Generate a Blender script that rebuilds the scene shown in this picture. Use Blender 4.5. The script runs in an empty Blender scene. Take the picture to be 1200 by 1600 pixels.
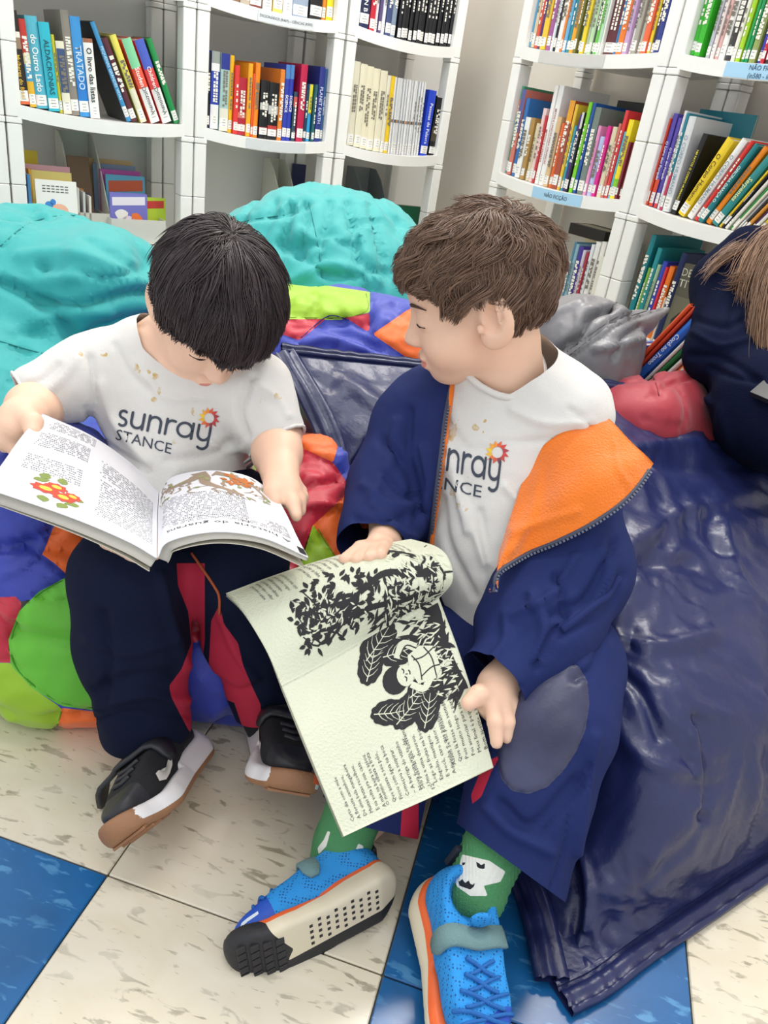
import bpy, bmesh, math, random
import numpy as np
from mathutils import Vector, Matrix
C = bpy.context.scene.collection
rnd = random.Random(7)
f32 = np.float32
# ---------------- camera ----------------
CAMH, FPX = 0.75, 1200.0
_d = np.array([-361, 2270, 1200.0]); _d /= np.linalg.norm(_d)
_Z = -_d; _F = np.array([0, 0, 1.0]); _Y = _F - (_F @ _d) * _d; _Y /= np.linalg.norm(_Y); _X = np.cross(_Y, _Z)
RC = np.array([_X, _Y, _Z])            # world = RC @ (right, down, forward)
CAM = np.array([0, 0, CAMH])
cd = bpy.data.cameras.new('camera'); cam = bpy.data.objects.new('camera', cd); C.objects.link(cam)
_m = Matrix.Identity(4)
for i in range(3):
    _m[i][0], _m[i][1], _m[i][2], _m[i][3] = RC[i, 0], -RC[i, 1], -RC[i, 2], CAM[i]
cam.matrix_world = _m
cd.sensor_fit = 'VERTICAL'; cd.sensor_height = 32.0; cd.lens = 32.0 * FPX / 1600.0; cd.clip_start = 0.02
S_ = bpy.context.scene; S_.camera = cam
# ---------------- light and exposure ----------------
w = bpy.data.worlds.new('room_light'); S_.world = w; w.use_nodes = True
w.node_tree.nodes['Background'].inputs[0].default_value = (0.93, 0.96, 1.0, 1)
w.node_tree.nodes['Background'].inputs[1].default_value = 1.0
S_.view_settings.view_transform = 'Standard'; S_.view_settings.look = 'None'
S_.view_settings.exposure = 0.12; S_.view_settings.gamma = 1.0; S_.view_settings.use_curve_mapping = False
S_.cycles.use_denoising = True
S_.cycles.max_bounces = 8
def area_light(loc, target, sx, sy, power, col=(1, .97, .93)):
    l = bpy.data.lights.new('ceiling_lamp', 'AREA'); l.shape = 'RECTANGLE'; l.size = sx; l.size_y = sy; l.energy = power; l.color = col
    o = bpy.data.objects.new('ceiling_lamp', l); C.objects.link(o); o.location = loc
    o.rotation_euler = (Vector(target) - Vector(loc)).to_track_quat('-Z', 'Y').to_euler()
    return o
area_light((0.9, 2.05, 2.6), (0.9, 2.0, 0), 1.3, .35, 62)
area_light((-0.4, .75, 2.6), (-0.4, .75, 0), 1.3, .35, 12)
area_light((-.63, 2.45, 2.6), (-.60, 2.3, 0), .22, .9, 22, (1, .93, .82))
area_light((0.6, -.9, 2.6), (0.5, .2, 0.1), 1.3, .5, 8)

# ---------------- helpers ----------------
def W(px, py, zc):
    return CAM + RC @ np.array([(px - 600) / FPX, (py - 800) / FPX, 1.0]) * zc
def ray(px, py):
    return RC @ np.array([(px - 600) / FPX, (py - 800) / FPX, 1.0])
def onz(px, py, z=0.0):
    r = ray(px, py); return CAM + r * ((z - CAMH) / r[2])
def PX(V):
    c = (np.asarray(V) - CAM) @ RC
    return np.stack([600 + FPX * c[:, 0] / c[:, 2], 800 + FPX * c[:, 1] / c[:, 2]], 1)
def nrm(v):
    v = np.asarray(v, float); return v / np.linalg.norm(v)
def srgb(h):
    if isinstance(h, str):
        h = h.lstrip('#')
        if len(h) == 3: h = ''.join(c * 2 for c in h)
        h = [int(h[i:i + 2], 16) / 255 for i in (0, 2, 4)]
    return tuple(c / 12.92 if c <= .04045 else ((c + .055) / 1.055) ** 2.4 for c in h)
MATS = {}
def mat(name, col, rough=.6, bump=0, scale=200, var=0, vscale=20, spec=.5, metal=0, sheen=0, sss=0, trans=0, coat=0, stretch=None, col2=None, emit=0, detail=2):
    if name in MATS: return MATS[name]
    m = bpy.data.materials.new(name); m.use_nodes = True; nt = m.node_tree; N = nt.nodes; L = nt.links
    b = N['Principled BSDF']; c = srgb(col)
    b.inputs['Base Color'].default_value = (*c, 1); b.inputs['Roughness'].default_value = rough
    b.inputs['Specular IOR Level'].default_value = spec; b.inputs['Metallic'].default_value = metal
    b.inputs['Sheen Weight'].default_value = sheen; b.inputs['Transmission Weight'].default_value = trans
    b.inputs['Coat Weight'].default_value = coat
    if sss:
        b.inputs['Subsurface Weight'].default_value = sss; b.inputs['Subsurface Radius'].default_value = (.012, .005, .003); b.inputs['Subsurface Scale'].default_value = .5
    tc = N.new('ShaderNodeTexCoord'); mp = N.new('ShaderNodeMapping'); L.new(tc.outputs['Object'], mp.inputs[0])
    if stretch: mp.inputs['Scale'].default_value = stretch
    if bump:
        n = N.new('ShaderNodeTexNoise'); n.inputs['Scale'].default_value = scale; n.inputs['Detail'].default_value = detail; L.new(mp.outputs[0], n.inputs[0])
        bp = N.new('ShaderNodeBump'); bp.inputs['Strength'].default_value = bump; bp.inputs['Distance'].default_value = .002
        L.new(n.outputs[0], bp.inputs['Height']); L.new(bp.outputs[0], b.inputs['Normal'])
    if var:
        n2 = N.new('ShaderNodeTexNoise'); n2.inputs['Scale'].default_value = vscale; n2.inputs['Detail'].default_value = 5; L.new(mp.outputs[0], n2.inputs[0])
        r = N.new('ShaderNodeValToRGB'); r.color_ramp.elements[0].position = .35; r.color_ramp.elements[1].position = .65
        c2 = srgb(col2) if col2 else tuple(x * (1 - var) for x in c)
        r.color_ramp.elements[0].color = (*c2, 1); r.color_ramp.elements[1].color = (*c, 1)
        L.new(n2.outputs[0], r.inputs[0]); L.new(r.outputs[0], b.inputs['Base Color'])
    MATS[name] = m; return m
def plain(h, rough=.55):
    return mat('paint_' + str(h).lstrip('#'), h, rough)

def tag(o, label=None, cat=None, group=None, kind=None):
    if label: o['label'] = label
    if cat: o['category'] = cat
    if group: o['group'] = group
    if kind: o['kind'] = kind
    return o
def mesh(name, V, F, mats, smooth=True, mi=None):
    me = bpy.data.meshes.new(name); V = np.asarray(V, float)
    if isinstance(F, np.ndarray):
        k = F.shape[1]
        me.vertices.add(len(V)); me.vertices.foreach_set('co', V.ravel().astype(f32))
        me.loops.add(F.size); me.loops.foreach_set('vertex_index', F.ravel().astype(np.int32))
        me.polygons.add(len(F)); me.polygons.foreach_set('loop_start', np.arange(0, F.size, k, dtype=np.int32))
        me.polygons.foreach_set('loop_total', np.full(len(F), k, np.int32))
        me.update(calc_edges=True)
    else:
        me.from_pydata([tuple(v) for v in V], [], F)
    for m in (mats if isinstance(mats, (list, tuple)) else [mats]): me.materials.append(m)
    if mi is not None: me.polygons.foreach_set('material_index', np.asarray(mi, np.int32))
    if smooth: me.polygons.foreach_set('use_smooth', np.ones(len(me.polygons), bool))
    me.validate(); me.update(); return me
def link(name, data, parent=None, **k):
    o = bpy.data.objects.new(name, data); C.objects.link(o)
    if parent is not None: o.parent = parent
    tag(o, k.pop('label', None), k.pop('cat', None), k.pop('group', None), k.pop('kind', None)); return o
def obj(name, V, F, mats, parent=None, smooth=True, mi=None, **k):
    if parent is not None: V = np.asarray(V, float) - WL(parent)
    return link(name, mesh(name, V, F, mats, smooth, mi), parent, **k)
def WL(p):
    l = np.zeros(3)
    while p is not None: l = l + np.array(p.location); p = p.parent
    return l
def thing(name, loc, label, cat, group=None):
    o = link(name, None, None, label=label, cat=cat, group=group); o.location = tuple(loc); o.empty_display_size = .05; return o
class MB:
    "collects boxes, prisms, tubes into one mesh; frame maps local to world"
    def __init__(s, M=None): s.V = []; s.F = []; s.M = M
    def add(s, V, F):
        n = len(s.V); s.V += [tuple(v) for v in V]; s.F += [tuple(i + n for i in f) for f in F]; return s
    def box(s, a, b, bev=0):
        x0, y0, z0 = a; x1, y1, z1 = b
        if not bev:
            return s.add([(x0, y0, z0), (x1, y0, z0), (x1, y1, z0), (x0, y1, z0), (x0, y0, z1), (x1, y0, z1), (x1, y1, z1), (x0, y1, z1)],
                         [(0, 3, 2, 1), (4, 5, 6, 7), (0, 1, 5, 4), (1, 2, 6, 5), (2, 3, 7, 6), (3, 0, 4, 7)])
        e = bev
        o = [(x0 + e, y0), (x1 - e, y0), (x1, y0 + e), (x1, y1 - e), (x1 - e, y1), (x0 + e, y1), (x0, y1 - e), (x0, y0 + e)]
        i = [(x0 + e, y0 + e), (x1 - e, y0 + e), (x1 - e, y0 + e), (x1 - e, y1 - e), (x1 - e, y1 - e), (x0 + e, y1 - e), (x0 + e, y1 - e), (x0 + e, y0 + e)]
        V = [(*p, z0) for p in i] + [(*p, z0 + e) for p in o] + [(*p, z1 - e) for p in o] + [(*p, z1) for p in i]
        F = [tuple(range(7, -1, -1)), tuple(range(24, 32))]
        for r in range(3):
            for k in range(8): F.append((r * 8 + k, r * 8 + (k + 1) % 8, r * 8 + 8 + (k + 1) % 8, r * 8 + 8 + k))
        return s.add(V, F)
    def prism(s, poly, z0, z1):
        n = len(poly)
        return s.add([(*p, z0) for p in poly] + [(*p, z1) for p in poly],
                     [tuple(range(n - 1, -1, -1)), tuple(range(n, 2 * n))] + [(i, (i + 1) % n, n + (i + 1) % n, n + i) for i in range(n)])
    def tube(s, P, r, n=6):
        V, F = tube(P, r, n); return s.add(V, F)
    def build(s, name, m, parent=None, smooth=False, **k):
        V = np.array(s.V, float)
        if s.M is not None: V = s.M(V)
        return obj(name, V, s.F, m, parent, smooth, **k)
def tube(P, r, n=6, closed=False):
    P = np.asarray(P, float); m = len(P); r = np.broadcast_to(r, (m,))
    T = np.gradient(P, axis=0); T /= np.linalg.norm(T, axis=1)[:, None] + 1e-12
    ref = np.array([0, 0, 1.0]) if abs(T[:, 2]).mean() < .8 else np.array([1.0, 0, 0])
    A = np.cross(T, ref); A /= np.linalg.norm(A, axis=1)[:, None] + 1e-12; B = np.cross(T, A)
    V = []
    for i in range(m):
        for k in range(n):
            t = 2 * math.pi * k / n; V.append(P[i] + r[i] * (math.cos(t) * A[i] + math.sin(t) * B[i]))
    F = [(i * n + k, i * n + (k + 1) % n, (i + 1) * n + (k + 1) % n, (i + 1) * n + k) for i in range(m - 1) for k in range(n)]
    F += [tuple(range(n - 1, -1, -1)), tuple(range((m - 1) * n, m * n))]
    return V, F
def spline(P, n):
    "Catmull-Rom through the points, n samples"
    P = np.asarray(P, float); Q = np.vstack([2 * P[0] - P[1], P, 2 * P[-1] - P[-2]])
    t = np.linspace(0, len(P) - 1 - 1e-9, n); i = t.astype(int); u = (t - i)[:, None]
    a, b, c, d = Q[i], Q[i + 1], Q[i + 2], Q[i + 3]
    return .5 * (2 * b + (c - a) * u + (2 * a - 5 * b + 4 * c - d) * u ** 2 + (3 * b - a - 3 * c + d) * u ** 3)
def patch(G, n, m):
    "smooth surface through a grid of control points"
    G = np.asarray(G, float); A = np.stack([spline(G[:, j], n) for j in range(G.shape[1])], 1)
    return np.stack([spline(A[i], m) for i in range(n)], 0)
def gridF(n, m, flip=False):
    i, j = np.meshgrid(np.arange(n - 1), np.arange(m - 1), indexing='ij'); a = (i * m + j).ravel()
    F = np.stack([a, a + 1, a + m + 1, a + m], 1); return F[:, ::-1].copy() if flip else F
# ---------------- noise ----------------
def _hash(i, j, k, s):
    h = (i * 374761393 + j * 668265263 + k * 1274126177 + s * 974634777) & 0xffffffff
    h = ((h ^ (h >> 13)) * 1103515245) & 0xffffffff; h = (h ^ (h >> 16)) & 0xffff
    return h / 32768.0 - 1.0
def vnoise(P, s=0):
    P = np.asarray(P, float); I = np.floor(P).astype(np.int64); u = P - I; u = u * u * u * (u * (u * 6 - 15) + 10); r = 0
    for a in (0, 1):
        for b in (0, 1):
            for c in (0, 1):
                wgt = (u[:, 0] if a else 1 - u[:, 0]) * (u[:, 1] if b else 1 - u[:, 1]) * (u[:, 2] if c else 1 - u[:, 2])
                r = r + wgt * _hash(I[:, 0] + a, I[:, 1] + b, I[:, 2] + c, s)
    return r
def fbm(P, s=0, o=3):
    r = 0; a = 1.0
    for i in range(o): r = r + a * vnoise(P * 2 ** i, s + i); a *= .5
    return r
def ridge(P, s=0, o=2):
    r = 0; a = 1.0
    for i in range(o): r = r + a * (1 - 2 * np.abs(vnoise(P * 2 ** i, s + i))); a *= .5
    return r
def comps(V, F):
    lab = np.arange(len(V))
    while True:
        mn = lab[F].min(1); new = lab.copy()
        for k in range(3): np.minimum.at(new, F[:, k], mn)
        new = new[new]
        if (new == lab).all(): break
        lab = new
    fl = lab[F[:, 0]]; u, c = np.unique(fl, return_counts=True)
    return [sub(V, F, fl == i) for i, k in sorted(zip(u, c), key=lambda t: -t[1]) if k > 60]
# ---------------- implicit surfaces ----------------
class SDF:
    def __init__(s): s.p = []
    def cone(s, a, b, ra, rb, k=.015, op=1):
        s.p.append((0, np.array(a, f32), np.array(b, f32), float(ra), float(rb), k, op)); return s
    def chain(s, P, k=.015, op=1):
        for (a, ra), (b, rb) in zip(P[:-1], P[1:]): s.cone(a, b, ra, rb, k, op)
        return s
    def ell(s, c, r, R=None, k=.015, op=1):
        s.p.append((1, np.array(c, f32), np.array(r, f32), np.array(R if R is not None else np.eye(3), f32), 0, k, op)); return s
    def fn(s, f, k=.01, op=1):
        s.p.append((2, f, 0, 0, 0, k, op)); return s
    def box(s, c, r, R=None, rd=.005, k=.01, op=1):
        c = np.array(c, f32); r = np.array(r, f32); R = np.array(R if R is not None else np.eye(3), f32)
        def g(P):
            q = np.abs((P - c) @ R.T) - r + rd
            return np.linalg.norm(np.maximum(q, 0), axis=1) + np.minimum(q.max(1), 0) - rd
        return s.fn(g, k, op)
def _pd(p, P):
    if p[0] == 0:
        ab = p[2] - p[1]; l = float(ab @ ab) + 1e-12; q = P - p[1]
        t = np.clip((q @ ab) / l, 0, 1); q = q - t[:, None] * ab
        return np.sqrt((q * q).sum(1)) - (p[3] + (p[4] - p[3]) * t)
    if p[0] == 1:
        q = (P - p[1]) @ p[3].T; k0 = np.sqrt(((q / p[2]) ** 2).sum(1)); k1 = np.sqrt(((q / p[2] ** 2) ** 2).sum(1)) + 1e-9
        return k0 * (k0 - 1) / k1
    return p[1](P)
def _comb(D, d, k, op):
    if op > 0:
        if D is None: return d
        h = np.maximum(k - np.abs(D - d), 0) / k; return np.minimum(D, d) - h * h * k * .25
    if D is None: return None
    d = -d; h = np.maximum(k - np.abs(D - d), 0) / k; return np.maximum(D, d) + h * h * k * .25
def ev(prims, P):
    D = None
    for p in prims: D = _comb(D, _pd(p, P), p[5], p[6])
    return np.full(len(P), 1., f32) if D is None else D
def polygonize(s, h, B=8, pad=.03):
    lo = np.full(3, 1e9); hi = -lo
    for p in s.p:
        if p[6] < 0: continue
        if p[0] == 0:
            for c, r in ((p[1], p[3]), (p[2], p[4])): lo = np.minimum(lo, c - r); hi = np.maximum(hi, c + r)
        elif p[0] == 1: r = p[2].max(); lo = np.minimum(lo, p[1] - r); hi = np.maximum(hi, p[1] + r)
    if getattr(s, 'bb', None) is not None: lo = np.minimum(lo, s.bb.min(0)); hi = np.maximum(hi, s.bb.max(0))
    lo -= pad; hi += pad; nb = np.ceil((hi - lo) / (h * B)).astype(int)
    I = np.stack(np.meshgrid(*[np.arange(n) for n in nb], indexing='ij'), -1).reshape(-1, 3)
    Cn = (lo + (I + .5) * h * B).astype(f32); R = h * B * .87
    Dp = [_pd(p, Cn) for p in s.p]
    Dm = None
    for p, d in zip(s.p, Dp): Dm = _comb(Dm, d, p[5], p[6])
    act = np.where(np.abs(Dm) < R * 1.6 + .004)[0]
    g = np.stack(np.meshgrid(*[np.arange(B + 1)] * 3, indexing='ij'), -1).reshape(-1, 3); NB = nb * B + 1
    umin = np.min([d for p, d in zip(s.p, Dp) if p[6] > 0], axis=0)
    cid = []; cv = []; quads = []
    def key(J): return (J[..., 0] * NB[1] + J[..., 1]) * NB[2] + J[..., 2]
    off = np.array([(a, b, c) for a in (0, 1) for b in (0, 1) for c in (0, 1)])
    edges = [(a, b) for a in range(8) for b in range(a + 1, 8) if np.abs(off[a] - off[b]).sum() == 1]
    for bi in act:
        ps = [p for p, d in zip(s.p, Dp) if (d[bi] < umin[bi] + 3.2 * R + p[5] if p[6] > 0 else d[bi] < 1.6 * R + p[5])]
        base = I[bi] * B; J = base + g; P = (lo + J * h).astype(f32)
        D = ev(ps, P).reshape(B + 1, B + 1, B + 1)
        if D.min() > 0 or D.max() < 0: continue
        G = np.stack([D[o[0]:B + o[0], o[1]:B + o[1], o[2]:B + o[2]] for o in off], -1)
        neg = G < 0; mix = neg.any(-1) & ~neg.all(-1); ci = np.argwhere(mix)
        if len(ci):
            g8 = G[mix]; acc = np.zeros((len(ci), 3)); cnt = np.zeros(len(ci))
            for a, b in edges:
                da, db = g8[:, a], g8[:, b]; m = (da < 0) != (db < 0); t = np.where(m, da / np.where(m, da - db, 1), 0)
                acc += m[:, None] * (off[a] + t[:, None] * (off[b] - off[a])); cnt += m
            cv.append(lo + (base + ci + acc / cnt[:, None]) * h); cid.append(key(base + ci))
        for ax in range(3):
            e = np.zeros(3, int); e[ax] = 1
            D0 = D[:B, :B, :B]; D1 = D[e[0]:B + e[0], e[1]:B + e[1], e[2]:B + e[2]]
            m = np.argwhere((D0 < 0) != (D1 < 0))
            if not len(m): continue
            inn = D0[m[:, 0], m[:, 1], m[:, 2]] < 0; b1 = np.zeros(3, int); b1[(ax + 1) % 3] = 1; b2 = np.zeros(3, int); b2[(ax + 2) % 3] = 1
            J0 = base + m; q = np.stack([key(J0 - b1 - b2), key(J0 - b2), key(J0), key(J0 - b1)], 1)
            q[~inn] = q[~inn][:, ::-1]; quads.append(q)
    cid = np.concatenate(cid); V = np.concatenate(cv); o = np.argsort(cid); cid = cid[o]; V = V[o]
    Q = np.concatenate(quads); idx = np.clip(np.searchsorted(cid, Q), 0, len(cid) - 1); ok = (cid[idx] == Q).all(1); Q = idx[ok]
    F = np.concatenate([Q[:, [0, 1, 2]], Q[:, [0, 2, 3]]]); return V, F
def normals(V, F):
    n = np.cross(V[F[:, 1]] - V[F[:, 0]], V[F[:, 2]] - V[F[:, 0]]); N = np.zeros_like(V)
    for k in range(3):
        for a in range(3): N[:, a] += np.bincount(F[:, k], n[:, a], len(V))
    return N / (np.linalg.norm(N, axis=1)[:, None] + 1e-12)
def smoothm(V, F, it=2, lam=.5):
    E = np.concatenate([F[:, [0, 1]], F[:, [1, 2]], F[:, [2, 0]]]); n = len(V)
    for _ in range(it):
        A = np.zeros_like(V); c = np.bincount(E[:, 0], minlength=n) + np.bincount(E[:, 1], minlength=n)
        for a in range(3): A[:, a] = np.bincount(E[:, 0], V[E[:, 1], a], n) + np.bincount(E[:, 1], V[E[:, 0], a], n)
        V = V + lam * (A / np.maximum(c, 1)[:, None] - V)
    return V
def split(V, F, L, f):
    "cut triangles along f=0; returns V,F,L,inside(bool per face)"
    f = f.copy(); f[np.abs(f) < 1e-9] = 1e-9
    s = f[F] > 0; c = s.sum(1); keep = (c == 0) | (c == 3)
    M = F[~keep]; sm = s[~keep]; Lm = L[~keep]
    lone = np.where(sm.sum(1) == 1, sm.argmax(1), (~sm).argmax(1)); r = np.arange(len(M))
    a, b, d = M[r, lone], M[r, (lone + 1) % 3], M[r, (lone + 2) % 3]
    e = np.concatenate([np.stack([a, b], 1), np.stack([a, d], 1)]); es = np.sort(e, 1)
    u, inv = np.unique(es[:, 0] * (len(V) + 1) + es[:, 1], return_inverse=True); inv = inv.ravel()
    ua, ub = u // (len(V) + 1), u % (len(V) + 1); t = f[ua] / (f[ua] - f[ub]); NV = V[ua] + t[:, None] * (V[ub] - V[ua])
    n0 = len(V); p = n0 + inv[:len(M)]; q = n0 + inv[len(M):]
    T = np.concatenate([F[keep], np.stack([a, p, q], 1), np.stack([p, b, d], 1), np.stack([p, d, q], 1)])
    LL = np.concatenate([L[keep], Lm, Lm, Lm]); sl = f[a] > 0
    ins = np.concatenate([s[keep][:, 0], sl, ~sl, ~sl])
    return np.concatenate([V, NV]), T, LL, ins
def polyd(Q, poly):
    "signed distance (positive inside) of 2D points to a polygon"
    poly = np.asarray(poly, float); d = np.full(len(Q), 1e18); ins = np.zeros(len(Q), bool); n = len(poly)
    for i in range(n):
        a, b = poly[i], poly[(i + 1) % n]; e = b - a; w_ = Q - a
        t = np.clip((w_ @ e) / (e @ e + 1e-12), 0, 1); q = w_ - t[:, None] * e; d = np.minimum(d, (q * q).sum(1))
        if a[1] != b[1]:
            c1 = (Q[:, 1] >= min(a[1], b[1])) & (Q[:, 1] < max(a[1], b[1]))
            ins ^= c1 & (Q[:, 0] < a[0] + (Q[:, 1] - a[1]) * e[0] / (e[1]))
    return np.sqrt(d) * np.where(ins, 1, -1)
def sub(V, F, m):
    F = F[m]; u, inv = np.unique(F, return_inverse=True); return V[u], inv.reshape(F.shape)
def weldsplit(V, F, L, fields):
    "fields: list of (label, function(V)->signed field). faces inside take the label"
    for lab, fn in fields:
        V, F, L, ins = split(V, F, L, fn(V)); L = np.where(ins, lab, L)
    return V, F, L
def rot(axis, deg):
    return np.array(Matrix.Rotation(math.radians(deg), 3, axis))
# ---------------- lettering ----------------
_tx = {}
def text2d(s, size=1.0, bold=0.0, align='LEFT', res=2):
    k = (s, bold, align, res)
    if k not in _tx:
        c = bpy.data.curves.new('lettering', 'FONT'); c.body = s; c.size = 1; c.offset = bold; c.align_x = align; c.resolution_u = res
        o = bpy.data.objects.new('lettering', c); C.objects.link(o); bpy.context.view_layer.update()
        me = o.to_mesh(); me.calc_loop_triangles()
        V = np.array([v.co[:2] for v in me.vertices]).reshape(-1, 2); F = np.array([t.vertices for t in me.loop_triangles]).reshape(-1, 3)
        o.to_mesh_clear(); bpy.data.objects.remove(o); bpy.data.curves.remove(c); _tx[k] = (V, F)
    V, F = _tx[k]; return V * size, F
# ---------------- room: floor, walls ----------------
TH = math.radians(37.93)
RU = np.array([math.cos(TH), math.sin(TH), 0]); RV = np.array([math.sin(TH), -math.cos(TH), 0]); ZZ = np.array([0, 0, 1.0])
FL, FR = 2.32, 1.687
def LEFT(P):     # (along shelf, into wall, up) -> world
    P = np.atleast_2d(P); return P[:, :1] * RU - (FL + P[:, 1:2]) * RV + P[:, 2:] * ZZ
def RIGHT(P):
    P = np.atleast_2d(P); return P[:, :1] * RV + (FR + P[:, 1:2]) * RU + P[:, 2:] * ZZ
wallm = mat('wall_paint', '#dad3c9', .75, .15, 60, .05, 3)
tan_ = mat('floor_cream', '#d6cbb3', .22, .04, 40, spec=.5)
blue_ = mat('floor_blue', '#1d69a6', .25, .04, 60, spec=.5)
def veins(m, c, dark, light, sc):
    nt = m.node_tree; N = nt.nodes; L = nt.links; b = N['Principled BSDF']; mp = [n for n in N if n.type == 'MAPPING'][0]
    col = None
    oi = N.new('ShaderNodeObjectInfo'); va = N.new('ShaderNodeVectorMath'); va.operation = 'MULTIPLY_ADD'; va.inputs[1].default_value = (7.3, 5.1, 3.0); L.new(oi.outputs['Location'], va.inputs[0]); L.new(mp.outputs[0], va.inputs[2])
    for i, (s, st, lo, hi, cc, rt) in enumerate([(sc, (1, 3.2, 1), .585, .64, dark, .7), (sc * 1.7, (1, 4.5, 1), .66, .70, dark, -.5), (sc * .45, (1, 1.5, 1), .40, .75, light, .3)]):
        m2 = N.new('ShaderNodeMapping'); m2.inputs['Scale'].default_value = st; m2.inputs['Rotation'].default_value = (0, 0, rt); L.new(va.outputs[0], m2.inputs[0])
        n = N.new('ShaderNodeTexNoise'); n.inputs['Scale'].default_value = s; n.inputs['Detail'].default_value = 4; n.inputs['Distortion'].default_value = .6; L.new(m2.outputs[0], n.inputs[0])
        r = N.new('ShaderNodeValToRGB'); r.color_ramp.elements[0].position = lo; r.color_ramp.elements[1].position = hi; L.new(n.outputs[0], r.inputs[0])
        x = N.new('ShaderNodeMix'); x.data_type = 'RGBA'; L.new(r.outputs[0], x.inputs['Factor'])
        if col is None: x.inputs[6].default_value = (*srgb(c), 1)
        else: L.new(col, x.inputs[6])
        x.inputs[7].default_value = (*srgb(cc), 1); col = x.outputs[2]
    L.new(col, b.inputs['Base Color'])
veins(tan_, '#d9cfb8', '#a39a85', '#e2dac8', 26)
veins(blue_, '#1a619d', '#4f8fc0', '#165488', 24)
ta = math.radians(-11.2); TA = np.array([math.cos(ta), math.sin(ta), 0]); TB = np.array([-math.sin(ta), math.cos(ta), 0])
T0 = onz(598, 1523); TW = 0.304
floor = obj('floor', [(-2, -.6, -.004), (3, -.6, -.004), (3, 4.4, -.004), (-2, 4.4, -.004)], [(0, 1, 2, 3)], mat('floor_joint', '#57503f', .8), None, False, kind='structure')
def tilemesh(m, nm):
    b = MB(); e = .0008; b.box((e, e, -.004), (TW - e, TW - e, 0), .0012); return mesh(nm, b.V, b.F, m, False)
tm = (tilemesh(tan_, 'cream_tile'), tilemesh(blue_, 'blue_tile'))
for i in range(-7, 12):
    for j in range(-3, 13):
        if i < -3 - j * .3 - 3 or (i + j) > 16: continue
        blue = (i == 0 and j < 2) or (i == -2 and j < 0 and j > -3) or ((i, j) in ((3, 3), (-4, 4), (6, 1), (2, 6)))
        t = link('floor_tile', tm[1 if blue else 0], floor); p = T0 + TA * TW * i + TB * TW * j
        t.location = (p[0], p[1], 0); t.rotation_euler = (0, 0, ta)
UC = FR + .325                               # right wall plane (along RU), left wall plane
wallw = mat('wall_paint_white', '#e8e7e2', .75, .12, 60, .04, 3)
def slab(nm, f, a, b):
    m = MB(f); m.box(a, b); m.build(nm, wallw if nm == 'wall_left' else wallm, None, kind='structure')
slab('wall_left', LEFT, (-2.2, .325, -.01), (UC + .1, .42, 2.75))
slab('wall_right', RIGHT, (-FL - .325, .325, -.01), (1.2, .42, 2.75))
# ---------------- bookcases ----------------
plastic = mat('white_plastic', '#f1f0ec', .38, .12, 220, .03, 12, detail=3)
dirty = mat('white_plastic_scuffed', '#e4e0d6', .45, .2, 150, .07, 9)
tapem = plain('#dfe3e6', .3); bluetape = plain('#a9d3ee', .4)
LEV = [.300, .626, .951, 1.276]
def shelf_board(F, w0, w1, z, sag=.014, bow=.018):
    n = 13; prof = [(0, 0), (0, -.031), (.010, -.031), (.012, -.016), (.29, -.016), (.29, 0)]; V = []; Fc = []; k = len(prof)
    for i in range(n):
        t = i / (n - 1); q = 4 * t * (1 - t); x = w0 + (w1 - w0) * t
        for d, zz in prof: V.append((x, d - (bow * q if d < .02 else 0), z + zz - sag * q))
    for i in range(n - 1):
        for j in range(k): Fc.append((i * k + j, i * k + (j + 1) % k, (i + 1) * k + (j + 1) % k, (i + 1) * k + j))
    Fc += [tuple(range(k))[::-1], tuple(range((n - 1) * k, n * k))]
    b = MB(F); b.add(V, Fc)
    return b
def shelf_z(t, z): return z - .014 * 4 * t * (1 - t)
_segs = {}
def bookcase(F, w0, w1, label, ends=(1, 1)):
    base = F([[(w0 + w1) / 2, .15, 0]])[0]; T = thing('bookcase', base, label, 'bookcase', 'white plastic bookcases along the walls')
    for z in LEV: shelf_board(F, w0 + .026, w1 - .026, z).build('shelf', plastic, T)
    pw = .035
    for (x0, d0) in ((w0, 0), (w1 - pw, 0), (w0, .255), (w1 - pw, .255)):
        post = None; z = 0.0; cuts = []
        for L in LEV: cuts += [L - .19, L - .045, L - .03]
        cuts = [0] + cuts + [LEV[-1] + .28]
        for a, b_ in zip(cuts[:-1], cuts[1:]):
            m = MB(F); e = .0012 if b_ - a < .03 else 0
            m.box((x0 - e, d0 - e, a + .0012), (x0 + pw + e, d0 + .045 + e, b_), .002)
            post = m.build('post', plastic, T) if post is None else (m.build('post_segment', plastic, post) and post)
    return T
bookcase(LEFT, -.07, .4205, 'white plastic bookcase at the left picture edge, only its right post showing')
bookcase(LEFT, .4255, .9145, 'white plastic bookcase holding the leaning dictionaries, comics on its low shelf')
bookcase(LEFT, .9195, 1.3795, 'white plastic bookcase holding the orange and blue science books')
bookcase(LEFT, 1.3885, 1.8235, 'white plastic bookcase holding cream volumes, next to the bare wall')
bookcase(RIGHT, -1.905, -1.370, 'white plastic bookcase right of the bare wall, behind the brown-haired boy')
bookcase(RIGHT, -1.365, -.86, 'white plastic bookcase at the right picture edge, books tilting right')
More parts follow.
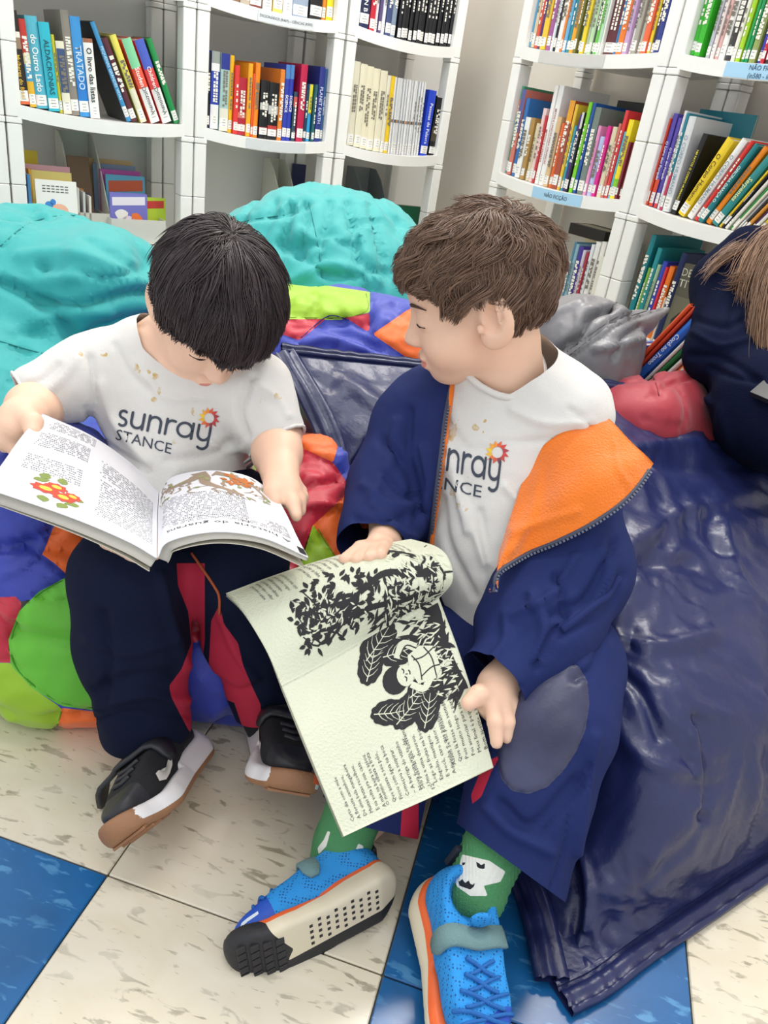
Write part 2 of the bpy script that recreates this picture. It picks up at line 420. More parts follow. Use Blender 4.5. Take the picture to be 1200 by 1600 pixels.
def strip(F, w0, w1, c0, c1, z, m, label=None, text=None, tcol='#2d3440', ts=.012):
    t0, t1 = [(x - w0 - .026) / (w1 - w0 - .052) for x in (c0, c1)]; b = MB(F); n = 5; V = []; Fc = []
    for i in range(n):
        t = t0 + (t1 - t0) * i / (n - 1); q = 4 * t * (1 - t); x = c0 + (c1 - c0) * i / (n - 1)
        for zz, dd in ((-.001, -.0006), (-.029, -.0006), (-.029, -.0012), (-.001, -.0012)): V.append((x, dd - .018 * q, z + zz - .014 * q))
    for i in range(n - 1):
        for j in range(4): Fc.append((i * 4 + j, i * 4 + (j + 1) % 4, i * 4 + 4 + (j + 1) % 4, i * 4 + 4 + j))
    Fc += [(3, 2, 1, 0), (n * 4 - 4, n * 4 - 3, n * 4 - 2, n * 4 - 1)]
    b.add(V, Fc); o = b.build('shelf_label', m, None, label=label, cat='label strip')
    if text:
        for li, s in enumerate(text):
            tv, tf = text2d(s, ts, .01, 'CENTER'); t = (t0 + t1) / 2
            P = []
            for x, y in tv:
                xx = (c0 + c1) / 2 + x; tt = (xx - w0 - .026) / (w1 - w0 - .052); q = 4 * tt * (1 - tt)
                P.append((xx, -.0015 - .018 * q, z - .015 + y - ts * .35 + (len(text) - 1) * ts * .55 - li * ts * 1.15 - .014 * q))
            obj('lettering', F(np.array(P)), tf, plain(tcol), o, False)
strip(LEFT, .9195, 1.3795, 1.085, 1.265, .951, tapem, 'white label strip lettered dictionaries and sciences on a high shelf edge', ['DICIONÁRIOS (R469) – CIÊNCIAS (R505)'], '#5a5f66', .0095)
strip(LEFT, .9195, 1.3795, 1.07, 1.27, .626, plain('#d5d9db', .25), 'blank glossy label strip on the shelf under the science books')
strip(RIGHT, -1.905, -1.370, -1.79, -1.55, .951, plain('#cfcdc9', .3), 'grey faded label strip on the upper shelf right of the bare wall')
strip(RIGHT, -1.905, -1.370, -1.70, -1.515, .626, bluetape, 'pale blue label strip beside the boy\'s hair, ending in FICÇÃO', ['NÃO FICÇÃO'], '#2d3440', .014)
strip(RIGHT, -1.365, -.86, -1.20, -1.0, .951, bluetape, 'pale blue label strip reading não ficção at top right', ['NÃO FICÇÃO', '(in580 - in599)'], '#2d4c66', .013)
# ---------------- shelf books ----------------
PAL = dict(black='111', charcoal='3a3a3d', grey='8c8c8c', white='eee', cream='e3dcc0', red='c8283a', crimson='b5173f', maroon='6a2226', orange='ee8420', amber='e9a41c', yellow='f0d020', olive='8a8a30', lime='94cf2c', green='2d9b48', mint='9ccfa2', teal='1d8d90', turquoise='35b9c6', sky='5fb0e0', blue='2a5cc0', navy='232c62', purple='5b4494', lilac='a99fd0', magenta='d82a8a', pink='eab0b8', coral='e86a4a', brown='8a5a34', tan='c9a878')
PV = {k: np.array(srgb(v)) ** .45 for k, v in PAL.items()}
def cname(h): c = np.array(srgb(h)) ** .45; return min(PV, key=lambda k: np.abs(PV[k] - c).sum())
def lx(F, z, d, px):
    ws = np.linspace(-3.2, 3.2, 1500); P = F(np.stack([ws, ws * 0 + d, ws * 0 + z], 1)); c = (P - CAM) @ RC; ok = c[:, 2] > .1
    xs = 600 + FPX * c[ok, 0] / c[ok, 2]; o = np.argsort(xs); return np.interp(px, xs[o], ws[ok][o]), 1
pagem = mat('page_block', '#e9e2cf', .8, .4, 500, 0, stretch=(40, 1, 1))
wht = plain('#f2f0ea')
NUM = ['first', 'second', 'third', 'fourth', 'fifth', 'sixth', 'seventh', 'eighth', 'ninth', 'tenth', 'eleventh', 'twelfth', 'thirteenth', 'fourteenth', 'fifteenth', 'sixteenth', 'seventeenth', 'eighteenth', 'nineteenth', 'twentieth'] + ['twenty-' + s for s in ('first', 'second', 'third', 'fourth', 'fifth', 'sixth', 'seventh', 'eighth', 'ninth')] + ['thirtieth'] + ['thirty-' + s for s in ('first', 'second', 'third', 'fourth', 'fifth', 'sixth', 'seventh', 'eighth', 'ninth')]
def book(F, w, th, h, depth, col, lean, z, d0, label, group, bands=(), title=None, tcol=None, tsize=None, tpos=.5, sticker=True, extra=()):
    """one shelved book: cover (rounded spine and two boards), page block, call-number sticker, lettering"""
    a = math.radians(lean)
    def M(P):
        P = np.atleast_2d(np.asarray(P, float)).copy(); x, y = P[:, 0].copy(), P[:, 2].copy()
        if lean >= 0: P[:, 0] = w + x * math.cos(a) - y * math.sin(a); P[:, 2] = z + x * math.sin(a) + y * math.cos(a)
        else: P[:, 0] = w + th + (x - th) * math.cos(a) - y * math.sin(a); P[:, 2] = z + (x - th) * math.sin(a) + y * math.cos(a)
        P[:, 1] += d0; return F(P)
    base = M([[th / 2, depth / 2, 0]])[0]; T = thing('book', base, label, 'book', group)
    e = min(.0018, th * .2); r = min(.003, th * .3)
    out = [(0, depth), (0, r), (th * .25, r * .25), (th * .5, 0), (th * .75, r * .25), (th, r), (th, depth)]
    inn = [(th - e, depth), (th - e, r + e), (e, r + e), (e, depth)]
    b = MB(M); poly = out + inn; n = len(poly)
    V = [(*p, 0) for p in poly] + [(*p, h) for p in poly]
    b.add(V, [(i, n + i, n + (i + 1) % n, (i + 1) % n) for i in range(n)])
    for z0, s in ((0, 0), (h, 1)):
        q = [(*p, z0) for p in poly]; fs = [(0, 1, 9, 10), (1, 2, 9), (2, 3, 9), (3, 8, 9), (3, 4, 8), (4, 5, 8), (5, 6, 7, 8)]
        b.add(q, [f[::-1] for f in fs] if s == 0 else fs)
    b.build('cover', plain(col, .38), T)
    b = MB(M); b.box((e, r + e, .002), (th - e, depth - .003, h - .003)); b.build('page_block', pagem, T)
    def band(z0, z1, c, nm, x0=0, x1=1, off=.0004):
        b = MB(M); xs = [x0 + (x1 - x0) * k / 4 for k in range(5)]; V = []
        def dd(t):
            t = abs(t - .5) * 2; return r * (.25 * t * 2 if t < .5 else .25 + .75 * (t - .5) * 2) - off
        for t in xs: V += [(t * th, dd(t), z0), (t * th, dd(t), z1), (t * th, dd(t) + off * .9, z0), (t * th, dd(t) + off * .9, z1)]
        Fc = []
        for k in range(4): i = 4 * k; Fc += [(i, i + 4, i + 5, i + 1), (i, i + 2, i + 6, i + 4), (i + 1, i + 5, i + 7, i + 3)]
        b.add(V, Fc); b.build(nm, plain(c, .45), T)
    for (z0, z1, c) in bands: band(z0 * h, z1 * h, c, 'spine_band', off=.0003)
    if sticker:
        s0 = .006 + rnd.random() * .006; band(s0, s0 + min(.026, h * .12), '#f1efe9', 'call_number_sticker', .03, .97, .0007)
        s1 = s0 + .004; b = MB(M)
        if th > .006:
            for k in range(3):
                ww = th * (.25 + .3 * rnd.random()); b.add([(th * .5 - ww / 2, -.001, s1 + k * .007), (th * .5 + ww / 2, -.001, s1 + k * .007), (th * .5 + ww / 2, -.001, s1 + .0016 + k * .007), (th * .5 - ww / 2, -.001, s1 + .0016 + k * .007)], [(0, 1, 2, 3)])
            b.build('call_number', plain('#a2a2a0'), T)
    if title:
        tv, tf = text2d(title, 1, .012); wd = tv[:, 0].max() - tv[:, 0].min(); sz = tsize or min(th * .85, .62 * h / wd)
        x = tv[:, 0] * sz; y = tv[:, 1] * sz
        z1 = h * tpos + wd * sz / 2
        P = np.stack([th / 2 - sz * .34 + y, np.full(len(x), -.0009), z1 - x], 1)   # reads downwards
        P[:, 0] = th - P[:, 0]; P[:, 0] = th / 2 + (y - sz * .34)
        obj('lettering', M(P), tf, plain(tcol or '#f4f4f0'), T, False)
    for s_, ps_, c_, z_ in extra:
        tv, tf = text2d(s_, 1, .012); x = tv[:, 0] * z_; y = tv[:, 1] * z_; P = np.stack([th / 2 + z_ * .34 - y, np.full(len(x), -.0010), h * ps_ + x.max() / 2 - x], 1); obj('lettering', M(P), tf, plain(c_), T, False)
    if not title and th > .007 and h > .1:
        b = MB(M); c = tcol or ('#f0ece0' if sum(srgb(col)) < 1.1 else '#7d766a'); zz = h * (.82 - .1 * rnd.random()); zl = h * (.32 + .15 * rnd.random()); cw = min(.006, th * .38)
        rows = 1 if th < .014 else 2
        for rw in range(rows):
            zc = zz; xc = th * (.5 if rows == 1 else (.36 + .3 * rw))
            while zc > zl:
                l = .003 + rnd.random() * .007
                b.add([(xc - cw / 2, -.0008, zc - l), (xc + cw / 2, -.0008, zc - l), (xc + cw / 2, -.0008, zc), (xc - cw / 2, -.0008, zc)], [(0, 1, 2, 3)]); zc -= l + (.0022 if rnd.random() < .75 else .008)
        b.build('lettering', plain(c), T)
    return T
def row(F, z, shelf, data, where, group, d0=.012, w0w1=None):
    "data lines: x0 x1 height_px colour lean [bands] [title|tcol]"
    items = [l.strip() for l in data.strip().split('\n')]; z0 = z
    for i, l in enumerate(items):
        p = l.split('|'); a = p[0].split(); x0, x1, hp = float(a[0]), float(a[1]), float(a[2]); col = a[3]; lean = float(a[4]) if len(a) > 4 else 0
        w, _ = lx(F, z, d0, x0); w2, _ = lx(F, z, d0, x1)
        t = (w - w0w1[0]) / (w0w1[1] - w0w1[0]); zc = shelf_z(min(max(t, 0), 1), z)
        w = max(w, w0w1[0] + .0095)
        if lean == 0: w2 = min(w2, w0w1[1] - .0095)
        if w2 - w < .0025: continue
        zdep = float(((F([[w, d0, z]])[0] - CAM) @ RC)[2]); th = abs(w2 - w) * math.cos(math.radians(lean)) - .0011; h = hp * zdep / FPX; a_ = math.radians(lean)
        for _ in range(4): q = PX(F(np.array([[w, d0, z], [w - h * math.sin(a_), d0, z + h * math.cos(a_)]]))); h *= hp / np.linalg.norm(q[1] - q[0])
        bands = []; title = None; tcol = None; kw = {}
        if len(p) > 1 and p[1].strip():
            for s in p[1].split(';'): q = s.split(); bands.append((float(q[0]), float(q[1]), q[2]))
        if len(p) > 2 and p[2].strip(): title = p[2].strip()
        if len(p) > 3 and p[3].strip(): tcol = p[3].strip()
        if len(p) > 4 and p[4].strip(): kw = eval('dict(' + p[4] + ')')
        look = ('thin ' if th < .011 else 'thick ' if th > .026 else '') + cname(col) + ' '
        if title: lab = look + 'lettered book, ' + NUM[i] + ' from left ' + where
        else: lab = look + 'book, ' + NUM[i] + ' from left ' + where
        book(F, w, th, h, min(.2, max(.12, h * .75)), col, lean, zc + .0008, d0 + rnd.random() * .01, lab, group, bands, title, tcol, **kw)
U1, U2, U3 = (.4515, .8885), (.9455, 1.3535), (1.4145, 1.7975)
U4, U5 = (-1.879, -1.396), (-1.339, -.886)
row(LEFT, .626, 1, """29 48 150 #2a2422 4.5|0 .14 #d8683a;.72 .78 #efe9df;.6 .72 #9a7f6a|Mulheres do Brasil|#e8b83c|tsize=.013,tpos=.3
48 59 140 #c33a30 4.5|.0 .3 #e6b32a;.3 .5 #4aa0c8;.5 .62 #e8d8a0
59 78 148 #58b4c9 4.5||do Outro Lado
78 95 142 #2fb8cc 4.5||ALDACRONIAS|#1d5560
95 101 125 #c9c23a 4.5
101 114 116 #e9e3cc 4.5|.3 .9 #41557c
114 127 168 #8d857b 4.5
127 143 160 #3f94d6 4.5|.15 .4 #2b7fd0|TRATADO|#cfe4f5
143 158 127 #f3f1ec 4.5|.95 1 #a0684a|O livro das listas|#16181c|tsize=.0185,tpos=.55
200 208 168 #1d1c1f 22.5|0 1 #3b8fc4|PEQUENAS GRANDES VIDAS|#bfe3f4
208 219 140 #5b2a38 22.5
222 233 146 #e8dd62 22.5|0 .4 #e6e2c8
237 253 140 #ee5a43 22.5|0 .42 #f0eeea;.66 1 #86d2a0|Student|#f7f5ef|tpos=.54,tsize=.017,extra=[('Dictionary', .27, '#6a6a70', .016)]
256 272 138 #e24a4c 22.5|0 .42 #f0eeea;.66 1 #4d62c4|Children's|#f7f5ef|tpos=.54,tsize=.015,extra=[('Dictionary', .27, '#6a6a70', .016)]
274 283 140 #1f8f4a 22.5
""", 'on the shelf of leaning dictionaries', 'books on the dictionary shelf', w0w1=U1)
row(LEFT, .626, 1, """321 329.5 118 #23252b 0
330 343 122 #2c44b4 0|0 .32 #ecebea;.75 .85 #f2eded;.85 1 #9aa09a
343.5 357 122 #a9c9c4 0|0 .3 #e2dfce;.8 1 #28348e
358 365 122 #f0b91f 0
365 372 108 #e23a36 0
372 385 90 #b3243a 0|.3 .4 #d97a70
385 392 115 #f1ab24 0
392.5 396 100 #ea5b2b 0
396.5 404 118 #f08a1e 0
405 418 92 #17181c 0|.5 .62 #c8c8c4;.1 .2 #c33
418.5 433 90 #131419 0|.45 .6 #c8c8c4;.1 .25 #c43a36
434 441 112 #e8852c 0
442 449 120 #2d3fb0 0|.82 1 #4f86c8|SCIENCE|#ffffff
449.5 456 120 #2d3fb0 0|.82 1 #4f86c8|SCIENCE|#ffffff
457 463 78 #2f4a5c 0|.7 .9 #cc5a50
464 474 122 #c01d4b 0
475 480 82 #23405a 0
480.5 486 90 #3aa3da 0|.5 1 #e8dd3a
486.5 491 90 #225f66 0
492 500 118 #2a3486 0||PLANET EARTH|#c9d4f0
500.5 506 114 #2f5a92 0||PLANET EARTH|#e8eef4
506.5 512 114 #3f6fb0 0
513 521 108 #e9e9e6 0|.5 .75 #20242c
""", 'on the shelf of orange and blue science books', 'books on the science shelf', w0w1=U2)
row(LEFT, .951, 2, """345 360 130 #d7c9a8 0
361 376 140 #8b6a50 0
377 392 130 #b8ac9a 0
393 412 140 #7b3a36 0
413 427 140 #e7e3da 0
428 443 140 #e9cf6a 0
444 459 135 #d7e2ea 0
460 484 140 #9aa9bd 0
485 504 140 #1b1a1d 0
505 511 140 #ee8a2a 0
512 534 140 #f2dc22 0
""", 'on the high shelf above the science books', 'books above the science shelf', w0w1=U2)
row(LEFT, .951, 2, """562 577 140 #202a52 0||OXFORD IAN B|#f0f0ee
578 586 130 #c4243a 0
587 592 130 #e4e4ea 0
592.5 597 120 #5a4a7a 0
597.5 603 130 #e0e2ea 0
603.5 612 135 #3c4a78 0
612.5 620 135 #8493a8 0
""", 'on the high shelf with the black series', 'books beside the black series', w0w1=U3)
row(LEFT, .626, 1, '\n'.join('%g %g %g %s 1' % (543 + 10.4 * i, 543 + 10.4 * (i + 1), 132 - i, c) for i, c in enumerate(['#ded9c4', '#e6e0c6', '#e9e2c4', '#ebe4c8', '#e8e1c6'])) + """
595.2 601 122 #e6e0ca 1
601.5 608 122 #efc91c 1
""" + '\n'.join('%g %g %g %s 2' % (608.5 + 3.35 * i, 608.5 + 3.35 * i + 3, 121 - i * .4, '#dfdfe0' if i % 3 else '#e9e8e8') + '|.42 .46 ' + ['#8a6a50', '#4a4f58', '#c8843a', '#5a7aa0'][i % 4] + '||' for i in range(14)) + """
657 668 104 #2344c8 -1||Pessoas de Palavra|#eef1f8|sticker=True
670 679 92 #17181c -1|.25 .5 #4a4234
680 690 92 #15161a -1|.2 .4 #8a744a
""", 'on the cream volumes shelf by the bare wall', 'books on the cream volumes shelf', w0w1=U3)
# the black series: near-identical volumes
row(LEFT, .951, 2, '\n'.join('%g %g %g %s 0' % (622 + 6 * i, 622 + 6 * i + 5.6, 128 if i % 2 else 124, '#16161a') for i in range(15)), 'in the long row of black volumes', 'black series volumes', w0w1=U3)
row(RIGHT, .951, 2, '\n'.join('%s %d %s 0' % (a, 118 + (i * 37) % 26, c) for i, (a, c) in enumerate([q.split(':') for q in
 '818 822:#6b3f78,822 827:#5aa5cf,827 832:#d9c7a6,832 837:#dd5538,837 842:#56306e,842 850:#f0c53a,850 856:#a45f9a,856 861:#dfe3ea,861 865:#1c1c20,865 873:#f0efec,873 877:#e8853a,877 882:#6db3dc,882 887:#2e8c9a,887 894:#eea626,894 898:#7a7838,898 903:#3c5a40,903 909:#f0d033,909 914:#a9b8a0,914 920:#bcd9b0,920 924:#3a3e3c,924 930:#6cc050,930 935:#b4d8b8,935 938:#e9e8e0,938 955:#5f2b32,955 961:#2d7fb8,961 970:#ea7c2c,970 977:#c7a4cc,977 983:#efeae6,983 990:#a8a79a,990 997:#b5b4a6,998 1006:#ee6a3e,1006 1011:#f2cf28,1011 1017:#2a2f56,1017 1025:#2f3f8c'.split(',')])),
 'on the top shelf right of the bare wall', 'books on the top shelf right of the bare wall', w0w1=U4)
row(RIGHT, .626, 1, """783 789 138 #4a9a78 0|.7 .85 #e0843a
790 796 135 #d0776a 0|.5 1 #5a5f9a
796.5 802 124 #2e6fb4 0
802.5 810 96 #f0efe9 0
810.5 816 98 #b08a4a 0
816.5 822 92 #dccfae 0
822.5 828 118 #eccfcd 0
828.5 832 108 #c53a3c 0
832.5 838 158 #f2efec 0||MITOS E LENDAS|#b8484a|tsize=.011,tpos=.4
838.5 846 160 #f0eeec 0||MITOS E LENDAS PARA CRIANÇAS|#a8484a|tsize=.009,tpos=.5
846.5 853 112 #d9b98a 0
854 858.5 104 #ec6a2c 0
859 867 142 #a8503a 0|.75 1 #e9a22c
867.5 872 138 #ecc23e 0
872.5 876 105 #3b9fb0 0
876.5 882 124 #4b3486 0
882.5 886 128 #23202c 0|.8 1 #d8d8d0
886.5 892 146 #7fd132 0
892.5 897 146 #1c56a4 0
899 908 140 #76847c 1
909 913.5 112 #e89ac4 0
914 921 96 #b9c4ea 0
922 927 114 #de2a92 0
928 935 114 #dfd6b4 0
936 940 120 #cf7a68 0
941 946 142 #e03a40 0
946.5 950 108 #57b6d2 0
950.5 958 128 #f3dd22 0|.1 .26 #86c82e
958.5 962 92 #86303a 0
962.5 966 92 #7a2630 0
""", 'on the shelf just right of the boy\'s hair', 'books on the shelf beside the boy\'s hair', w0w1=U4)
row(RIGHT, .951, 2, """1064 1072 125 #38b028 0
1073 1082 125 #3ab82c 0
1083 1092 125 #3ab82c 0
1100 1106 120 #b9bec6 0
1107 1113 125 #e9dcd8 0
1113.5 1119 122 #dfb0aa 0
1119.5 1129 128 #eceae4 0
1130 1140 124 #3a3836 0
1140.5 1147 124 #ebe8da 0
1148 1155 124 #a9d522 0
1156 1161 124 #1fa14a 0
1161.5 1167 124 #16955a 0
1168 1178 124 #91a35a 0
1180 1187 124 #3d3fb4 0
1188 1194 110 #c8283c 0
1195 1205 124 #3a2f3c 0
1206 1222 124 #d9d4c8 0
1223 1240 124 #3f78b4 0
""", 'on the top shelf at the right picture edge', 'books on the top shelf at the right edge', w0w1=U5)
row(RIGHT, .626, 1, """1000 1005.5 145 #c02436 0|0 .25 #e25030
1006 1011 140 #e2502c 0|.3 1 #d6402c
1011.5 1018 150 #5848a8 0|0 .3 #e2502c|O Livro dos Porquês|#efe9f8
1018.5 1024 146 #5a4aa8 0|0 .12 #d8403a|O Livro dos Porquês|#efe9f8
1024.5 1029 160 #ece7e9 0
1029.5 1034 158 #1d7f92 0|0 .4 #c8325a
1034.5 1045 155 #d9dbdc 0||O CORPO HUMANO|#8fa6b6
1046 1054 135 #18181a -8||100 FATOS O CORPO HUMANO|#f0e03a
1056 1068 142 #f0cf2a -22||O Corpo Humano|#5a4a1c
1070 1080 150 #efefec -24||O CORPO HUMANO|#8a9aa6
1082 1089 152 #e2352e -24
1090 1098 150 #1f7f86 -25||OFICINA DANÇA O|#e2f0ee
1099 1108 150 #f08a1c -26
1109 1121 145 #2d8a8a -28||Serpentes|#e8e9a0
1122 1127 142 #f0c922 -29
1128 1132 136 #1d1d1f -29||Lendas Brasileiras|#efeae0
1133 1138 132 #e9e7e0 -30
1139 1143 134 #3f9a4a -30
1144 1148 130 #e8e4d2 -31
1149 1153 128 #bcbcbc -31
1154 1158 130 #242426 -32
1159 1164 128 #d9953a -32
1165 1169 126 #5a3a6e -33
1170 1175 126 #e4e2da -33
1176 1182 126 #ecd23a -34
1183 1194 120 #2f6fc0 -35
""", 'on the shelf of books tilting right', 'books tilting right', w0w1=U5)
# ---------------- bean bags ----------------
from mathutils.bvhtree import BVHTree
_sd = {}; _sf = {}
RCAM = np.array([RC[:, 0], -RC[:, 1], -RC[:, 2]])       # rows: right, up, back of the viewing direction
def disp(V, F, d): return V + normals(V, F) * np.asarray(d)[:, None]
def pxf(poly): return lambda V: polyd(PX(V), poly)
def seamgroove(V, fields, wpx=5, depth=.005):
    d = np.full(len(V), 1e9)
    for f in fields: d = np.minimum(d, np.abs(f(V)))
    return -depth * np.exp(-(d / wpx) ** 2)
tealm = mat('teal_cotton', '#1f9f9e', .62, .25, 900, sheen=.25)
def clothbag(s, h, seed, amp, freq, stretch=(1, 1, 1), it=2):
    V, F = polygonize(s, h); V = smoothm(V, F, it)
    st = np.array(stretch); P = V * st
    d = amp * (fbm(P * freq, seed, 3) * .7) - amp * 1.1 * np.maximum(ridge(P * freq * 1.3 + 5, seed + 9, 2) - .75, 0) * 1.6
    d = d + amp * .35 * np.maximum(ridge(P * freq * 2.6 + .5 * fbm(P * 5, seed + 3, 2)[:, None], seed + 21, 2) - .55, -.2)
    V = disp(V, F, d); V[:, 2] = np.maximum(V[:, 2], .002); _sf[len(V)] = F; return V, F
def crease(V, pts, wpx, depth):
    "long dent or ridge along a drawn fold"
    P = spline(pts, 40); Q = PX(V); d = np.full(len(V), 1e9)
    for a, b in zip(P[:-1], P[1:]):
        e = b - a; t = np.clip(((Q - a) @ e) / (e @ e), 0, 1); d = np.minimum(d, np.linalg.norm(Q - a - t[:, None] * e, axis=1))
    return depth * np.exp(-(d / wpx) ** 2)
# left teal bag
s = SDF(); s.ell(W(70, 540, 1.62), (.31, .27, .36), RCAM).ell(W(-40, 690, 1.34), (.22, .20, .22), RCAM, k=.05).ell(W(190, 480, 1.5), (.12, .13, .2), RCAM, k=.06)
s.ell(W(60, 760, 1.45), (.3, .24, .3), RCAM, k=.08)
V, F = clothbag(s, .009, 3, .012, 7, (1, 1, 1.4))
for pts, wp, dp in (([(0, 440), (60, 470), (110, 520), (130, 590)], 9, -.016), ([(60, 470), (120, 480), (200, 460), (240, 455)], 7, -.014), ([(100, 560), (160, 510), (235, 495)], 7, -.012), ([(0, 535), (40, 550), (95, 562)], 3, -.007), ([(0, 385), (40, 350), (85, 338)], 4, -.008),
                    ([(30, 400), (110, 395), (190, 420)], 10, .008), ([(70, 440), (150, 430), (230, 440)], 9, .007), ([(130, 370), (180, 400), (230, 430)], 6, -.006), ([(60, 500), (100, 490), (170, 490)], 8, .008), ([(120, 620), (160, 560), (200, 540)], 8, -.008)):
    V = disp(V, F, crease(V, np.array(pts, float), wp, dp))
tb = link('bean_bag', None, None, label='teal cotton bean bag at the left, behind the dark-haired boy', cat='bean bag', group='bean bags on the floor')
tb.location = tuple(onz(90, 800)[:2].tolist() + [0]) if False else (-.75, 1.7, 0)
obj('fabric_cover', V, F, tealm, tb)
def stitch(pts, V, parent, m, r=.0012, name='seam', n=30):
    "stitched seam: a thin cord laid on the nearest surface point seen along each pixel"
    key = id(V)
    if key not in _sd: _sd[key] = (BVHTree.FromPolygons([tuple(v) for v in V], [tuple(int(i) for i in f) for f in _sf[len(V)]]), V)
    P = []
    for p in spline(np.array(pts, float), n):
        d = Vector(nrm(ray(*p))); h = _sd[key][0].ray_cast(Vector(CAM), d)
        if h[0] is not None: P.append(np.array(h[0]))
    if len(P) > 5:
        P = np.array(P)
        for _ in range(3): P[1:-1] = (P[:-2] + 2 * P[1:-1] + P[2:]) / 4
        v, f = tube(P, r, 5); obj(name, v, f, m, parent)
dkteal = plain('#15807e', .7)
stitch([(0, 533), (40, 545), (88, 558)], V, tb, dkteal); stitch([(0, 385), (40, 352), (85, 338), (140, 336)], V, tb, dkteal)
# right teal bag
s = SDF(); s.ell(W(500, 500, 1.72), (.27, .272, .3), RCAM).ell(W(420, 470, 1.66), (.16, .17, .2), RCAM, k=.05).ell(W(570, 470, 1.74), (.16, .21, .2), RCAM, k=.05)
V, F = clothbag(s, .009, 13, .010, 7, (1.4, 1, 1))
for i, (x0, x1) in enumerate(((480, 470), (515, 500), (545, 560), (430, 400), (580, 600), (455, 440))):
    V = disp(V, F, crease(V, np.array([(x0, 316), (x0 + (x1 - x0) * .3, 345), (x1, 395 + 9 * (i % 3))], float), 5, -.010 if i % 2 else -.013))
for pts, wp, dp in (([(350, 352), (400, 340), (440, 335), (480, 322)], 5, -.008), ([(440, 380), (470, 400), (520, 430), (600, 425)], 8, -.010), ([(450, 440), (520, 415), (590, 440)], 8, .009), ([(470, 360), (500, 380), (560, 370)], 7, .008)):
    V = disp(V, F, crease(V, np.array(pts, float), wp, dp))
tb2 = thing('bean_bag', (-.2, 1.85, 0), 'teal cotton bean bag in the middle, below the science books', 'bean bag', 'bean bags on the floor')
obj('fabric_cover', V, F, tealm, tb2); stitch([(483, 316), (490, 350), (500, 400), (505, 450)], V, tb2, dkteal); stitch([(345, 354), (400, 342), (445, 336)], V, tb2, dkteal)

# patchwork bag
s = SDF(); s.ell((-.25, 1.13, .12), (.40, .42, .17)).ell((-.16, 1.37, .26), (.34, .17, .20), k=.08).ell((-.43, .86, .135), (.16, .165, .15), k=.06).ell((-.10, 1.0, .17), (.16, .24, .15), k=.06)
s.ell((-.24, .83, .07), (.20, .12, .09), k=.05).ell((.0, 1.32, .30), (.16, .12, .16), k=.06)
s.ell(W(60, 745, .97), (.09, .075, .09), RCAM, k=.05).ell((-.40, .79, .055), (.16, .11, .075), k=.06).ell(W(600, 600, 1.42), (.12, .10, .1), RCAM, k=.05).ell(W(490, 800, 1.04), (.07, .1, .06), RCAM, k=.05)
V, F = clothbag(s, .0068, 23, .010, 8)
pc = dict(lime=mat('lime_nylon', '#93bd1c', .5, .12, 700, sheen=.2), green=mat('green_nylon', '#62bb2c', .5, .12, 700, sheen=.2), red=mat('red_nylon', '#c01f38', .45, .12, 700, sheen=.2), orange=mat('orange_nylon', '#f06a1e', .5, .12, 700, sheen=.2), blue=mat('blue_nylon', '#2c3da6', .5, .12, 700, sheen=.2))
pol = [('orange', [(40, 890), (66, 868), (88, 812), (140, 830), (140, 940), (60, 935), (100, 905)]), ('blue', [(-40, 850), (40, 848), (85, 880), (112, 905), (60, 935), (0, 945), (-40, 940)]),
       ('red', [(-40, 935), (28, 932), (34, 945), (12, 1010), (20, 1037), (-40, 1030)]),
       ('lime', [(-60, 1034), (22, 1036), (55, 1078), (96, 1106), (80, 1200), (-60, 1200)]), ('orange', [(96, 1106), (150, 1112), (215, 1110), (215, 1200), (80, 1200)]),
       ('green', [(103, 902), (60, 925), (30, 955), (13, 1000), (17, 1040), (50, 1075), (95, 1103), (150, 1110), (200, 1095), (190, 900)]),
       ('red', [(270, 850), (313, 860), (313, 1002), (262, 1012)]), ('lime', [(294, 858), (322, 850), (318, 892), (296, 890)]),
       ('lime', [(375, 655), (420, 660), (445, 700), (430, 760), (375, 740)]), ('orange', [(425, 588), (470, 590), (530, 690), (520, 725), (425, 690)]),
       ('red', [(400, 692), (450, 690), (520, 722), (560, 780), (546, 770), (486, 828), (460, 900), (420, 960), (340, 920), (400, 800)]),
       ('orange', [(546, 768), (600, 760), (640, 900), (530, 905), (525, 870), (488, 822)]), ('lime', [(489, 820), (527, 873), (520, 910), (430, 930), (470, 880)]),
       ('lime', [(400, 430), (578, 456), (578, 488), (532, 500), (446, 499), (400, 500)]), ('red', [(400, 500), (446, 499), (532, 498), (578, 489), (577, 520), (545, 500), (512, 496), (468, 532), (440, 522), (400, 540)]),
       ('orange', [(582, 522), (640, 482), (720, 470), (720, 560), (664, 566), (648, 568)]), ('orange', [(620, 566), (652, 560), (680, 600), (600, 590)])]
ps = link('bean_bag', None, None, label='patchwork bean bag of green, red, orange and blue panels, under the dark-haired boy', cat='bean bag', group='bean bags on the floor'); ps.location = (-.25, 1.1, 0)
L = np.zeros(len(F), int); front = lambda V: np.where(np.ones(len(V), bool), 1, 1)
fl = [(i + 1, pxf(p)) for i, (c, p) in enumerate(pol)]
V = disp(V, F, seamgroove(V, [f for _, f in fl] + [pxf([(460, 535), (580, 610), (660, 700), (300, 700)])], 4, .005))
for pts, wp, dp in (([(450, 780), (480, 760), (530, 750)], 5, -.008), ([(440, 830), (480, 790), (540, 790)], 5, .008), ([(20, 720), (60, 760), (90, 830)], 8, -.010), ([(0, 860), (40, 850), (80, 830)], 7, -.008), ([(0, 900), (40, 890), (90, 900)], 6, .006), ([(455, 545), (520, 530), (600, 560)], 8, .009), ([(500, 510), (560, 530), (640, 565)], 5, -.007), ([(460, 510), (500, 508), (540, 505)], 6, -.006)):
    V = disp(V, F, crease(V, np.array(pts, float), wp, dp))
Vb = V
V, F, L = weldsplit(V, F, L, fl)
panel_no = 0
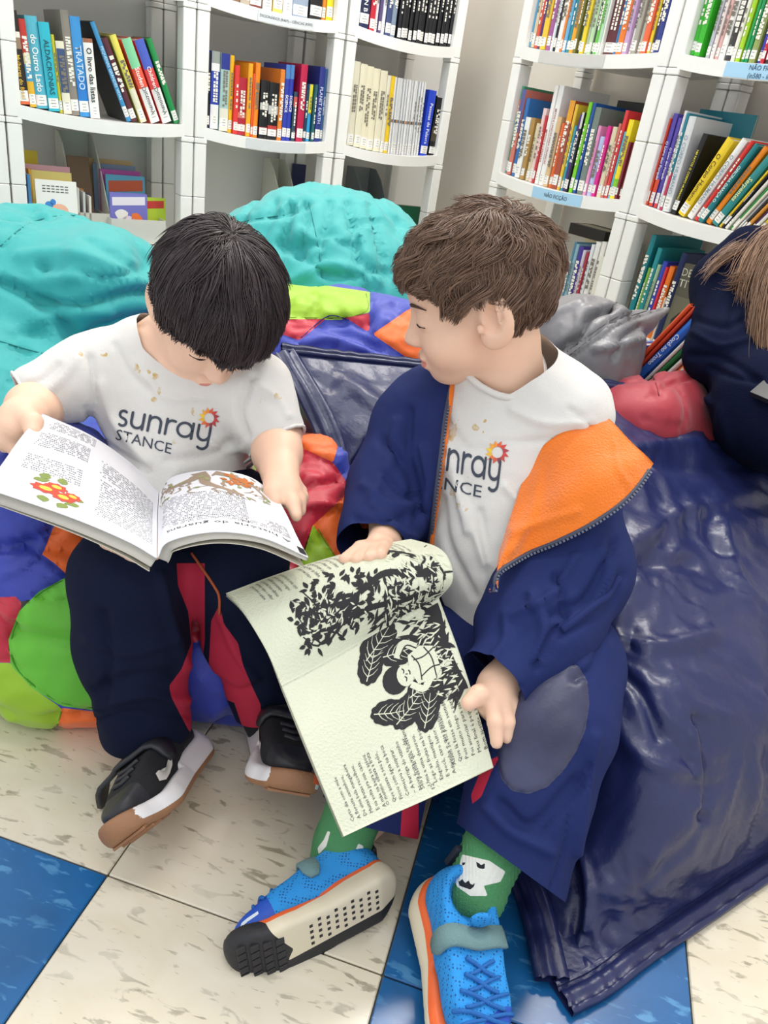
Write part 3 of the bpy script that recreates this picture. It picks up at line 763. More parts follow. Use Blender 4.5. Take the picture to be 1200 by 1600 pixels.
for i in range(len(pol) + 1):
    if (L == i).any():
        cn = 'blue' if i == 0 else pol[i - 1][0]
        for v, f in comps(*sub(V, F, L == i)): obj('fabric_panel', v, f, pc[cn], ps, label=cn + ' panel')
dark = plain('#26304a', .7)
for pts, c in (([(103, 904), (62, 926), (33, 957), (17, 1001), (21, 1038), (53, 1072), (97, 1099), (148, 1106)], '#3f8a1e'), ([(96, 1112), (88, 1140), (82, 1165)], '#6f8f18'), ([(572, 459), (573, 486), (530, 496), (450, 496)], '#6f8f18'), ([(497, 826), (530, 880)], '#6f8f18'), ([(470, 528), (512, 494), (545, 500)], '#1d2a78')):
    stitch(pts, Vb, ps, plain(c, .7), .0009)

# grey bag, red bag
greym = mat('grey_leatherette', '#7c7b7e', .42, .25, 120, spec=.6, var=.12, vscale=9)
s = SDF(); s.ell(W(890, 560, 1.36), (.115, .105, .16), RCAM).ell(W(925, 548, 1.40), (.085, .066, .12), RCAM, k=.04).cone(W(950, 530, 1.42), W(1042, 482, 1.47), .045, .010, k=.03).ell(W(875, 650, 1.42), (.13, .12, .18), RCAM, k=.04)
V, F = clothbag(s, .0055, 33, .0035, 11)
for pts, wp, dp in (([(872, 548), (905, 520), (925, 490), (960, 478)], 6, -.02), ([(885, 552), (930, 520), (970, 495), (1040, 472)], 3, -.006), ([(890, 560), (940, 527), (975, 503), (1040, 480)], 3, -.006), ([(920, 485), (950, 478), (975, 490)], 6, .01), ([(850, 500), (890, 480), (915, 470)], 6, .008), ([(1000, 510), (975, 530), (960, 560)], 5, -.01), ([(840, 545), (870, 560), (900, 580)], 5, -.012), ([(930, 545), (960, 540), (1000, 530)], 6, .009)):
    V = disp(V, F, crease(V, np.array(pts, float), wp, dp))
gb = thing('bean_bag', (.35, 1.4, 0), 'crumpled grey leatherette bean bag behind the brown-haired boy', 'bean bag', 'bean bags on the floor')
obj('leather_cover', V, F, greym, gb)
for o_ in (0, 7): stitch([(886 + o_ * .4, 549 + o_), (930, 517 + o_), (970, 492 + o_), (1040, 470 + o_)], V, gb, plain('#57565a', .5), .0011)
s = SDF(); s.ell(W(975, 668, 1.30), (.110, .084, .13), RCAM).ell(W(1045, 655, 1.33), (.06, .085, .10), RCAM, k=.025).ell(W(1060, 760, 1.42), (.2, .16, .17), RCAM, k=.05)
V, F = clothbag(s, .0055, 43, .003, 11)
for pts, wp, dp in (([(1010, 575), (1020, 595), (1030, 618)], 4, -.005), ([(1030, 590), (1050, 575), (1075, 572)], 4, -.006), ([(1036, 605), (1055, 596), (1078, 590)], 4, -.006), ([(905, 590), (950, 575), (1000, 580)], 8, .006), ([(940, 590), (980, 595), (1010, 590)], 6, -.005)):
    V = disp(V, F, crease(V, np.array(pts, float), wp, dp))
rb = thing('bean_bag', (.45, 1.35, 0), 'red nylon bean bag beside the child in the navy jumper', 'bean bag', 'bean bags on the floor')
obj('fabric_cover', V, F, mat('red_cotton', '#a01f31', .55, .15, 700, sheen=.25), rb); stitch([(1016, 575), (1024, 597), (1030, 618)], V, rb, plain('#7d1526', .6), .001)

# navy leatherette floor cushion
navym = mat('navy_leatherette', '#1f2754', .36, .55, 70, spec=.55, var=.12, vscale=14, detail=9)
G = [[(440, 548, 1.08), (560, 562, 1.12), (700, 576, 1.16), (905, 597, 1.20), (1060, 628, 1.28), (1270, 700, 1.40)],
     [(506, 655, 1.05), (590, 680, 1.04), (760, 720, 1.06), (950, 720, 1.08), (1090, 760, 1.15), (1290, 820, 1.22)],
     [(548, 775, 1.02), (640, 850, 1.0), (800, 900, .98), (970, 900, .95), (1120, 930, .99), (1300, 960, 1.08)],
     [(630, 1000, 1.0), (740, 1070, .97), (860, 1090, .92), (1000, 1080, .855), (1130, 1080, .88), (1310, 1070, .99)],
     [(750, 1220, .97), (830, 1260, .92), (920, 1260, .855), (1030, 1240, .815), (1150, 1200, .865), (1320, 1130, .99)],
     [(828, 1395, .865), (880, 1425, .825), (945, 1410, .80), (1050, 1355, .82), (1170, 1285, .885), (1340, 1180, 1.02)],
     [(868, 1550, .764), (925, 1520, .785), (990, 1476, .825), (1085, 1412, .878), (1200, 1335, .95), (1400, 1205, 1.08)]]
G = np.array([[W(*p) for p in r] for r in G]); G[-1, :, 2] = .012; G[..., 2] = np.maximum(G[..., 2], .012)
n1, n2 = 150, 120; S = patch(G, n1, n2); V = S.reshape(-1, 3); Fq = gridF(n1, n2); F = np.concatenate([Fq[:, [0, 1, 2]], Fq[:, [0, 2, 3]]])
nn = normals(V, F)
if ((CAM - V) * nn).sum() < 0: F = F[:, ::-1].copy()
ti, tj = np.meshgrid(np.linspace(0, 1, n1), np.linspace(0, 1, n2), indexing='ij'); edge = np.minimum(np.minimum(ti, 1 - ti), np.minimum(tj, 1 - tj)).ravel()
e = np.clip(edge / .06, 0, 1)
P = V * np.array([5.5, 5.5, 4])
d = e * (.0036 * ridge(V * np.array([16, 16, 9]) + .6 * fbm(V * 6, 77, 2)[:, None], 71, 3) + .006 * fbm(P, 51, 3) - .012 * np.maximum(ridge(P * 1.3 + 3, 55, 2) - .8, 0))
eb = np.clip((ti.ravel() - .72) / .2, 0, 1) * np.clip(edge / .02, 0, 1) * (1 - np.clip((edge - .12) / .1, 0, 1))
ux = tj.ravel() * 46 + 2.2 * vnoise(np.stack([ti.ravel() * 8, tj.ravel() * 8, ti.ravel() * 0], 1), 5)
d += eb * .0022 * np.sin(ux) * (0.6 + .6 * vnoise(np.stack([tj.ravel() * 14, ti.ravel() * 3, ti.ravel() * 0], 1), 8))
V = disp(V, F, d)
for pts, wp, dp in (([(1090, 1120), (1096, 1180), (1100, 1280)], 7, -.008), ([(1085, 1140), (1090, 1190), (1093, 1260)], 8, .008), ([(985, 850), (1060, 800), (1120, 790)], 14, .010), ([(960, 900), (1010, 880), (1080, 880)], 10, -.009), ([(965, 1000), (1030, 1010), (1110, 990)], 12, .009), ([(950, 1100), (1000, 1180), (1080, 1210)], 14, .007), ([(960, 1040), (1000, 1080), (1030, 1150)], 10, -.008), ([(1130, 820), (1150, 900), (1200, 960)], 12, .010), ([(1000, 720), (1100, 730), (1200, 720)], 12, -.010), ([(990, 700), (1080, 690), (1180, 700)], 9, .008),
                    ([(540, 600), (600, 640), (640, 660)], 14, .010), ([(535, 780), (575, 700), (640, 670)], 10, -.014), ([(900, 1300), (920, 1380), (915, 1450)], 7, .008), ([(880, 1290), (900, 1400), (890, 1500)], 8, -.008), ([(1110, 640), (1120, 690), (1160, 700)], 10, -.012)):
    V = disp(V, F, crease(V, np.array(pts, float), wp, dp))
V[:, 2] = np.maximum(V[:, 2], .004)
# underside
Bk = S.copy(); Bk[1:-1, 1:-1, 2] = np.maximum(.005, Bk[1:-1, 1:-1, 2] * .25); Bk[1:-1, 1:-1, 1] += .05
Vb2 = Bk.reshape(-1, 3); Vb2[:, 2] = np.maximum(Vb2[:, 2], .004); bd = (edge == 0); Vb2[bd] = V[bd]
fc = thing('floor_cushion', (.45, .95, 0), 'large navy leatherette floor cushion under the brown-haired boy', 'floor cushion')
obj('leather_cover', np.concatenate([V, Vb2]), np.concatenate([F, F[:, ::-1] + len(V)]), navym, fc)
Sg = V.reshape(n1, n2, 3)
def flange(path, out, wd, name, flat=False):
    "double-stitched welt: flat ribbon with a raised rim along the cushion edge"
    path = spline(path[::4], 90); out = spline(out[::4], 90); T = np.gradient(path, axis=0); T /= np.linalg.norm(T, axis=1)[:, None]
    kk = np.ones(17) / 17; out = np.stack([np.convolve(np.pad(out[:, c], 8, 'edge'), kk, 'valid') for c in range(3)], 1)
    if flat: out[:, 2] = 0; path[:, 2] = .006; T[:, 2] = 0; T /= np.linalg.norm(T, axis=1)[:, None]
    o = out - (out * T).sum(1)[:, None] * T; o /= np.linalg.norm(o, axis=1)[:, None]; nb = np.cross(T, o)
    if ((CAM - path) * nb).sum() < 0: nb = -nb
    prof = [(-.35, .003), (-.1, .0065), (.12, .002), (.2, .0065), (.55, .0075), (.72, .002), (.8, .006), (1, .0035), (1, -.003), (.5, -.004), (-.35, -.004)]; V = []; k = len(prof); n = len(path)
    wob = .0012 * np.sin(np.arange(n) * .9 + 1.5 * np.sin(np.arange(n) * .31))
    for i in range(n):
        for q, (a, b) in enumerate(prof): V.append(path[i] + o[i] * a * wd + nb[i] * (b + (wob[i] if 0 < q < 8 else 0) * (.4 + .6 * a)))
    V = np.array(V); V[:, 2] = np.maximum(V[:, 2], .001)
    F = [(i * k + j, i * k + (j + 1) % k, (i + 1) * k + (j + 1) % k, (i + 1) * k + j) for i in range(n - 1) for j in range(k)]
    obj(name, V, F, navym, fc)
flange(S[-1], S[-1] - S[-9], .026, 'welted_edge', True); flange(S[:, 2] * .6 + S[:, 3] * .4, S[:, 0] - S[:, 8] * .6 - S[:, 4] * .4, .026, 'welted_edge'); flange(S[0, :90], S[0, :90] - S[10, :90], .012, 'welted_edge')
# ---------------- people: shared pieces ----------------
from mathutils.bvhtree import BVHTree
skin = mat('skin', '#f0c6aa', .5, .06, 500, sss=.1, var=.06, vscale=30)
lipm = mat('lips', '#d98f80', .42, sss=.1)
lashm = plain('#2a1c16', .6); eyew = plain('#e9e3dc', .25); eyeb = plain('#2a1a12', .15)
whitecot = mat('white_cotton', '#d8d6d1', .85, .3, 900, sheen=.2)
navyjer = mat('navy_jersey', '#121930', .9, .25, 900, spec=.15)
navytwill = mat('navy_twill', '#222d5e', .8, .25, 900, spec=.15)
def frame(f, up):
    f = nrm(f); r = nrm(np.cross(f, up)); u = np.cross(r, f); return np.array([r, f, u])
class Local:
    def __init__(s, c, R, k=1.0): s.c = np.asarray(c, float); s.R = np.asarray(R); s.k = k
    def __call__(s, *p):
        P = np.array(p if len(p) == 3 else p[0], float); return s.c + s.k * (P @ s.R)
    def inv(s, V): return ((np.asarray(V) - s.c) @ s.R.T) / s.k
def head_sdf(s, H, mouth=0):
    R = H.R; k = H.k
    def E(c, r, kk=.015, op=1, R2=None): s.ell(H(*c), np.array(r) * k, R if R2 is None else R2 @ R, kk, op)
    E((0, -.006, .028), (.069, .084, .068)); E((0, .022, -.03), (.055, .053, .058), .03); E((0, .028, .038), (.050, .046, .044), .012)
    for x in (-1, 1): E((x * .028, .042, -.036), (.028, .028, .028), .02)
    E((0, .050, -.074), (.024, .021, .018), .025)
    for x in (-1, 1): E((x * .029, .089, .001), (.018, .012, .011), .014, -1); E((x * .029, .0625, -.001), (.0145, .0125, .0105), .005)
    s.cone(H(0, .071, .0), H(0, .0865, -.027), .005 * k, .0085 * k, .012)
    for x in (-1, 1): E((x * .0085, .080, -.0305), (.0065, .008, .006), .005)
    E((0, .0765, -.0515), (.017, .0075, .005), .006); E((0, .0745, -.0615), (.0145, .008, .006), .006)
    if mouth: E((0, .083, -.0565), (.012, .009, .0022), .003, -1)
    for x in (-1, 1):
        Re = rot('Z', -x * 24)
        E((x * .073, -.010, -.006), (.0065, .021, .032), .004, 1, Re); E((x * .070, -.004, -.024), (.0065, .013, .015), .006)
        E((x * .0800, -.006, -.001), (.0115, .0115, .0185), .003, -1, Re); E((x * .0765, .0085, -.010), (.004, .0045, .0065), .004, 1, Re); E((x * .0765, -.013, .002), (.003, .0022, .014), .003, 1, Re)
    s.cone(H(0, -.016, -.03), H(0, -.022, -.10), .038 * k, .038 * k, .03)
def lips_field(H):
    def f(V):
        q = H.inv(V); m = ((q - [0, .080, -.0565]) / [.0165, .02, .0092]); return 1 - (m * m).sum(1) - 9 * (q[:, 1] < .066)
    return f
def eye_parts(H, T, nm, opn=.3):
    for x in (-1, 1):
        n = 12; up = []; lo = []
        for i in range(n):
            t = i / (n - 1) * 2 - 1; xx = x * .029 + t * .0125; yy = .0752 - .0055 * t * t - .002 * max(0, t * x)
            up.append(H(xx, yy - .0006, -.0045 - .0022 * t * t + .001)); lo.append(H(xx, yy - .001, -.0075 + (1 - opn) * .002 + .0025 * t * t))
        V, F = tube(np.array(up), np.interp(np.linspace(0, 1, n), [0, .5, 1], [.0007, .0016, .0009]), 6); obj('eyelashes', V, F, lashm, T)
        V = np.array(up + lo); F = [(i, i + 1, n + i + 1, n + i) for i in range(n - 1)]; V = V + .0007 * H.R[1]
        V2 = V - .003 * H.R[1]
        F2 = [tuple(j + 2 * n for j in f) for f in F]
        obj('eye', np.concatenate([V, V2]), F + F2, eyeb, T)
def brows(H, T, m):
    for x in (-1, 1):
        P = [H(x * (.012 + .033 * t), .0775 - .016 * t * t, .0165 + .004 * math.sin(t * 2.4) - .004 * t) for t in np.linspace(0, 1, 10)]
        V, F = tube(np.array(P), np.interp(np.linspace(0, 1, 10), [0, .3, 1], [.0012, .0022, .0006]), 6); obj('eyebrow', V, F, m, T)
def hair_mat(name, col, mel):
    m = bpy.data.materials.new(name); m.use_nodes = True; nt = m.node_tree; b = nt.nodes['Principled BSDF']; c = srgb(col)
    hi = nt.nodes.new('ShaderNodeHairInfo'); r = nt.nodes.new('ShaderNodeValToRGB'); nt.links.new(hi.outputs['Random'], r.inputs[0])
    r.color_ramp.elements[0].color = (*[x * .6 for x in c], 1); r.color_ramp.elements[1].color = (*[min(1, x * 1.45) for x in c], 1)
    nt.links.new(r.outputs[0], b.inputs['Base Color']); b.inputs['Roughness'].default_value = .36; b.inputs['Specular IOR Level'].default_value = .5
    return m
def hair(H, T, m, n, whorl, line, length, lift, wave=0, wfreq=1, seed=1, rad=.00045, clump=260, back=None, curl=0, r0=(.071, .087, .071), c0=(0, -.006, .028), label='hair', swirl=.25, grav=.0, tuft=.75, asym=0.):
    """strands growing from a scalp ellipsoid outwards from the crown whorl, stopped at the hair line"""
    rg = np.random.default_rng(seed); r0 = np.array(r0); c0 = np.array(c0)
    wv = nrm((np.array(whorl) - c0) / r0); K = 12
    def roots(n):
        pts = rg.normal(size=(n * 4, 3)); pts /= np.linalg.norm(pts, axis=1)[:, None]
        az = np.degrees(np.arctan2(np.abs(pts[:, 0]), pts[:, 1])); zl = np.interp(az, line[0], line[1]) + asym * np.clip(pts[:, 0] * 3, 0, 1); P = c0 + pts * r0
        return pts[P[:, 2] > zl + .004][:n]
    def grow(pts, ph, L, offk, jit, lz):
        n = len(pts); pos = np.zeros((n, K, 3)); cur = pts.copy(); alive = np.ones(n)
        for k in range(K):
            t = k / (K - 1); base = c0 + cur * r0; Nn = cur / r0; Nn /= np.linalg.norm(Nn, axis=1)[:, None]
            pos[:, k] = base + Nn * (.0015 + offk * math.sqrt(t + .02))[:, None]
            if k == K - 1: break
            d = cur - wv; d -= (d * cur).sum(1)[:, None] * cur; dn = np.linalg.norm(d, axis=1); d /= dn[:, None] + 1e-6
            side = np.cross(cur, d); far = np.linalg.norm(cur - wv, axis=1)
            d = d + side * (swirl * np.exp(-3 * far))[:, None] + side * (wave * np.sin(ph + t * 6.283 * wfreq + far * 5))[:, None] + jit
            d[:, 2] -= grav * t
            d -= (d * cur).sum(1)[:, None] * cur; d /= np.linalg.norm(d, axis=1)[:, None]
            nx = cur + d * (L / (K - 1) / np.linalg.norm(d * r0, axis=1) * alive)[:, None]; nx /= np.linalg.norm(nx, axis=1)[:, None]
            az = np.degrees(np.arctan2(np.abs(nx[:, 0]), nx[:, 1])); zl = np.interp(az, line[0], line[1]) + lz + asym * np.clip(nx[:, 0] * 3, 0, 1)
            alive = np.where((c0 + nx * r0)[:, 2] < zl, alive * .25, alive); cur = nx
        return pos
    gp = roots(clump); m_ = len(gp); pts = roots(n); n = len(pts); ci = (pts @ gp.T).argmax(1)
    gph = rg.uniform(0, 6.28, m_); gl = length * (.85 + .3 * rg.random(m_)); go = lift[0] + (lift[1] - lift[0]) * rg.random(m_); gz = .004 * rg.normal(size=m_); gj = .12 * rg.normal(size=(m_, 3))
    PG = grow(gp, gph, gl, go, gj, gz); ph = gph[ci] + .3 * rg.normal(size=n)
    pos = grow(pts, ph, gl[ci] * (.85 + .3 * rg.random(n)), go[ci] + .0012 * rg.normal(size=n), gj[ci] + .05 * rg.normal(size=(n, 3)), gz[ci] + .0015 * rg.normal(size=n))
    t = np.linspace(0, 1, K)[None, :, None]; wc = tuft * t ** .8; sp = (.0022 * rg.normal(size=(n, 3)))[:, None, :]
    pos = pos * (1 - wc) + (PG[ci] + sp) * wc
    if curl:
        t = np.linspace(0, 1, K)[None, :]; a = ph[:, None] + 6.283 * wfreq * 1.3 * t
        pos += (curl * t * np.sin(a))[..., None] * np.cross(pts, [0.3, .2, 1.0])[:, None, :] + (curl * t * np.cos(a))[..., None] * pts[:, None, :] * .8
    Wp = H(pos.reshape(-1, 3)) - WL(T)
    hc = bpy.data.hair_curves.new('hair'); hc.add_curves([K] * n)
    hc.points.foreach_set('position', Wp.ravel().astype(f32))
    rr = np.tile(np.interp(np.linspace(0, 1, K), [0, .7, 1], [rad, rad, rad * .25]), n)
    at = hc.attributes.get('radius') or hc.attributes.new('radius', 'FLOAT', 'POINT'); at.data.foreach_set('value', rr.astype(f32))
    hc.materials.append(m)
    return link(label, hc, T, kind='stuff')
def cap(H, T, m, line, th=.009, h=.004, r0=(.069, .084, .068), c0=(0, -.006, .028), asym=0.):
    s = SDF(); s.ell(H(*c0), (np.array(r0) + th) * H.k, H.R); V, F = polygonize(s, h); L = np.zeros(len(F), int)
    def fld(V):
        q = H.inv(V); az = np.degrees(np.arctan2(np.abs(q[:, 0]), q[:, 1])); return q[:, 2] - np.interp(az, line[0], line[1]) - asym * np.clip(q[:, 0] / .024, 0, 1) * (q[:, 1] > 0)
    V, F, L, ins = split(V, F, L, fld(V)); V, F = sub(V, F, ins); obj('scalp_hair', V, F, m, T)
class Drape:
    def __init__(s, V, F): s.V = V; s.F = F; s.b = BVHTree.FromPolygons([tuple(v) for v in V], [tuple(int(i) for i in f) for f in F])
    def px(s, Q, off=.0008):
        out = []; last = None
        for x, y in Q:
            d = Vector(nrm(ray(x, y))); h = s.b.ray_cast(Vector(CAM), d)
            if h[0] is None:
                p = np.array(last if last is not None else CAM + ray(x, y) * .9)
            else:
                n = h[1]; n = -n if n.dot(d) > 0 else n; p = np.array(h[0] + n * off)
            last = p; out.append(p)
        return np.array(out)
def strokes2d(lines, w, cap_=True):
    "flat rounded strokes -> triangles; lines: list of point arrays"
    V = []; F = []
    for P in lines:
        P = np.asarray(P, float); T = np.gradient(P, axis=0); T /= np.linalg.norm(T, axis=1)[:, None] + 1e-9; N = np.stack([-T[:, 1], T[:, 0]], 1) * w / 2
        n0 = len(V); m = len(P); V += list(P + N) + list(P - N)
        for i in range(m - 1): F += [(n0 + i, n0 + m + i, n0 + i + 1), (n0 + i + 1, n0 + m + i, n0 + m + i + 1)]
        if cap_:
            for e in (0, m - 1):
                c = len(V); V.append(P[e])
                for k in range(9): a = 2 * math.pi * k / 8; V.append(P[e] + w / 2 * np.array([math.cos(a), math.sin(a)]))
                F += [(c, c + 1 + k, c + 2 + k) for k in range(8)]
    return np.array(V), np.array(F)
def arc(cx, cy, r, a0, a1, n=14, ry=None):
    t = np.radians(np.linspace(a0, a1, n)); return np.stack([cx + r * np.cos(t), cy + (ry or r) * np.sin(t)], 1)
def logo_lines():
    "the word sunray in round monoline letters: x-height 1"
    Ls = []
    def j(*a): Ls.append(np.concatenate(a))
    j(arc(.30, .76, .24, 50, 250, 12), arc(.30, .25, .25, 100, -130, 14)[1:])                                      # s
    j(np.array([[.85, 1.0], [.85, .42]]), arc(1.22, .40, .37, 180, 360, 14), np.array([[1.59, .5], [1.59, 1.0]])); Ls.append(np.array([[1.59, .9], [1.59, 0]]))   # u
    Ls.append(np.array([[1.95, 0], [1.95, 1.0]])); j(arc(2.32, .60, .37, 180, 0, 14), np.array([[2.69, .5], [2.69, 0]]))   # n
    Ls.append(np.array([[3.05, 0], [3.05, 1.0]])); Ls.append(arc(3.42, .58, .37, 180, 65, 9))                         # r
    Ls.append(arc(4.22, .5, .46, 0, 360, 24)); Ls.append(np.array([[4.70, 1.0], [4.70, 0]]))                          # a
    j(np.array([[5.05, 1.0], [5.05, .45]]), arc(5.42, .42, .37, 180, 360, 12)); j(np.array([[5.79, 1.0], [5.79, -.15]]), arc(5.42, -.15, .37, 0, -130, 10)[1:])   # y
    return Ls
def resample(P, d):
    P = np.asarray(P, float); l = np.concatenate([[0], np.cumsum(np.linalg.norm(np.diff(P, axis=0), axis=1))]); n = max(2, int(l[-1] / d) + 1)
    t = np.linspace(0, l[-1], n); return np.stack([np.interp(t, l, P[:, k]) for k in range(P.shape[1])], 1)
inkm = plain('#39414f', .7)
def shirt_logo(D, T, o, ex, ey, so, sx, sy, sun, sr, keep=None):
    "o: pixel origin of the word, ex/ey: pixel vectors of one x-height unit"
    o = np.array(o, float); ex = np.array(ex, float); ey = np.array(ey, float)
    def put(name, V2, F2, m):
        if keep is not None:
            k = keep(V2); F2 = F2[k[F2].all(1)]
            V2, F2 = sub(V2, F2, np.ones(len(F2), bool))
        obj(name, D.px(V2), F2, m, T, False)
    V2, F2 = strokes2d([resample(l, .12) for l in logo_lines()], .17); put('shirt_lettering', o + V2[:, :1] * ex + V2[:, 1:] * ey, F2, inkm)
    tv, tf = text2d('STANCE', 1, .0); tv = tv.copy(); tv[:, 0] *= 1.12
    put('shirt_lettering', np.array(so) + tv[:, :1] * np.array(sx) + tv[:, 1:] * np.array(sy), tf, inkm)
    cx, cy = sun; cols = ['#c9433f', '#b8433f', '#8a3f4a', '#c9573f', '#e0703a', '#e8b23a', '#f0c93a', '#e9a53a', '#e8903a', '#d9603f', '#c9483f', '#a83f45']
    for i in range(12):
        a = 2 * math.pi * i / 12; b = a + 2 * math.pi / 12; mid = (a + b) / 2; r1, r2 = sr * .58, sr * 1.0; ri = sr * .52
        q = [(ri * math.cos(a), ri * math.sin(a)), (r1 * 1.25 * math.cos(a), r1 * 1.25 * math.sin(a)), (r2 * 1.12 * math.cos(mid + .12), r2 * 1.12 * math.sin(mid + .12)), (r1 * 1.25 * math.cos(b), r1 * 1.25 * math.sin(b)), (ri * math.cos(b), ri * math.sin(b)), (ri * math.cos(mid), ri * math.sin(mid))]
        put('shirt_sun_ray', np.array([(cx + x, cy + y) for x, y in q]), np.array([(0, 1, 5), (1, 2, 3), (1, 3, 5), (5, 3, 4)]), plain(cols[i], .7))
def stain_field(bl, seed):
    def f(V):
        Q = PX(V); n = fbm(V * 160, seed, 2); d = np.full(len(V), -1e9)
        for x, y, r in bl: d = np.maximum(d, r - np.linalg.norm((Q - [x, y]) * [1, .8], axis=1))
        return d + 5 * n - 1
    return f
stainm = mat('white_cotton_stained', '#d8d6d1', .85, .3, 900, sheen=.2, var=.1, vscale=110, col2='#c2a35e')
def garment(name, V, F, T, mats, fields=(), keep=None, split_parts=()):
    "mats[0] base; fields -> material slots"
    L = np.zeros(len(F), int); V, F, L = weldsplit(V, F, L, [(i + 1, f) for i, f in enumerate(fields)])
    o = obj(name, V, F, mats, T, True, L); return o, V, F
def fingers(s, P, k=.004):
    "P: list of [(pixel x, y, zc, radius)...] chains"
    for c in P: s.chain([(W(x, y, z), r) for x, y, z, r in c], k)
# ---------------- shoes ----------------
def meshdots(m):
    nt = m.node_tree; N = nt.nodes; L = nt.links; mp = [n for n in N if n.type == 'MAPPING'][0]; v = N.new('ShaderNodeTexVoronoi'); v.inputs['Scale'].default_value = 300; v.inputs['Randomness'].default_value = .25; L.new(mp.outputs[0], v.inputs['Vector'])
    r = N.new('ShaderNodeValToRGB'); r.color_ramp.elements[0].position = .22; r.color_ramp.elements[1].position = .34; r.color_ramp.elements[0].color = (*srgb('#12508c'), 1); r.color_ramp.elements[1].color = (*srgb('#2390dc'), 1); L.new(v.outputs['Distance'], r.inputs[0]); L.new(r.outputs[0], N['Principled BSDF'].inputs['Base Color']); return m
def shoe(nm, Lc, parent, style, mirror=1, edge_side=1, orange_side=1):
    def S2(P, infl=0):
        d = None
        for (x0, y0, r0_), (x1, y1, r1_) in (((0, -.056, .0285), (0.001, -.005, .0265)), ((.001, -.005, .0265), (.003, .045, .0345)), ((.003, .045, .0345), (-.001, .072, .0275))):
            a = np.array([x0 * mirror, y0]); e = np.array([x1 * mirror, y1]) - a; q = P[:, :2] - a; t = np.clip(q @ e / (e @ e), 0, 1)
            dd = np.linalg.norm(q - t[:, None] * e, axis=1) - (r0_ + (r1_ - r0_) * t); d = dd if d is None else np.minimum(d, dd)
        return d - infl
    def rock(P): return .9 * np.maximum(P[:, 1] - .045, 0) ** 1.6 * 2.2 + .4 * np.maximum(-P[:, 1] - .06, 0)
    def solef(Pw):
        P = Lc.inv(Pw); z = P[:, 2] - rock(P); d2 = S2(P, .002 + .002 * np.sin(z * 160)); dz = np.abs(z - .011 - .004 * (P[:, 1] < 0)) - .011 - .004 * (P[:, 1] < 0); q = np.maximum(np.stack([d2 + .004, dz + .004], 1), 0)
        return (np.linalg.norm(q, axis=1) + np.minimum(np.maximum(d2 + .004, dz + .004), 0) - .004).astype(f32)
    s = SDF(); s.bb = Lc(np.array([[x, y, z] for x in (-.045, .045) for y in (-.1, .12) for z in (-.005, .05)])); s.fn(solef, .002)
    V, F = polygonize(s, .0026, pad=.005)
    fields = []; mats = []
    if style == 'black':
        mats = [plain('#e6e3e2', .5), mat('gum_rubber', '#9a6f4f', .6, .3, 300), plain('#ee6a3a', .5)]
        fields = [lambda V: .006 + .016 * np.clip((Lc.inv(V)[:, 1] - .055) / .012, 0, 1) * (np.abs(Lc.inv(V)[:, 0]) < .024) - (Lc.inv(V)[:, 2] - rock(Lc.inv(V))),
                  lambda V: np.minimum(np.minimum(.006 - np.abs(Lc.inv(V)[:, 2] - rock(Lc.inv(V)) - .017), Lc.inv(V)[:, 1] - .055), Lc.inv(V)[:, 0] * orange_side - .020)]
    else:
        mats = [plain('#ddd2b8', .6), plain('#ef6a32', .5), mat('black_rubber', '#26262a', .6, .3, 300)]
        fields = [lambda V: np.minimum(.0052 - np.abs(Lc.inv(V)[:, 2] - rock(Lc.inv(V)) - .0185 - .009 * np.clip((.03 - Lc.inv(V)[:, 1]) / .06, 0, 1)), .075 - Lc.inv(V)[:, 1]),
                  lambda V: np.minimum(.004 + .020 * np.clip((Lc.inv(V)[:, 1] - .055) / .015, 0, 1) - (Lc.inv(V)[:, 2] - rock(Lc.inv(V))), np.maximum(Lc.inv(V)[:, 1] - .042 - .6 * np.abs(Lc.inv(V)[:, 0]), -.012 - Lc.inv(V)[:, 0] * edge_side))]
    L = np.zeros(len(F), int); V, F, L = weldsplit(V, F, L, [(i + 1, f) for i, f in enumerate(fields)]); obj('sole', V, F, mats, parent, True, L)
    # outsole blocks: tread grooves as thin bars
    b = MB(lambda P: Lc(np.asarray(P, float)))
    for k in range(14):
        y = -.07 + k * .012
        if style == 'blue' and y < .04: continue
        wv = .018 if y < .02 else .022
        zz = float(rock(np.array([[0, y, 0]]))[0])
        for q in range(5 if style == 'blue' else 1):
            a_, b__ = (-wv, wv) if style != 'blue' else (-.022 + .0092 * q, -.022 + .0092 * q + .0075)
            b.box((a_, y, zz - .0008), (b__, y + (.009 if style == 'blue' else .006), zz + .002), .0004)
    if style == 'blue':
        for i in range(9):
            for k in range(4): x, y = -.006 + .008 * k + .004 * (i % 2), -.055 + .0095 * i; b.box((x * edge_side - .0018, y - .0018, -.0006), (x * edge_side + .0018, y + .0018, .001), .0003)
    b.build('tread', MATS['gum_rubber' if style == 'black' else 'black_rubber'], parent)['kind'] = 'stuff'
    # upper
    s = SDF(); m_ = mirror
    s.chain([(Lc(0, -.054, .040), .0262), (Lc(0.001 * m_, .0, .040), .0262), (Lc(.002 * m_, .045, .0365), .0255), (Lc(-.001 * m_, .070, .0375), .0225)], .02)
    s.chain([(Lc(0, -.050, .052), .0245), (Lc(0, -.02, .064), .0245), (Lc(0, .03, .046), .0245)], .02); s.cone(Lc(0, -.046, .058), Lc(0, -.042, .078), .0265, .0275, .012)
    s.cone(Lc(0, -.040, .070), Lc(0, -.034, .12), .0215, .0225, .004, -1)
    s.fn(lambda P: ((.0735 - .22 * (Lc.inv(P)[:, 1] + .045)) - Lc.inv(P)[:, 2]).astype(f32) * Lc.k, .006, -1)
    V, F = polygonize(s, .0025); q = Lc.inv(V); L = np.zeros(len(F), int)
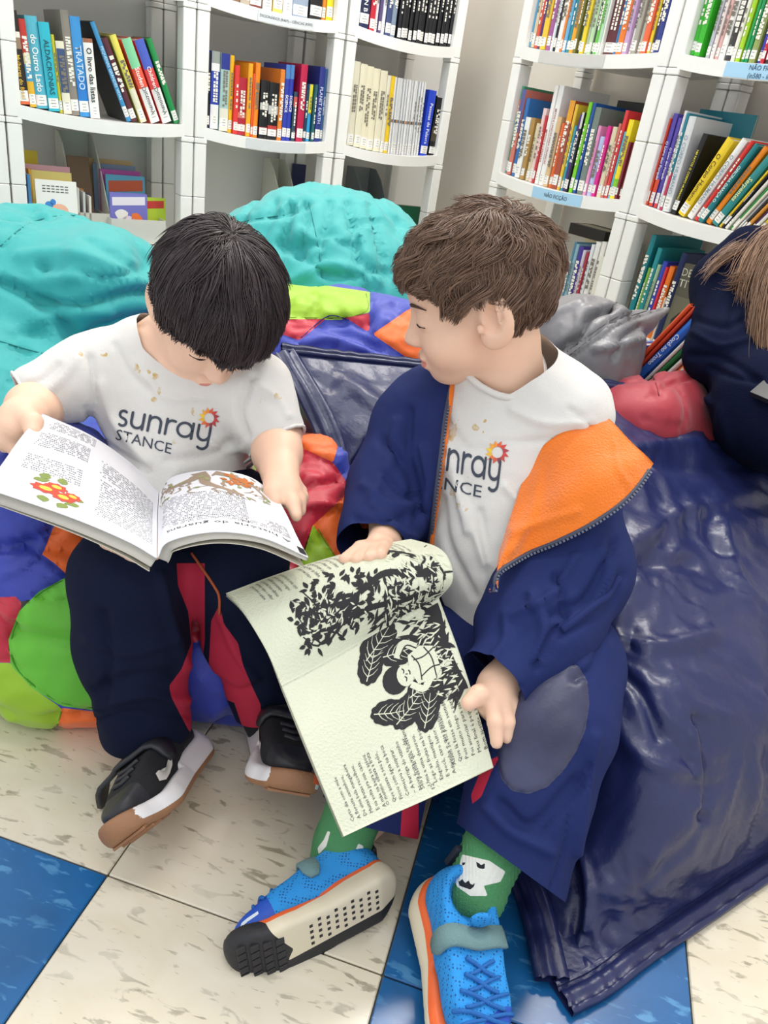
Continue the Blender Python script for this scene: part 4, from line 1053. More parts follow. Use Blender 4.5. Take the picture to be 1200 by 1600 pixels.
    if style == 'black':
        um = [mat('black_mesh', '#1b1b1f', .8, .6, 900), mat('black_overlay', '#26262b', .45, .1, 300), plain('#e9e4da', .5)]
        flds = [(1, lambda V: np.maximum(Lc.inv(V)[:, 1] - .062, np.minimum(.034 - Lc.inv(V)[:, 2], -.03 - Lc.inv(V)[:, 1])))]
    else:
        um = [meshdots(mat('blue_mesh', '#2390dc', .75, .4, 700)), mat('blue_toe_cap', '#2050b8', .55, .2, 300), plain('#d8e2ea', .5)]
        flds = [(1, lambda V: Lc.inv(V)[:, 1] - .060 - .012 * np.sin(Lc.inv(V)[:, 0] * 60)), (2, lambda V: np.minimum(.0018 - np.abs(Lc.inv(V)[:, 2] - .036), .010 - np.abs(Lc.inv(V)[:, 1] - .072)))]
    V, F, L = weldsplit(V, F, L, flds); obj('upper', V, F, um, parent, True, L); Dv = (V, F)
    return Dv
def biggest(V, F):
    lab = np.arange(len(V))
    while True:
        mn = lab[F].min(1); new = lab.copy()
        for k in range(3): np.minimum.at(new, F[:, k], mn)
        new = new[new]
        if (new == lab).all(): break
        lab = new
    u, c = np.unique(lab[F[:, 0]], return_counts=True); return sub(V, F, lab[F[:, 0]] == u[c.argmax()])
def ringcut(V, F, p, nv, ctr, ax, rad, parent, m, r=.0042, name='collar'):
    "cut a garment opening along a plane (side of nv removed within rad of ctr) and bind it with a rib"
    nv = nrm(nv); ax = nrm(ax)
    V, F, L, ins = split(V, F, np.zeros(len(F), int), np.maximum((p - V) @ nv, np.linalg.norm((V - ctr) - ((V - ctr) @ ax)[:, None] * ax, axis=1) - rad) * np.where(np.linalg.norm(V - ctr, axis=1) < .2, 1, 0) + np.where(np.linalg.norm(V - ctr, axis=1) < .2, 0, .01)); V, F = sub(V, F, ins)
    q = V[(np.abs((V - p) @ nv) < .0025) & (np.linalg.norm((V - ctr) - ((V - ctr) @ ax)[:, None] * ax, axis=1) < rad + .004)]
    if len(q) > 20:
        m_ = q.mean(0); e1 = nrm(np.cross(nv, [0.3, .1, 1.])); e2 = np.cross(nv, e1); a = np.arctan2((q - m_) @ e2, (q - m_) @ e1); rr = np.linalg.norm(q - m_ - ((q - m_) @ nv)[:, None] * nv, axis=1); o_ = np.argsort(a); aa = np.linspace(-math.pi, math.pi, 61)
        R_ = np.interp(aa, a[o_], rr[o_], period=2 * math.pi); R_ = np.convolve(np.concatenate([R_[-4:-1], R_, R_[1:4]]), np.ones(7) / 7, 'valid'); P = m_ + (np.cos(aa) * R_)[:, None] * e1 + (np.sin(aa) * R_)[:, None] * e2
        v, g = tube(P, r, 8); obj(name, v, g, m, parent)
    return V, F
def onup(Vu, Fu, Lc, pts, off):
    "lay local points on the shoe upper, looking towards the foot's axis"
    b = BVHTree.FromPolygons([tuple(v) for v in Vu], [tuple(int(i) for i in f) for f in Fu]); out = []
    for p in spline(pts, 26):
        c = Lc(0, p[1], .036); o = Lc(*p); d = nrm(o - c); h = b.ray_cast(Vector(c + d * .16), Vector(-d))
        out.append(Lc.inv((np.array(h[0]) + np.array(h[1]) * off)[None])[0] if h[0] is not None else p)
    return np.array(out)
def band(Lc, pts, wd, th, name, m, parent, n=24):
    "a flat strap bent along local points; width along the second local direction"
    P = spline(pts, n); T = np.gradient(P, axis=0); T /= np.linalg.norm(T, axis=1)[:, None]; Y = np.array([0, 1, 0.])
    Yn = Y - (T @ Y)[:, None] * T; Yn /= np.linalg.norm(Yn, axis=1)[:, None]; N = np.cross(T, Yn); V = []
    if (N[:, 2] * 1).sum() < 0: N = -N
    e = np.minimum(1, np.minimum(np.arange(n), np.arange(n)[::-1]) / 3 + .45)
    for i in range(n):
        for a, b in ((-1, 0), (-.9, 1), (.9, 1), (1, 0), (.9, -.3), (-.9, -.3)): V.append(P[i] + Yn[i] * a * wd / 2 * e[i] + N[i] * b * th)
    F = [(i * 6 + j, i * 6 + (j + 1) % 6, i * 6 + 6 + (j + 1) % 6, i * 6 + 6 + j) for i in range(n - 1) for j in range(6)] + [tuple(range(5, -1, -1)), tuple(range(n * 6 - 6, n * 6))]
    return obj(name, Lc(np.array(V)), F, m, parent)
# ---------------- the brown-haired boy ----------------
def right_boy():
    T = thing('person', (.12, .80, 0), 'brown-haired child in a navy jacket with orange lining, looking at the other\'s book', 'person', 'children reading')
    yaw = math.radians(-4); pit = math.radians(22)
    f = np.array([-math.cos(yaw) * math.cos(pit), math.sin(yaw) * math.cos(pit), -math.sin(pit)])
    Rh = frame(f, np.array([-.02, -.06, 1.0])); H = Local(W(747, 467, .862), Rh, .96)
    s = SDF(); head_sdf(s, H, 1)
    nb = W(782, 592, .915)
    s.cone(H(0, -.022, -.06), nb, .037, .042, .02).cone(nb, W(792, 660, .965), .040, .045, .015)
    lsh = W(905, 672, .905); rsh = W(668, 650, .99); pel = W(835, 985, .94)
    s.cone(W(790, 700, .96), pel, .055, .065, .02).cone(lsh, rsh, .028, .028, .02)
    # left arm and hand
    el = W(925, 905, .88); wr = W(775, 1072, .792)
    s.chain([(lsh, .033), (el, .028), (W(850, 1000, .835), .027), (wr, .0195)], .02)
    s.chain([(W(782, 1068, .79), .018), (W(772, 1095, .782), .0175), (W(781, 1108, .784), .0165)], .012)
    s.chain([(W(766, 1080, .776), .0125), (W(748, 1086, .766), .0098), (W(732, 1099, .760), .0080)], .005)
    s.chain([(W(770, 1096, .770), .0098), (W(774, 1128, .758), .0084), (W(776, 1160, .754), .0066)], .0025)
    s.chain([(W(785, 1100, .772), .0095), (W(793, 1128, .764), .0082), (W(792, 1152, .763), .0066)], .0025)
    s.chain([(W(797, 1096, .778), .0092), (W(806, 1118, .774), .0078), (W(804, 1138, .774), .0064)], .0025)
    s.chain([(W(804, 1086, .788), .0086), (W(812, 1104, .788), .0072), (W(809, 1120, .789), .006)], .0025)
    # right arm and hand
    re = W(607, 765, .965); rw = W(602, 842, .872)
    s.chain([(rsh, .033), (re, .027), (rw, .0185)], .02)
    s.chain([(W(602, 845, .868), .0165), (W(592, 853, .850), .0160)], .01)
    for (x0, y0), (x1, y1), (x2, y2), z in (((586, 851), (563, 856), (538, 874), .836), ((592, 853), (573, 859), (557, 874), .833), ((598, 853), (586, 858), (577, 870), .832), ((605, 851), (600, 856), (595, 866), .833)):
        s.chain([(W(x0, y0, z + .010), .0086), (W(x1, y1, z - .012), .0078), (W(x2, y2, z - .040), .0064)], .003)
    # legs inside the trousers
    
    s.chain([(pel, .06), (W(866, 1040, .89), .042), (W(860, 1135, .822), .034), (W(795, 1290, .805), .026), (W(757, 1362, .789), .020), (W(735, 1405, .789), .018)], .03)
    s.chain([(pel, .06), (W(700, 1060, .955), .045), (W(650, 1140, .915), .034), (W(576, 1262, .875), .024), (W(540, 1312, .849), .017), (W(522, 1345, .847), .016)], .03)
    V, F = polygonize(s, .0026); L = np.zeros(len(F), int); V = smoothm(V, F, 1, .4)
    V, F, L = weldsplit(V, F, L, [(1, lips_field(H))])
    obj('body', V, F, [skin, lipm], T, True, L)
    eye_parts(H, T, 'eye', .5); brows(H, T, plain('#4a3527', .7))
    # finger nails
    for p, a in ((W(731, 1099, .760), None), (W(776, 1155, .763), None)):
        s2 = SDF(); s2.ell(p, (.0048, .0048, .0022), RCAM); v, g = polygonize(s2, .0011, pad=.003); obj('nail', v, g, plain('#e0a595', .3), T)
    # hair
    line = ([0, 25, 50, 66, 80, 95, 112, 140, 180], [.046, .044, .036, .012, .022, .026, -.022, -.058, -.064])
    hm = hair_mat('brown_hair', '#6d5342', .8); cap(H, T, plain('#3b2c22', .7), line, .005)
    hair(H, T, hm, 13000, (-.015, -.05, .09), line, .060, (.003, .010), wave=.45, wfreq=.6, seed=5, clump=230, curl=.0014, rad=.00045, swirl=.9, tuft=.5)
    hair(H, T, hm, 5000, (-.015, -.05, .09), line, .046, (.006, .015), wave=.7, wfreq=.8, seed=6, clump=120, curl=.0045, rad=.00042, swirl=.9, tuft=.72)
    # T-shirt
    s = SDF(); s.chain([(W(785, 625, .935), .062), (W(775, 720, .95), .082), (W(785, 850, .95), .084), (W(815, 955, .945), .088)], .03)
    s.cone(W(868, 665, .905), W(902, 730, .91), .046, .040, .03).cone(W(680, 655, .98), W(655, 700, .99), .045, .045, .03).cone(W(800, 605, .92), W(880, 652, .90), .05, .046, .03)
    s.cone(W(815, 575, .935), W(890, 640, .91), .040, .047, .03)
    s.cone(W(785, 640, .935), nb, .060, .050, .03).cone(nb, H(0, -.022, -.07), .048, .047, .01)
    V, F = polygonize(s, .0036); P = V * 26; V = disp(V, F, .0018 * fbm(P, 3, 2))
    p1, p2, p3 = W(728, 598, .868), W(780, 622, .860), W(840, 532, .945); nv = np.cross(p2 - p1, p3 - p1); nv = nv if (H.c - p1) @ nv > 0 else -nv
    V, F = ringcut(V, F, p1, nv, nb, H(0, -.022, -.07) - nb, .059, T, whitecot)
    for pts, wp, dp in (([(800, 640), (850, 660), (920, 660)], 7, .004), ([(770, 690), (830, 690), (900, 680)], 6, -.003), ([(790, 760), (815, 800), (800, 870)], 7, .005), ([(700, 720), (730, 800), (760, 880)], 8, .005), ([(690, 780), (700, 850), (740, 930)], 7, -.005), ([(750, 800), (760, 860), (770, 920)], 6, -.004), ([(700, 660), (730, 700), (760, 700)], 7, -.003), ([(700, 690), (715, 760), (730, 830)], 6, .004), ([(890, 640), (915, 655), (935, 680)], 5, -.004)):
        V = disp(V, F, crease(V, np.array(pts, float), wp, dp))
    o, V, F = garment('t_shirt', V, F, T, [whitecot, stainm], [stain_field([(706, 680, 8), (741, 668, 5), (745, 692, 4), (709, 770, 5), (716, 790, 5), (712, 668, 6), (760, 676, 4), (735, 755, 4), (726, 795, 5), (756, 660, 3)], 4)])
    D = Drape(V, F)
    shirt_logo(D, T, (659, 724), (20.6, 4.9), (3.5, -31), (640, 752), (27, 6.2), (3, -27), (777, 707), 17)
    # jacket: right half with sleeve
    s = SDF(); s.chain([(W(782, 628, .95), .070), (W(772, 720, .955), .092), (W(785, 850, .955), .094)], .03)
    s.chain([(W(690, 625, .985), .05), (W(655, 668, .99), .056), (W(612, 765, .965), .052), (W(584, 848, .888), .043)], .03)
    s.cone(W(715, 600, .95), W(690, 640, .97), .035, .05, .03)
    s.cone(W(795, 535, .89), W(770, 610, .89), .050, .050, .006, -1)
    c0 = W(584, 848, .888)
    V, F = polygonize(s, .0036); V = disp(V, F, .0026 * fbm(V * 20, 9, 2)); cdr = nrm(c0 - W(612, 765, .965))
    V, F, L, ins = split(V, F, np.zeros(len(F), int), np.where(np.linalg.norm(V - c0, axis=1) < .09, .010 - (V - c0) @ cdr, .01)); V, F = sub(V, F, ins)
    for pts, wp, dp in (([(600, 690), (640, 740), (655, 800)], 9, -.008), ([(570, 760), (610, 790), (650, 790)], 8, .006), ([(620, 660), (610, 720), (580, 780)], 9, .005), ([(640, 640), (640, 720), (660, 800)], 6, -.006), ([(660, 700), (670, 760), (655, 830)], 7, .006), ([(555, 810), (590, 815), (630, 810)], 6, -.005), ([(600, 740), (630, 770), (645, 775)], 6, -.006), ([(585, 790), (625, 830), (650, 840)], 6, .005)):
        V = disp(V, F, crease(V, np.array(pts, float), wp, dp))
    zl = [(707, 585), (703, 620), (697, 660), (690, 720), (683, 770), (676, 820), (670, 880)]
    def zf(V):
        Q = PX(V); return np.interp(Q[:, 1], [p[1] for p in zl], [p[0] for p in zl]) - Q[:, 0]
    L = np.zeros(len(F), int); V, F, L, ins = split(V, F, L, zf(V)); V, F = sub(V, F, ins)
    def cf(V):
        return .003 - np.abs((V - (c0 + (c1 - c0) * .35)) @ nrm(c1 - c0)) 
    jk = obj('jacket', V, F, [navytwill], T)
    D2 = Drape(V, F); Pz = D2.px([(x - 2, y) for x, y in resample(zl, 6)], .0012); ok = np.linalg.norm(np.diff(Pz, axis=0), axis=1) < .05; Pz = Pz[1:][ok]
    zm = plain('#3a3f52', .5); om = mat('orange_fleece', '#e87511', .9, .8, 420, sheen=.5)
    def zipper(P, side, par):
        P = spline(P[::3], 60); v, g = tube(P, .0022, 6); obj('zipper_tape', v, g, zm, par)
        b = MB(); T_ = np.gradient(P, axis=0)
        PP = resample(P, .0042)
        for a, c in zip(PP[:-1:1], PP[1::1]):
            m = (a + c) / 2; t = nrm(c - a); v_ = nrm(np.cross(t, CAM - m)) * side; n_ = np.cross(t, v_)
            q = [m + t * i * .0012 + v_ * j + n_ * k * .0014 for k in (-1, 1) for i, j in ((-1, -.0005), (1, -.0005), (1, .0040), (-1, .0040))]
            b.add(q, [(0, 1, 2, 3), (7, 6, 5, 4), (0, 4, 5, 1), (1, 5, 6, 2), (2, 6, 7, 3), (3, 7, 4, 0)])
        o = b.build('zipper_teeth', plain('#5a6072', .45), par); o['kind'] = 'stuff'
    zipper(Pz, -1, jk)
    Po = D.px([(x + 4, y) for x, y in resample(zl, 8)], .002)[1:-1]; v, g = tube(spline(Po[::2], 40), .0032, 6); obj('jacket_lining_edge', v, g, om, jk)
    v, g = tube(D2.px(resample([(545, 846), (570, 838), (605, 832), (628, 838)], 5), .0005), .0012, 5); obj('cuff_seam', v, g, plain('#141e48', .8), jk)
    # jacket: left sleeve, slipped off the shoulder
    s = SDF(); s.chain([(W(890, 800, .895), .060), (W(905, 890, .875), .053), (W(850, 990, .835), .052), (W(778, 1062, .795), .0405)], .03)
    s.ell(W(925, 900, .895), (.030, .05, .04), RCAM, k=.03).cone(W(905, 905, .92), W(835, 950, .93), .05, .05, .03).cone(W(850, 870, .880), W(806, 965, .850), .048, .044, .03)
    c0 = W(778, 1062, .795)
    V, F = polygonize(s, .0036); V = disp(V, F, .0025 * fbm(V * 20, 19, 2)); cdr = nrm(c0 - W(850, 990, .835))
    V, F, L, ins = split(V, F, np.zeros(len(F), int), np.where(np.linalg.norm(V - c0, axis=1) < .08, .006 - (V - c0) @ cdr, .01)); V, F = sub(V, F, ins)
    for pts, wp, dp in (([(960, 850), (920, 930), (860, 960)], 9, -.009), ([(970, 900), (940, 950), (880, 990)], 10, -.005), ([(830, 930), (850, 980), (840, 1030)], 8, .007), ([(870, 900), (880, 960), (840, 1040)], 8, -.008), ([(790, 960), (790, 1000), (770, 1030)], 8, .005), ([(940, 860), (950, 900), (930, 950)], 9, .004), ([(745, 1030), (780, 1060), (815, 1075)], 4, -.003), ([(900, 870), (860, 930), (800, 960)], 7, .006)):
        V = disp(V, F, crease(V, np.array(pts, float), wp, dp))
    V, F, L, ins = split(V, F, np.zeros(len(F), int), pxf([(740, 955), (766, 880), (800, 850), (1000, 740), (1050, 780), (1050, 1000), (900, 1130), (700, 1130), (700, 1000)])(V))
    j2 = obj('jacket_sleeve', V, F, [navytwill], T)
    D4 = Drape(V, F)
    for pts, r_ in (([(738, 1022), (762, 1046), (790, 1062), (822, 1072)], .0011), ([(966, 902), (950, 930), (915, 955), (878, 985)], .0042)):
        P = D4.px(resample(pts, 6), .0004); v, g = tube(spline(P[::2], 30), r_, 6); obj('elastic_hem' if r_ > .003 else 'seam', v, g, navytwill if r_ > .003 else plain('#141e48', .8), j2)
    Gc = [[(772, 926, .800), (778, 895, .806), (822, 866, .826), (876, 843, .812), (930, 815, .806), (982, 776, .812), (1022, 724, .83)],
          [(774, 904, .806), (787, 862, .815), (832, 815, .830), (880, 785, .815), (925, 758, .812), (970, 732, .818), (1008, 708, .83)],
          [(776, 885, .818), (797, 824, .834), (836, 765, .848), (878, 737, .834), (915, 716, .832), (952, 700, .838), (980, 683, .848)],
          [(781, 858, .832), (801, 795, .850), (826, 725, .870), (852, 693, .860), (892, 669, .855), (930, 652, .860), (941, 643, .872)]]
    G = np.array([[W(*p) for p in r] for r in Gc]); S = patch(G, 36, 60); V = S.reshape(-1, 3); Fq = gridF(36, 60)
    V = V + normals(V, np.concatenate([Fq[:, [0, 1, 2]], Fq[:, [0, 2, 3]]])) * (.002 * fbm(V * 24, 3, 2))[:, None]
    F3 = np.concatenate([Fq[:, [0, 1, 2]], Fq[:, [0, 2, 3]]])
    for pts, wp, dp in (([(800, 830), (850, 815), (900, 800)], 7, .004), ([(960, 690), (965, 730), (985, 760)], 3, .003), ([(840, 740), (830, 800), (800, 860)], 9, .004)):
        V = V - RC[:, 2] * crease(V, np.array(pts, float), wp, dp)[:, None]
    Nn = normals(V, F3)
    if ((CAM - V) * Nn).sum() < 0: Fq = Fq[:, ::-1].copy(); Nn = -Nn
    n = len(V); Vb = V - Nn * .005
    S = V.reshape(36, 60, 3)
    loop = np.concatenate([np.arange(60), np.arange(1, 36) * 60 + 59, 35 * 60 + np.arange(58, -1, -1), np.arange(34, 0, -1) * 60]); lp2 = np.roll(loop, -1)
    sideq = np.stack([loop, lp2, lp2 + n, loop + n], 1); Fa = np.concatenate([Fq, Fq[:, ::-1] + n, sideq]); mi = np.concatenate([np.zeros(len(Fq)), np.ones(len(Fq)), np.zeros(len(sideq))])
    obj('jacket_lining', np.concatenate([V, Vb]), Fa, [om, navytwill], j2, True, mi); zipper(S[0], 1, j2)
    # trousers
    s = SDF(); s.chain([(W(845, 985, .93), .076), (W(868, 1040, .865), .069), (W(860, 1135, .812), .061), (W(826, 1240, .805), .060), (W(798, 1350, .792), .062)], .03)
    s.chain([(W(800, 990, .955), .08), (W(700, 1060, .94), .07), (W(650, 1140, .90), .058), (W(595, 1230, .885), .055), (W(572, 1290, .868), .057)], .03)
    V, F = polygonize(s, .0038); V = disp(V, F, .0025 * fbm(V * 18, 29, 2))
    for pts, wp, dp in (([(900, 975), (880, 1010), (820, 1020)], 7, .006), ([(945, 980), (930, 1040), (900, 1060)], 8, -.006), ([(780, 1255), (830, 1290), (900, 1220)], 9, -.007), ([(930, 1150), (915, 1230), (900, 1330)], 8, .007), ([(760, 1260), (800, 1300), (860, 1330)], 9, .006), ([(920, 1200), (880, 1260), (850, 1300)], 8, -.005), ([(890, 1270), (880, 1330), (860, 1390)], 3, -.003)):
        V = disp(V, F, crease(V, np.array(pts, float), wp, dp))
    hp = [(560, 960), (1100, 900), (960, 1200), (935, 1290), (885, 1412), (715, 1288), (728, 1240), (770, 1180), (700, 1200), (655, 1312), (574, 1292), (540, 1200)]
    def hemf(V):
        Q = PX(V); d = np.minimum(polyd(Q, [(500, 700), (1300, 700), (1000, 1200), (886, 1412), (714, 1287), (668, 1240), (653, 1312), (560, 1290), (450, 1200)]), 1e9); return d
    V, F, L, ins = split(V, F, np.zeros(len(F), int), hemf(V)); V, F = sub(V, F, ins); L = np.zeros(len(F), int)
    patchp = [(905, 1042), (918, 1065), (921, 1100), (915, 1140), (900, 1175), (880, 1205), (855, 1230), (825, 1241), (800, 1236), (783, 1217), (776, 1190), (778, 1165), (788, 1140), (800, 1118), (808, 1092), (818, 1065), (838, 1045), (865, 1034), (890, 1033)]
    kf = pxf(patchp); V = disp(V, F, .0016 * (kf(V) > 0)); V = disp(V, F, -.002 * np.exp(-(kf(V) / 3) ** 2))
    V, F, L = weldsplit(V, F, L, [(1, kf), (2, pxf([(782, 1180), (768, 1205), (752, 1245), (738, 1256), (736, 1242), (748, 1212), (764, 1188)])), (2, pxf([(632, 1200), (654, 1200), (654, 1330), (624, 1330)]))])
    pm = mat('knee_patch', '#2b2e4c', .42, .15, 200, var=.25, vscale=22, col2='#3b3e5c'); rm = plain('#c41f3f', .75)
    for i, (nm, m) in enumerate((('trousers', navytwill), ('knee_patch', pm), ('red_side_stripe', rm))):
        if (L == i).any():
            for v, g in (comps(*sub(V, F, L == i)) if i == 2 else [sub(V, F, L == i)]): obj(nm, v, g, m, T, label={1: 'worn dark oval knee patch', 2: 'red side stripe'}.get(i))
    # socks
    gm = mat('green_sock', '#4d8f5c', .9, .6, 700); cm = plain('#e6e6dc', .9); bm = plain('#20242a', .9)
    s = SDF(); s.chain([(W(772, 1325, .787), .033), (W(742, 1395, .783), .0295), (W(718, 1440, .79), .026)], .01); V, F = polygonize(s, .0022); L = np.zeros(len(F), int)
    V = disp(V, F, .0006 * np.sin(PX(V)[:, 0] * 1.2))
    V, F, L = weldsplit(V, F, L, [(1, pxf([(722, 1335), (765, 1345), (790, 1362), (782, 1378), (756, 1384), (762, 1400), (735, 1400), (715, 1386), (707, 1370), (718, 1352)])), (2, pxf([(744, 1345), (752, 1352), (758, 1348), (757, 1358), (749, 1357), (745, 1354)])), (2, pxf([(714, 1372), (718, 1378), (722, 1373), (727, 1380), (732, 1375), (736, 1383), (742, 1378), (741, 1385), (735, 1390), (726, 1387), (718, 1384)])), (2, pxf([(722, 1347), (727, 1347), (727, 1352), (722, 1352)]))])
    obj('sock', V, F, [gm, cm, bm], T, True, L, label='green and cream patterned sock')
    s = SDF(); s.chain([(W(556, 1262, .856), .034), (W(534, 1318, .844), .030), (W(522, 1345, .845), .027)], .01); V, F = polygonize(s, .0022); L = np.zeros(len(F), int)
    V, F, L = weldsplit(V, F, L, [(1, pxf([(512, 1298), (516, 1300), (510, 1322), (498, 1335), (496, 1325), (506, 1312)])), (1, pxf([(560, 1318), (568, 1322), (566, 1336), (552, 1336)]))])
    obj('sock', V, F, [gm, cm], T, True, L, label='green sock with small white marks')
    # shoes
    greyf = mat('teal_grey_suede', '#6d8c8e', .9, .5, 600); lacem = mat('blue_lace', '#1c63ae', .8, .5, 500)
    def trainer(Lc, mir, es=1):
        g = thing('shoe', tuple(Lc(0, 0, 0) * 0), None, None); g.parent = T; g.location = tuple(-WL(T)); g['label'] = 'blue mesh trainer with orange stripe and teal-grey strap'
        Vu, Fu = shoe('trainer', Lc, g, 'blue', mir, es)
        band(Lc, onup(Vu, Fu, Lc, [(-.034 * mir, -.004, .040), (-.027 * mir, -.004, .066), (-.008 * mir, -.002, .086), (.014 * mir, -.004, .080), (.031 * mir, -.008, .052)], .0014), .021, .0035, 'strap', greyf, g)
        for k in range(4):
            y = .014 + .0125 * k; z = .066 - .0085 * k
            P = Lc(onup(Vu, Fu, Lc, [(x * mir, y + dy, z - 11 * x * x + .0055) for x, dy in ((-.019, 0), (-.008, .004), (.005, .009), (.018, .0125))], .0018))
            v, q = tube(P, .0021, 6); obj('lace', v, q, lacem, g)
            P = Lc(onup(Vu, Fu, Lc, [(x * mir, y + dy, z - 11 * x * x + .0050) for x, dy in ((.019, 0), (.008, .004), (-.005, .009), (-.018, .0125))], .0010))
            v, q = tube(P, .0019, 6); obj('lace', v, q, lacem, g)
        b = MB(lambda P: Lc(np.asarray(P, float))); b.box((-.011, -.087, .055), (.011, -.080, .083), .002); b.build('heel_tab', plain('#1a2030', .7), g)
        b = MB(lambda P: Lc(np.asarray(P, float)));
        s3 = SDF(); s3.ell(Lc(0, -.013, .078), (.012, .004, .011), Lc.R @ np.eye(3)); v, q = polygonize(s3, .0025, pad=.005); obj('tongue', v, q, MATS['blue_mesh'], g)
    p0 = onz(686, 1424, .028); p1 = onz(724, 1606, .020)
    yv = nrm(p1 - p0); up = nrm(np.array([.32, -.10, 1.0])); xr = nrm(np.cross(yv, up)); up = np.cross(xr, yv)
    trainer(Local((p0 * .45 + p1 * .55) - up * .012, np.array([xr, yv, up]), 1.02), -1)
    # lying shoe: sole turned to the camera
    a = W(597, 1394, .800); b_ = W(417, 1489, .742); yv = nrm(b_ - a); cd_ = nrm(CAM - (a + b_) / 2)
    dn = nrm(cd_ - (cd_ @ yv) * yv); side = np.cross(yv, dn)      # dn: towards camera across the shoe
    ang = math.radians(38); up = -(math.sin(ang) * dn) + math.cos(ang) * (side if (W(500, 1400, .8) - W(520, 1470, .8)) @ side > 0 else -side)
    up = nrm(up); xr = np.cross(yv, up)
    trainer(Local((a + b_) / 2 + W(500, 1436, .79) * 0 - up * .010, np.array([xr, yv, up]), .97), 1, -1)
    return T
right_boy()
# ---------------- the dark-haired boy ----------------
def left_boy():
    T = thing('person', (-.25, .90, 0), 'dark-haired child in a stained white T-shirt bent over an open book', 'person', 'children reading')
    ps_, pt_ = math.radians(28), math.radians(42)
    f = np.array([math.sin(ps_) * math.cos(pt_), -math.cos(ps_) * math.cos(pt_), -math.sin(pt_)])
    Rh = frame(f, np.array([.10, .0, 1.0])); H = Local(W(336, 482, .905), Rh, .91)
    s = SDF(); head_sdf(s, H, 0); nb = W(262, 570, .975)
    s.cone(H(0, -.022, -.05), nb, .038, .044, .03).cone(nb, W(275, 650, 1.02), .046, .06, .04)
    rs = W(165, 575, .985); ls = W(385, 595, .985); pel = W(310, 820, 1.04)
    s.cone(W(280, 660, 1.02), pel, .065, .075, .05).cone(rs, ls, .035, .035, .05)
    re = W(72, 632, .955); rw = W(42, 648, .868)
    s.chain([(rs, .034), (re, .030), (W(52, 640, .91), .028), (rw, .0215)], .02)
    s.chain([(rw, .020), (W(30, 655, .852), .0195), (W(20, 672, .842), .0185)], .012)
    s.chain([(W(36, 650, .846), .0135), (W(50, 660, .832), .0108), (W(50, 674, .824), .0085)], .006)
    for i, (a, b_, c) in enumerate((((10, 668, .838), (8, 690, .836), (24, 704, .838)), ((2, 664, .842), (-4, 684, .842), (8, 698, .846)), ((-6, 658, .848), (-14, 676, .85), (-4, 690, .856)), ((-10, 652, .855), (-20, 668, .86), (-12, 680, .868)))):
        s.chain([(W(*a), .0098), (W(*b_), .0086), (W(*c), .0072)], .004)
    le = W(430, 675, .968); lw = W(437, 738, .905)
    s.chain([(ls, .034), (le, .0295), (W(433, 708, .935), .027), (lw, .0205)], .02)
    s.chain([(lw, .0195), (W(441, 760, .885), .0185), (W(450, 772, .877), .0165)], .012)
    s.chain([(W(430, 752, .878), .0125), (W(427, 768, .866), .0100), (W(431, 783, .857), .0080)], .006)
    s.chain([(W(448, 766, .874), .0100), (W(458, 787, .860), .0088), (W(463, 806, .848), .0068)], .004)
    s.chain([(W(455, 764, .882), .0098), (W(467, 782, .874), .0084), (W(469, 798, .868), .007)], .004)
    s.chain([(W(459, 760, .889), .0092), (W(471, 776, .886), .008), (W(470, 790, .884), .0066)], .004)
    s.chain([(W(460, 756, .895), .0085), (W(470, 768, .897), .0072), (W(469, 780, .899), .006)], .004)
    s.chain([(pel, .06), (W(205, 880, .83), .04), (W(215, 1010, .875), .034), (W(232, 1130, .92), .026), (W(250, 1175, .93), .024)], .03)
    s.chain([(pel, .06), (W(372, 880, .885), .04), (W(390, 1010, .935), .032), (W(415, 1100, .965), .025), (W(420, 1140, .97), .024)], .03)
    V, F = polygonize(s, .0026); V = smoothm(V, F, 1, .4); L = np.zeros(len(F), int); V, F, L = weldsplit(V, F, L, [(1, lips_field(H))])
    obj('body', V, F, [skin, lipm], T, True, L)
    eye_parts(H, T, 'eye', .35); brows(H, T, plain('#2a1f1a', .7))
    line = ([0, 25, 50, 70, 90, 105, 125, 150, 180], [.020, .024, .016, .004, .010, .004, -.026, -.052, -.058])
    hm = hair_mat('black_brown_hair', '#33282a', 1); cap(H, T, plain('#1c1618', .7), line, .006, asym=.014)
    hair(H, T, hm, 14000, (.0, -.045, .090), line, .085, (.006, .015), wave=.10, wfreq=.5, seed=15, clump=420, rad=.0005, swirl=.25, tuft=.6, asym=.014)
    hair(H, T, hm, 4000, (.0, -.045, .090), line, .065, (.010, .019), wave=.15, wfreq=.5, seed=16, clump=200, rad=.00045, swirl=.25, tuft=.7, asym=.014)
    # T-shirt
    s = SDF(); s.chain([(W(268, 575, .985), .064), (W(270, 650, 1.01), .085), (W(285, 730, 1.02), .086), (W(300, 800, 1.03), .088)], .03)
    s.chain([(W(215, 565, .975), .052), (W(150, 585, .965), .047), (W(66, 618, .938), .041)], .03)
    s.chain([(W(330, 590, .975), .052), (W(392, 612, .965), .046), (W(425, 672, .958), .042)], .03)
    c0 = W(66, 618, .938); dr = nrm(W(66, 618, .938) - W(150, 585, .965)); dl = nrm(W(425, 672, .958) - W(392, 612, .965)); c1 = W(425, 672, .958)
    s.cone(W(266, 600, .99), nb, .062, .054, .03).cone(nb, H(0, -.022, -.06), .050, .047, .01)
    V, F = polygonize(s, .0036); V = disp(V, F, .0018 * fbm(V * 26, 41, 2))
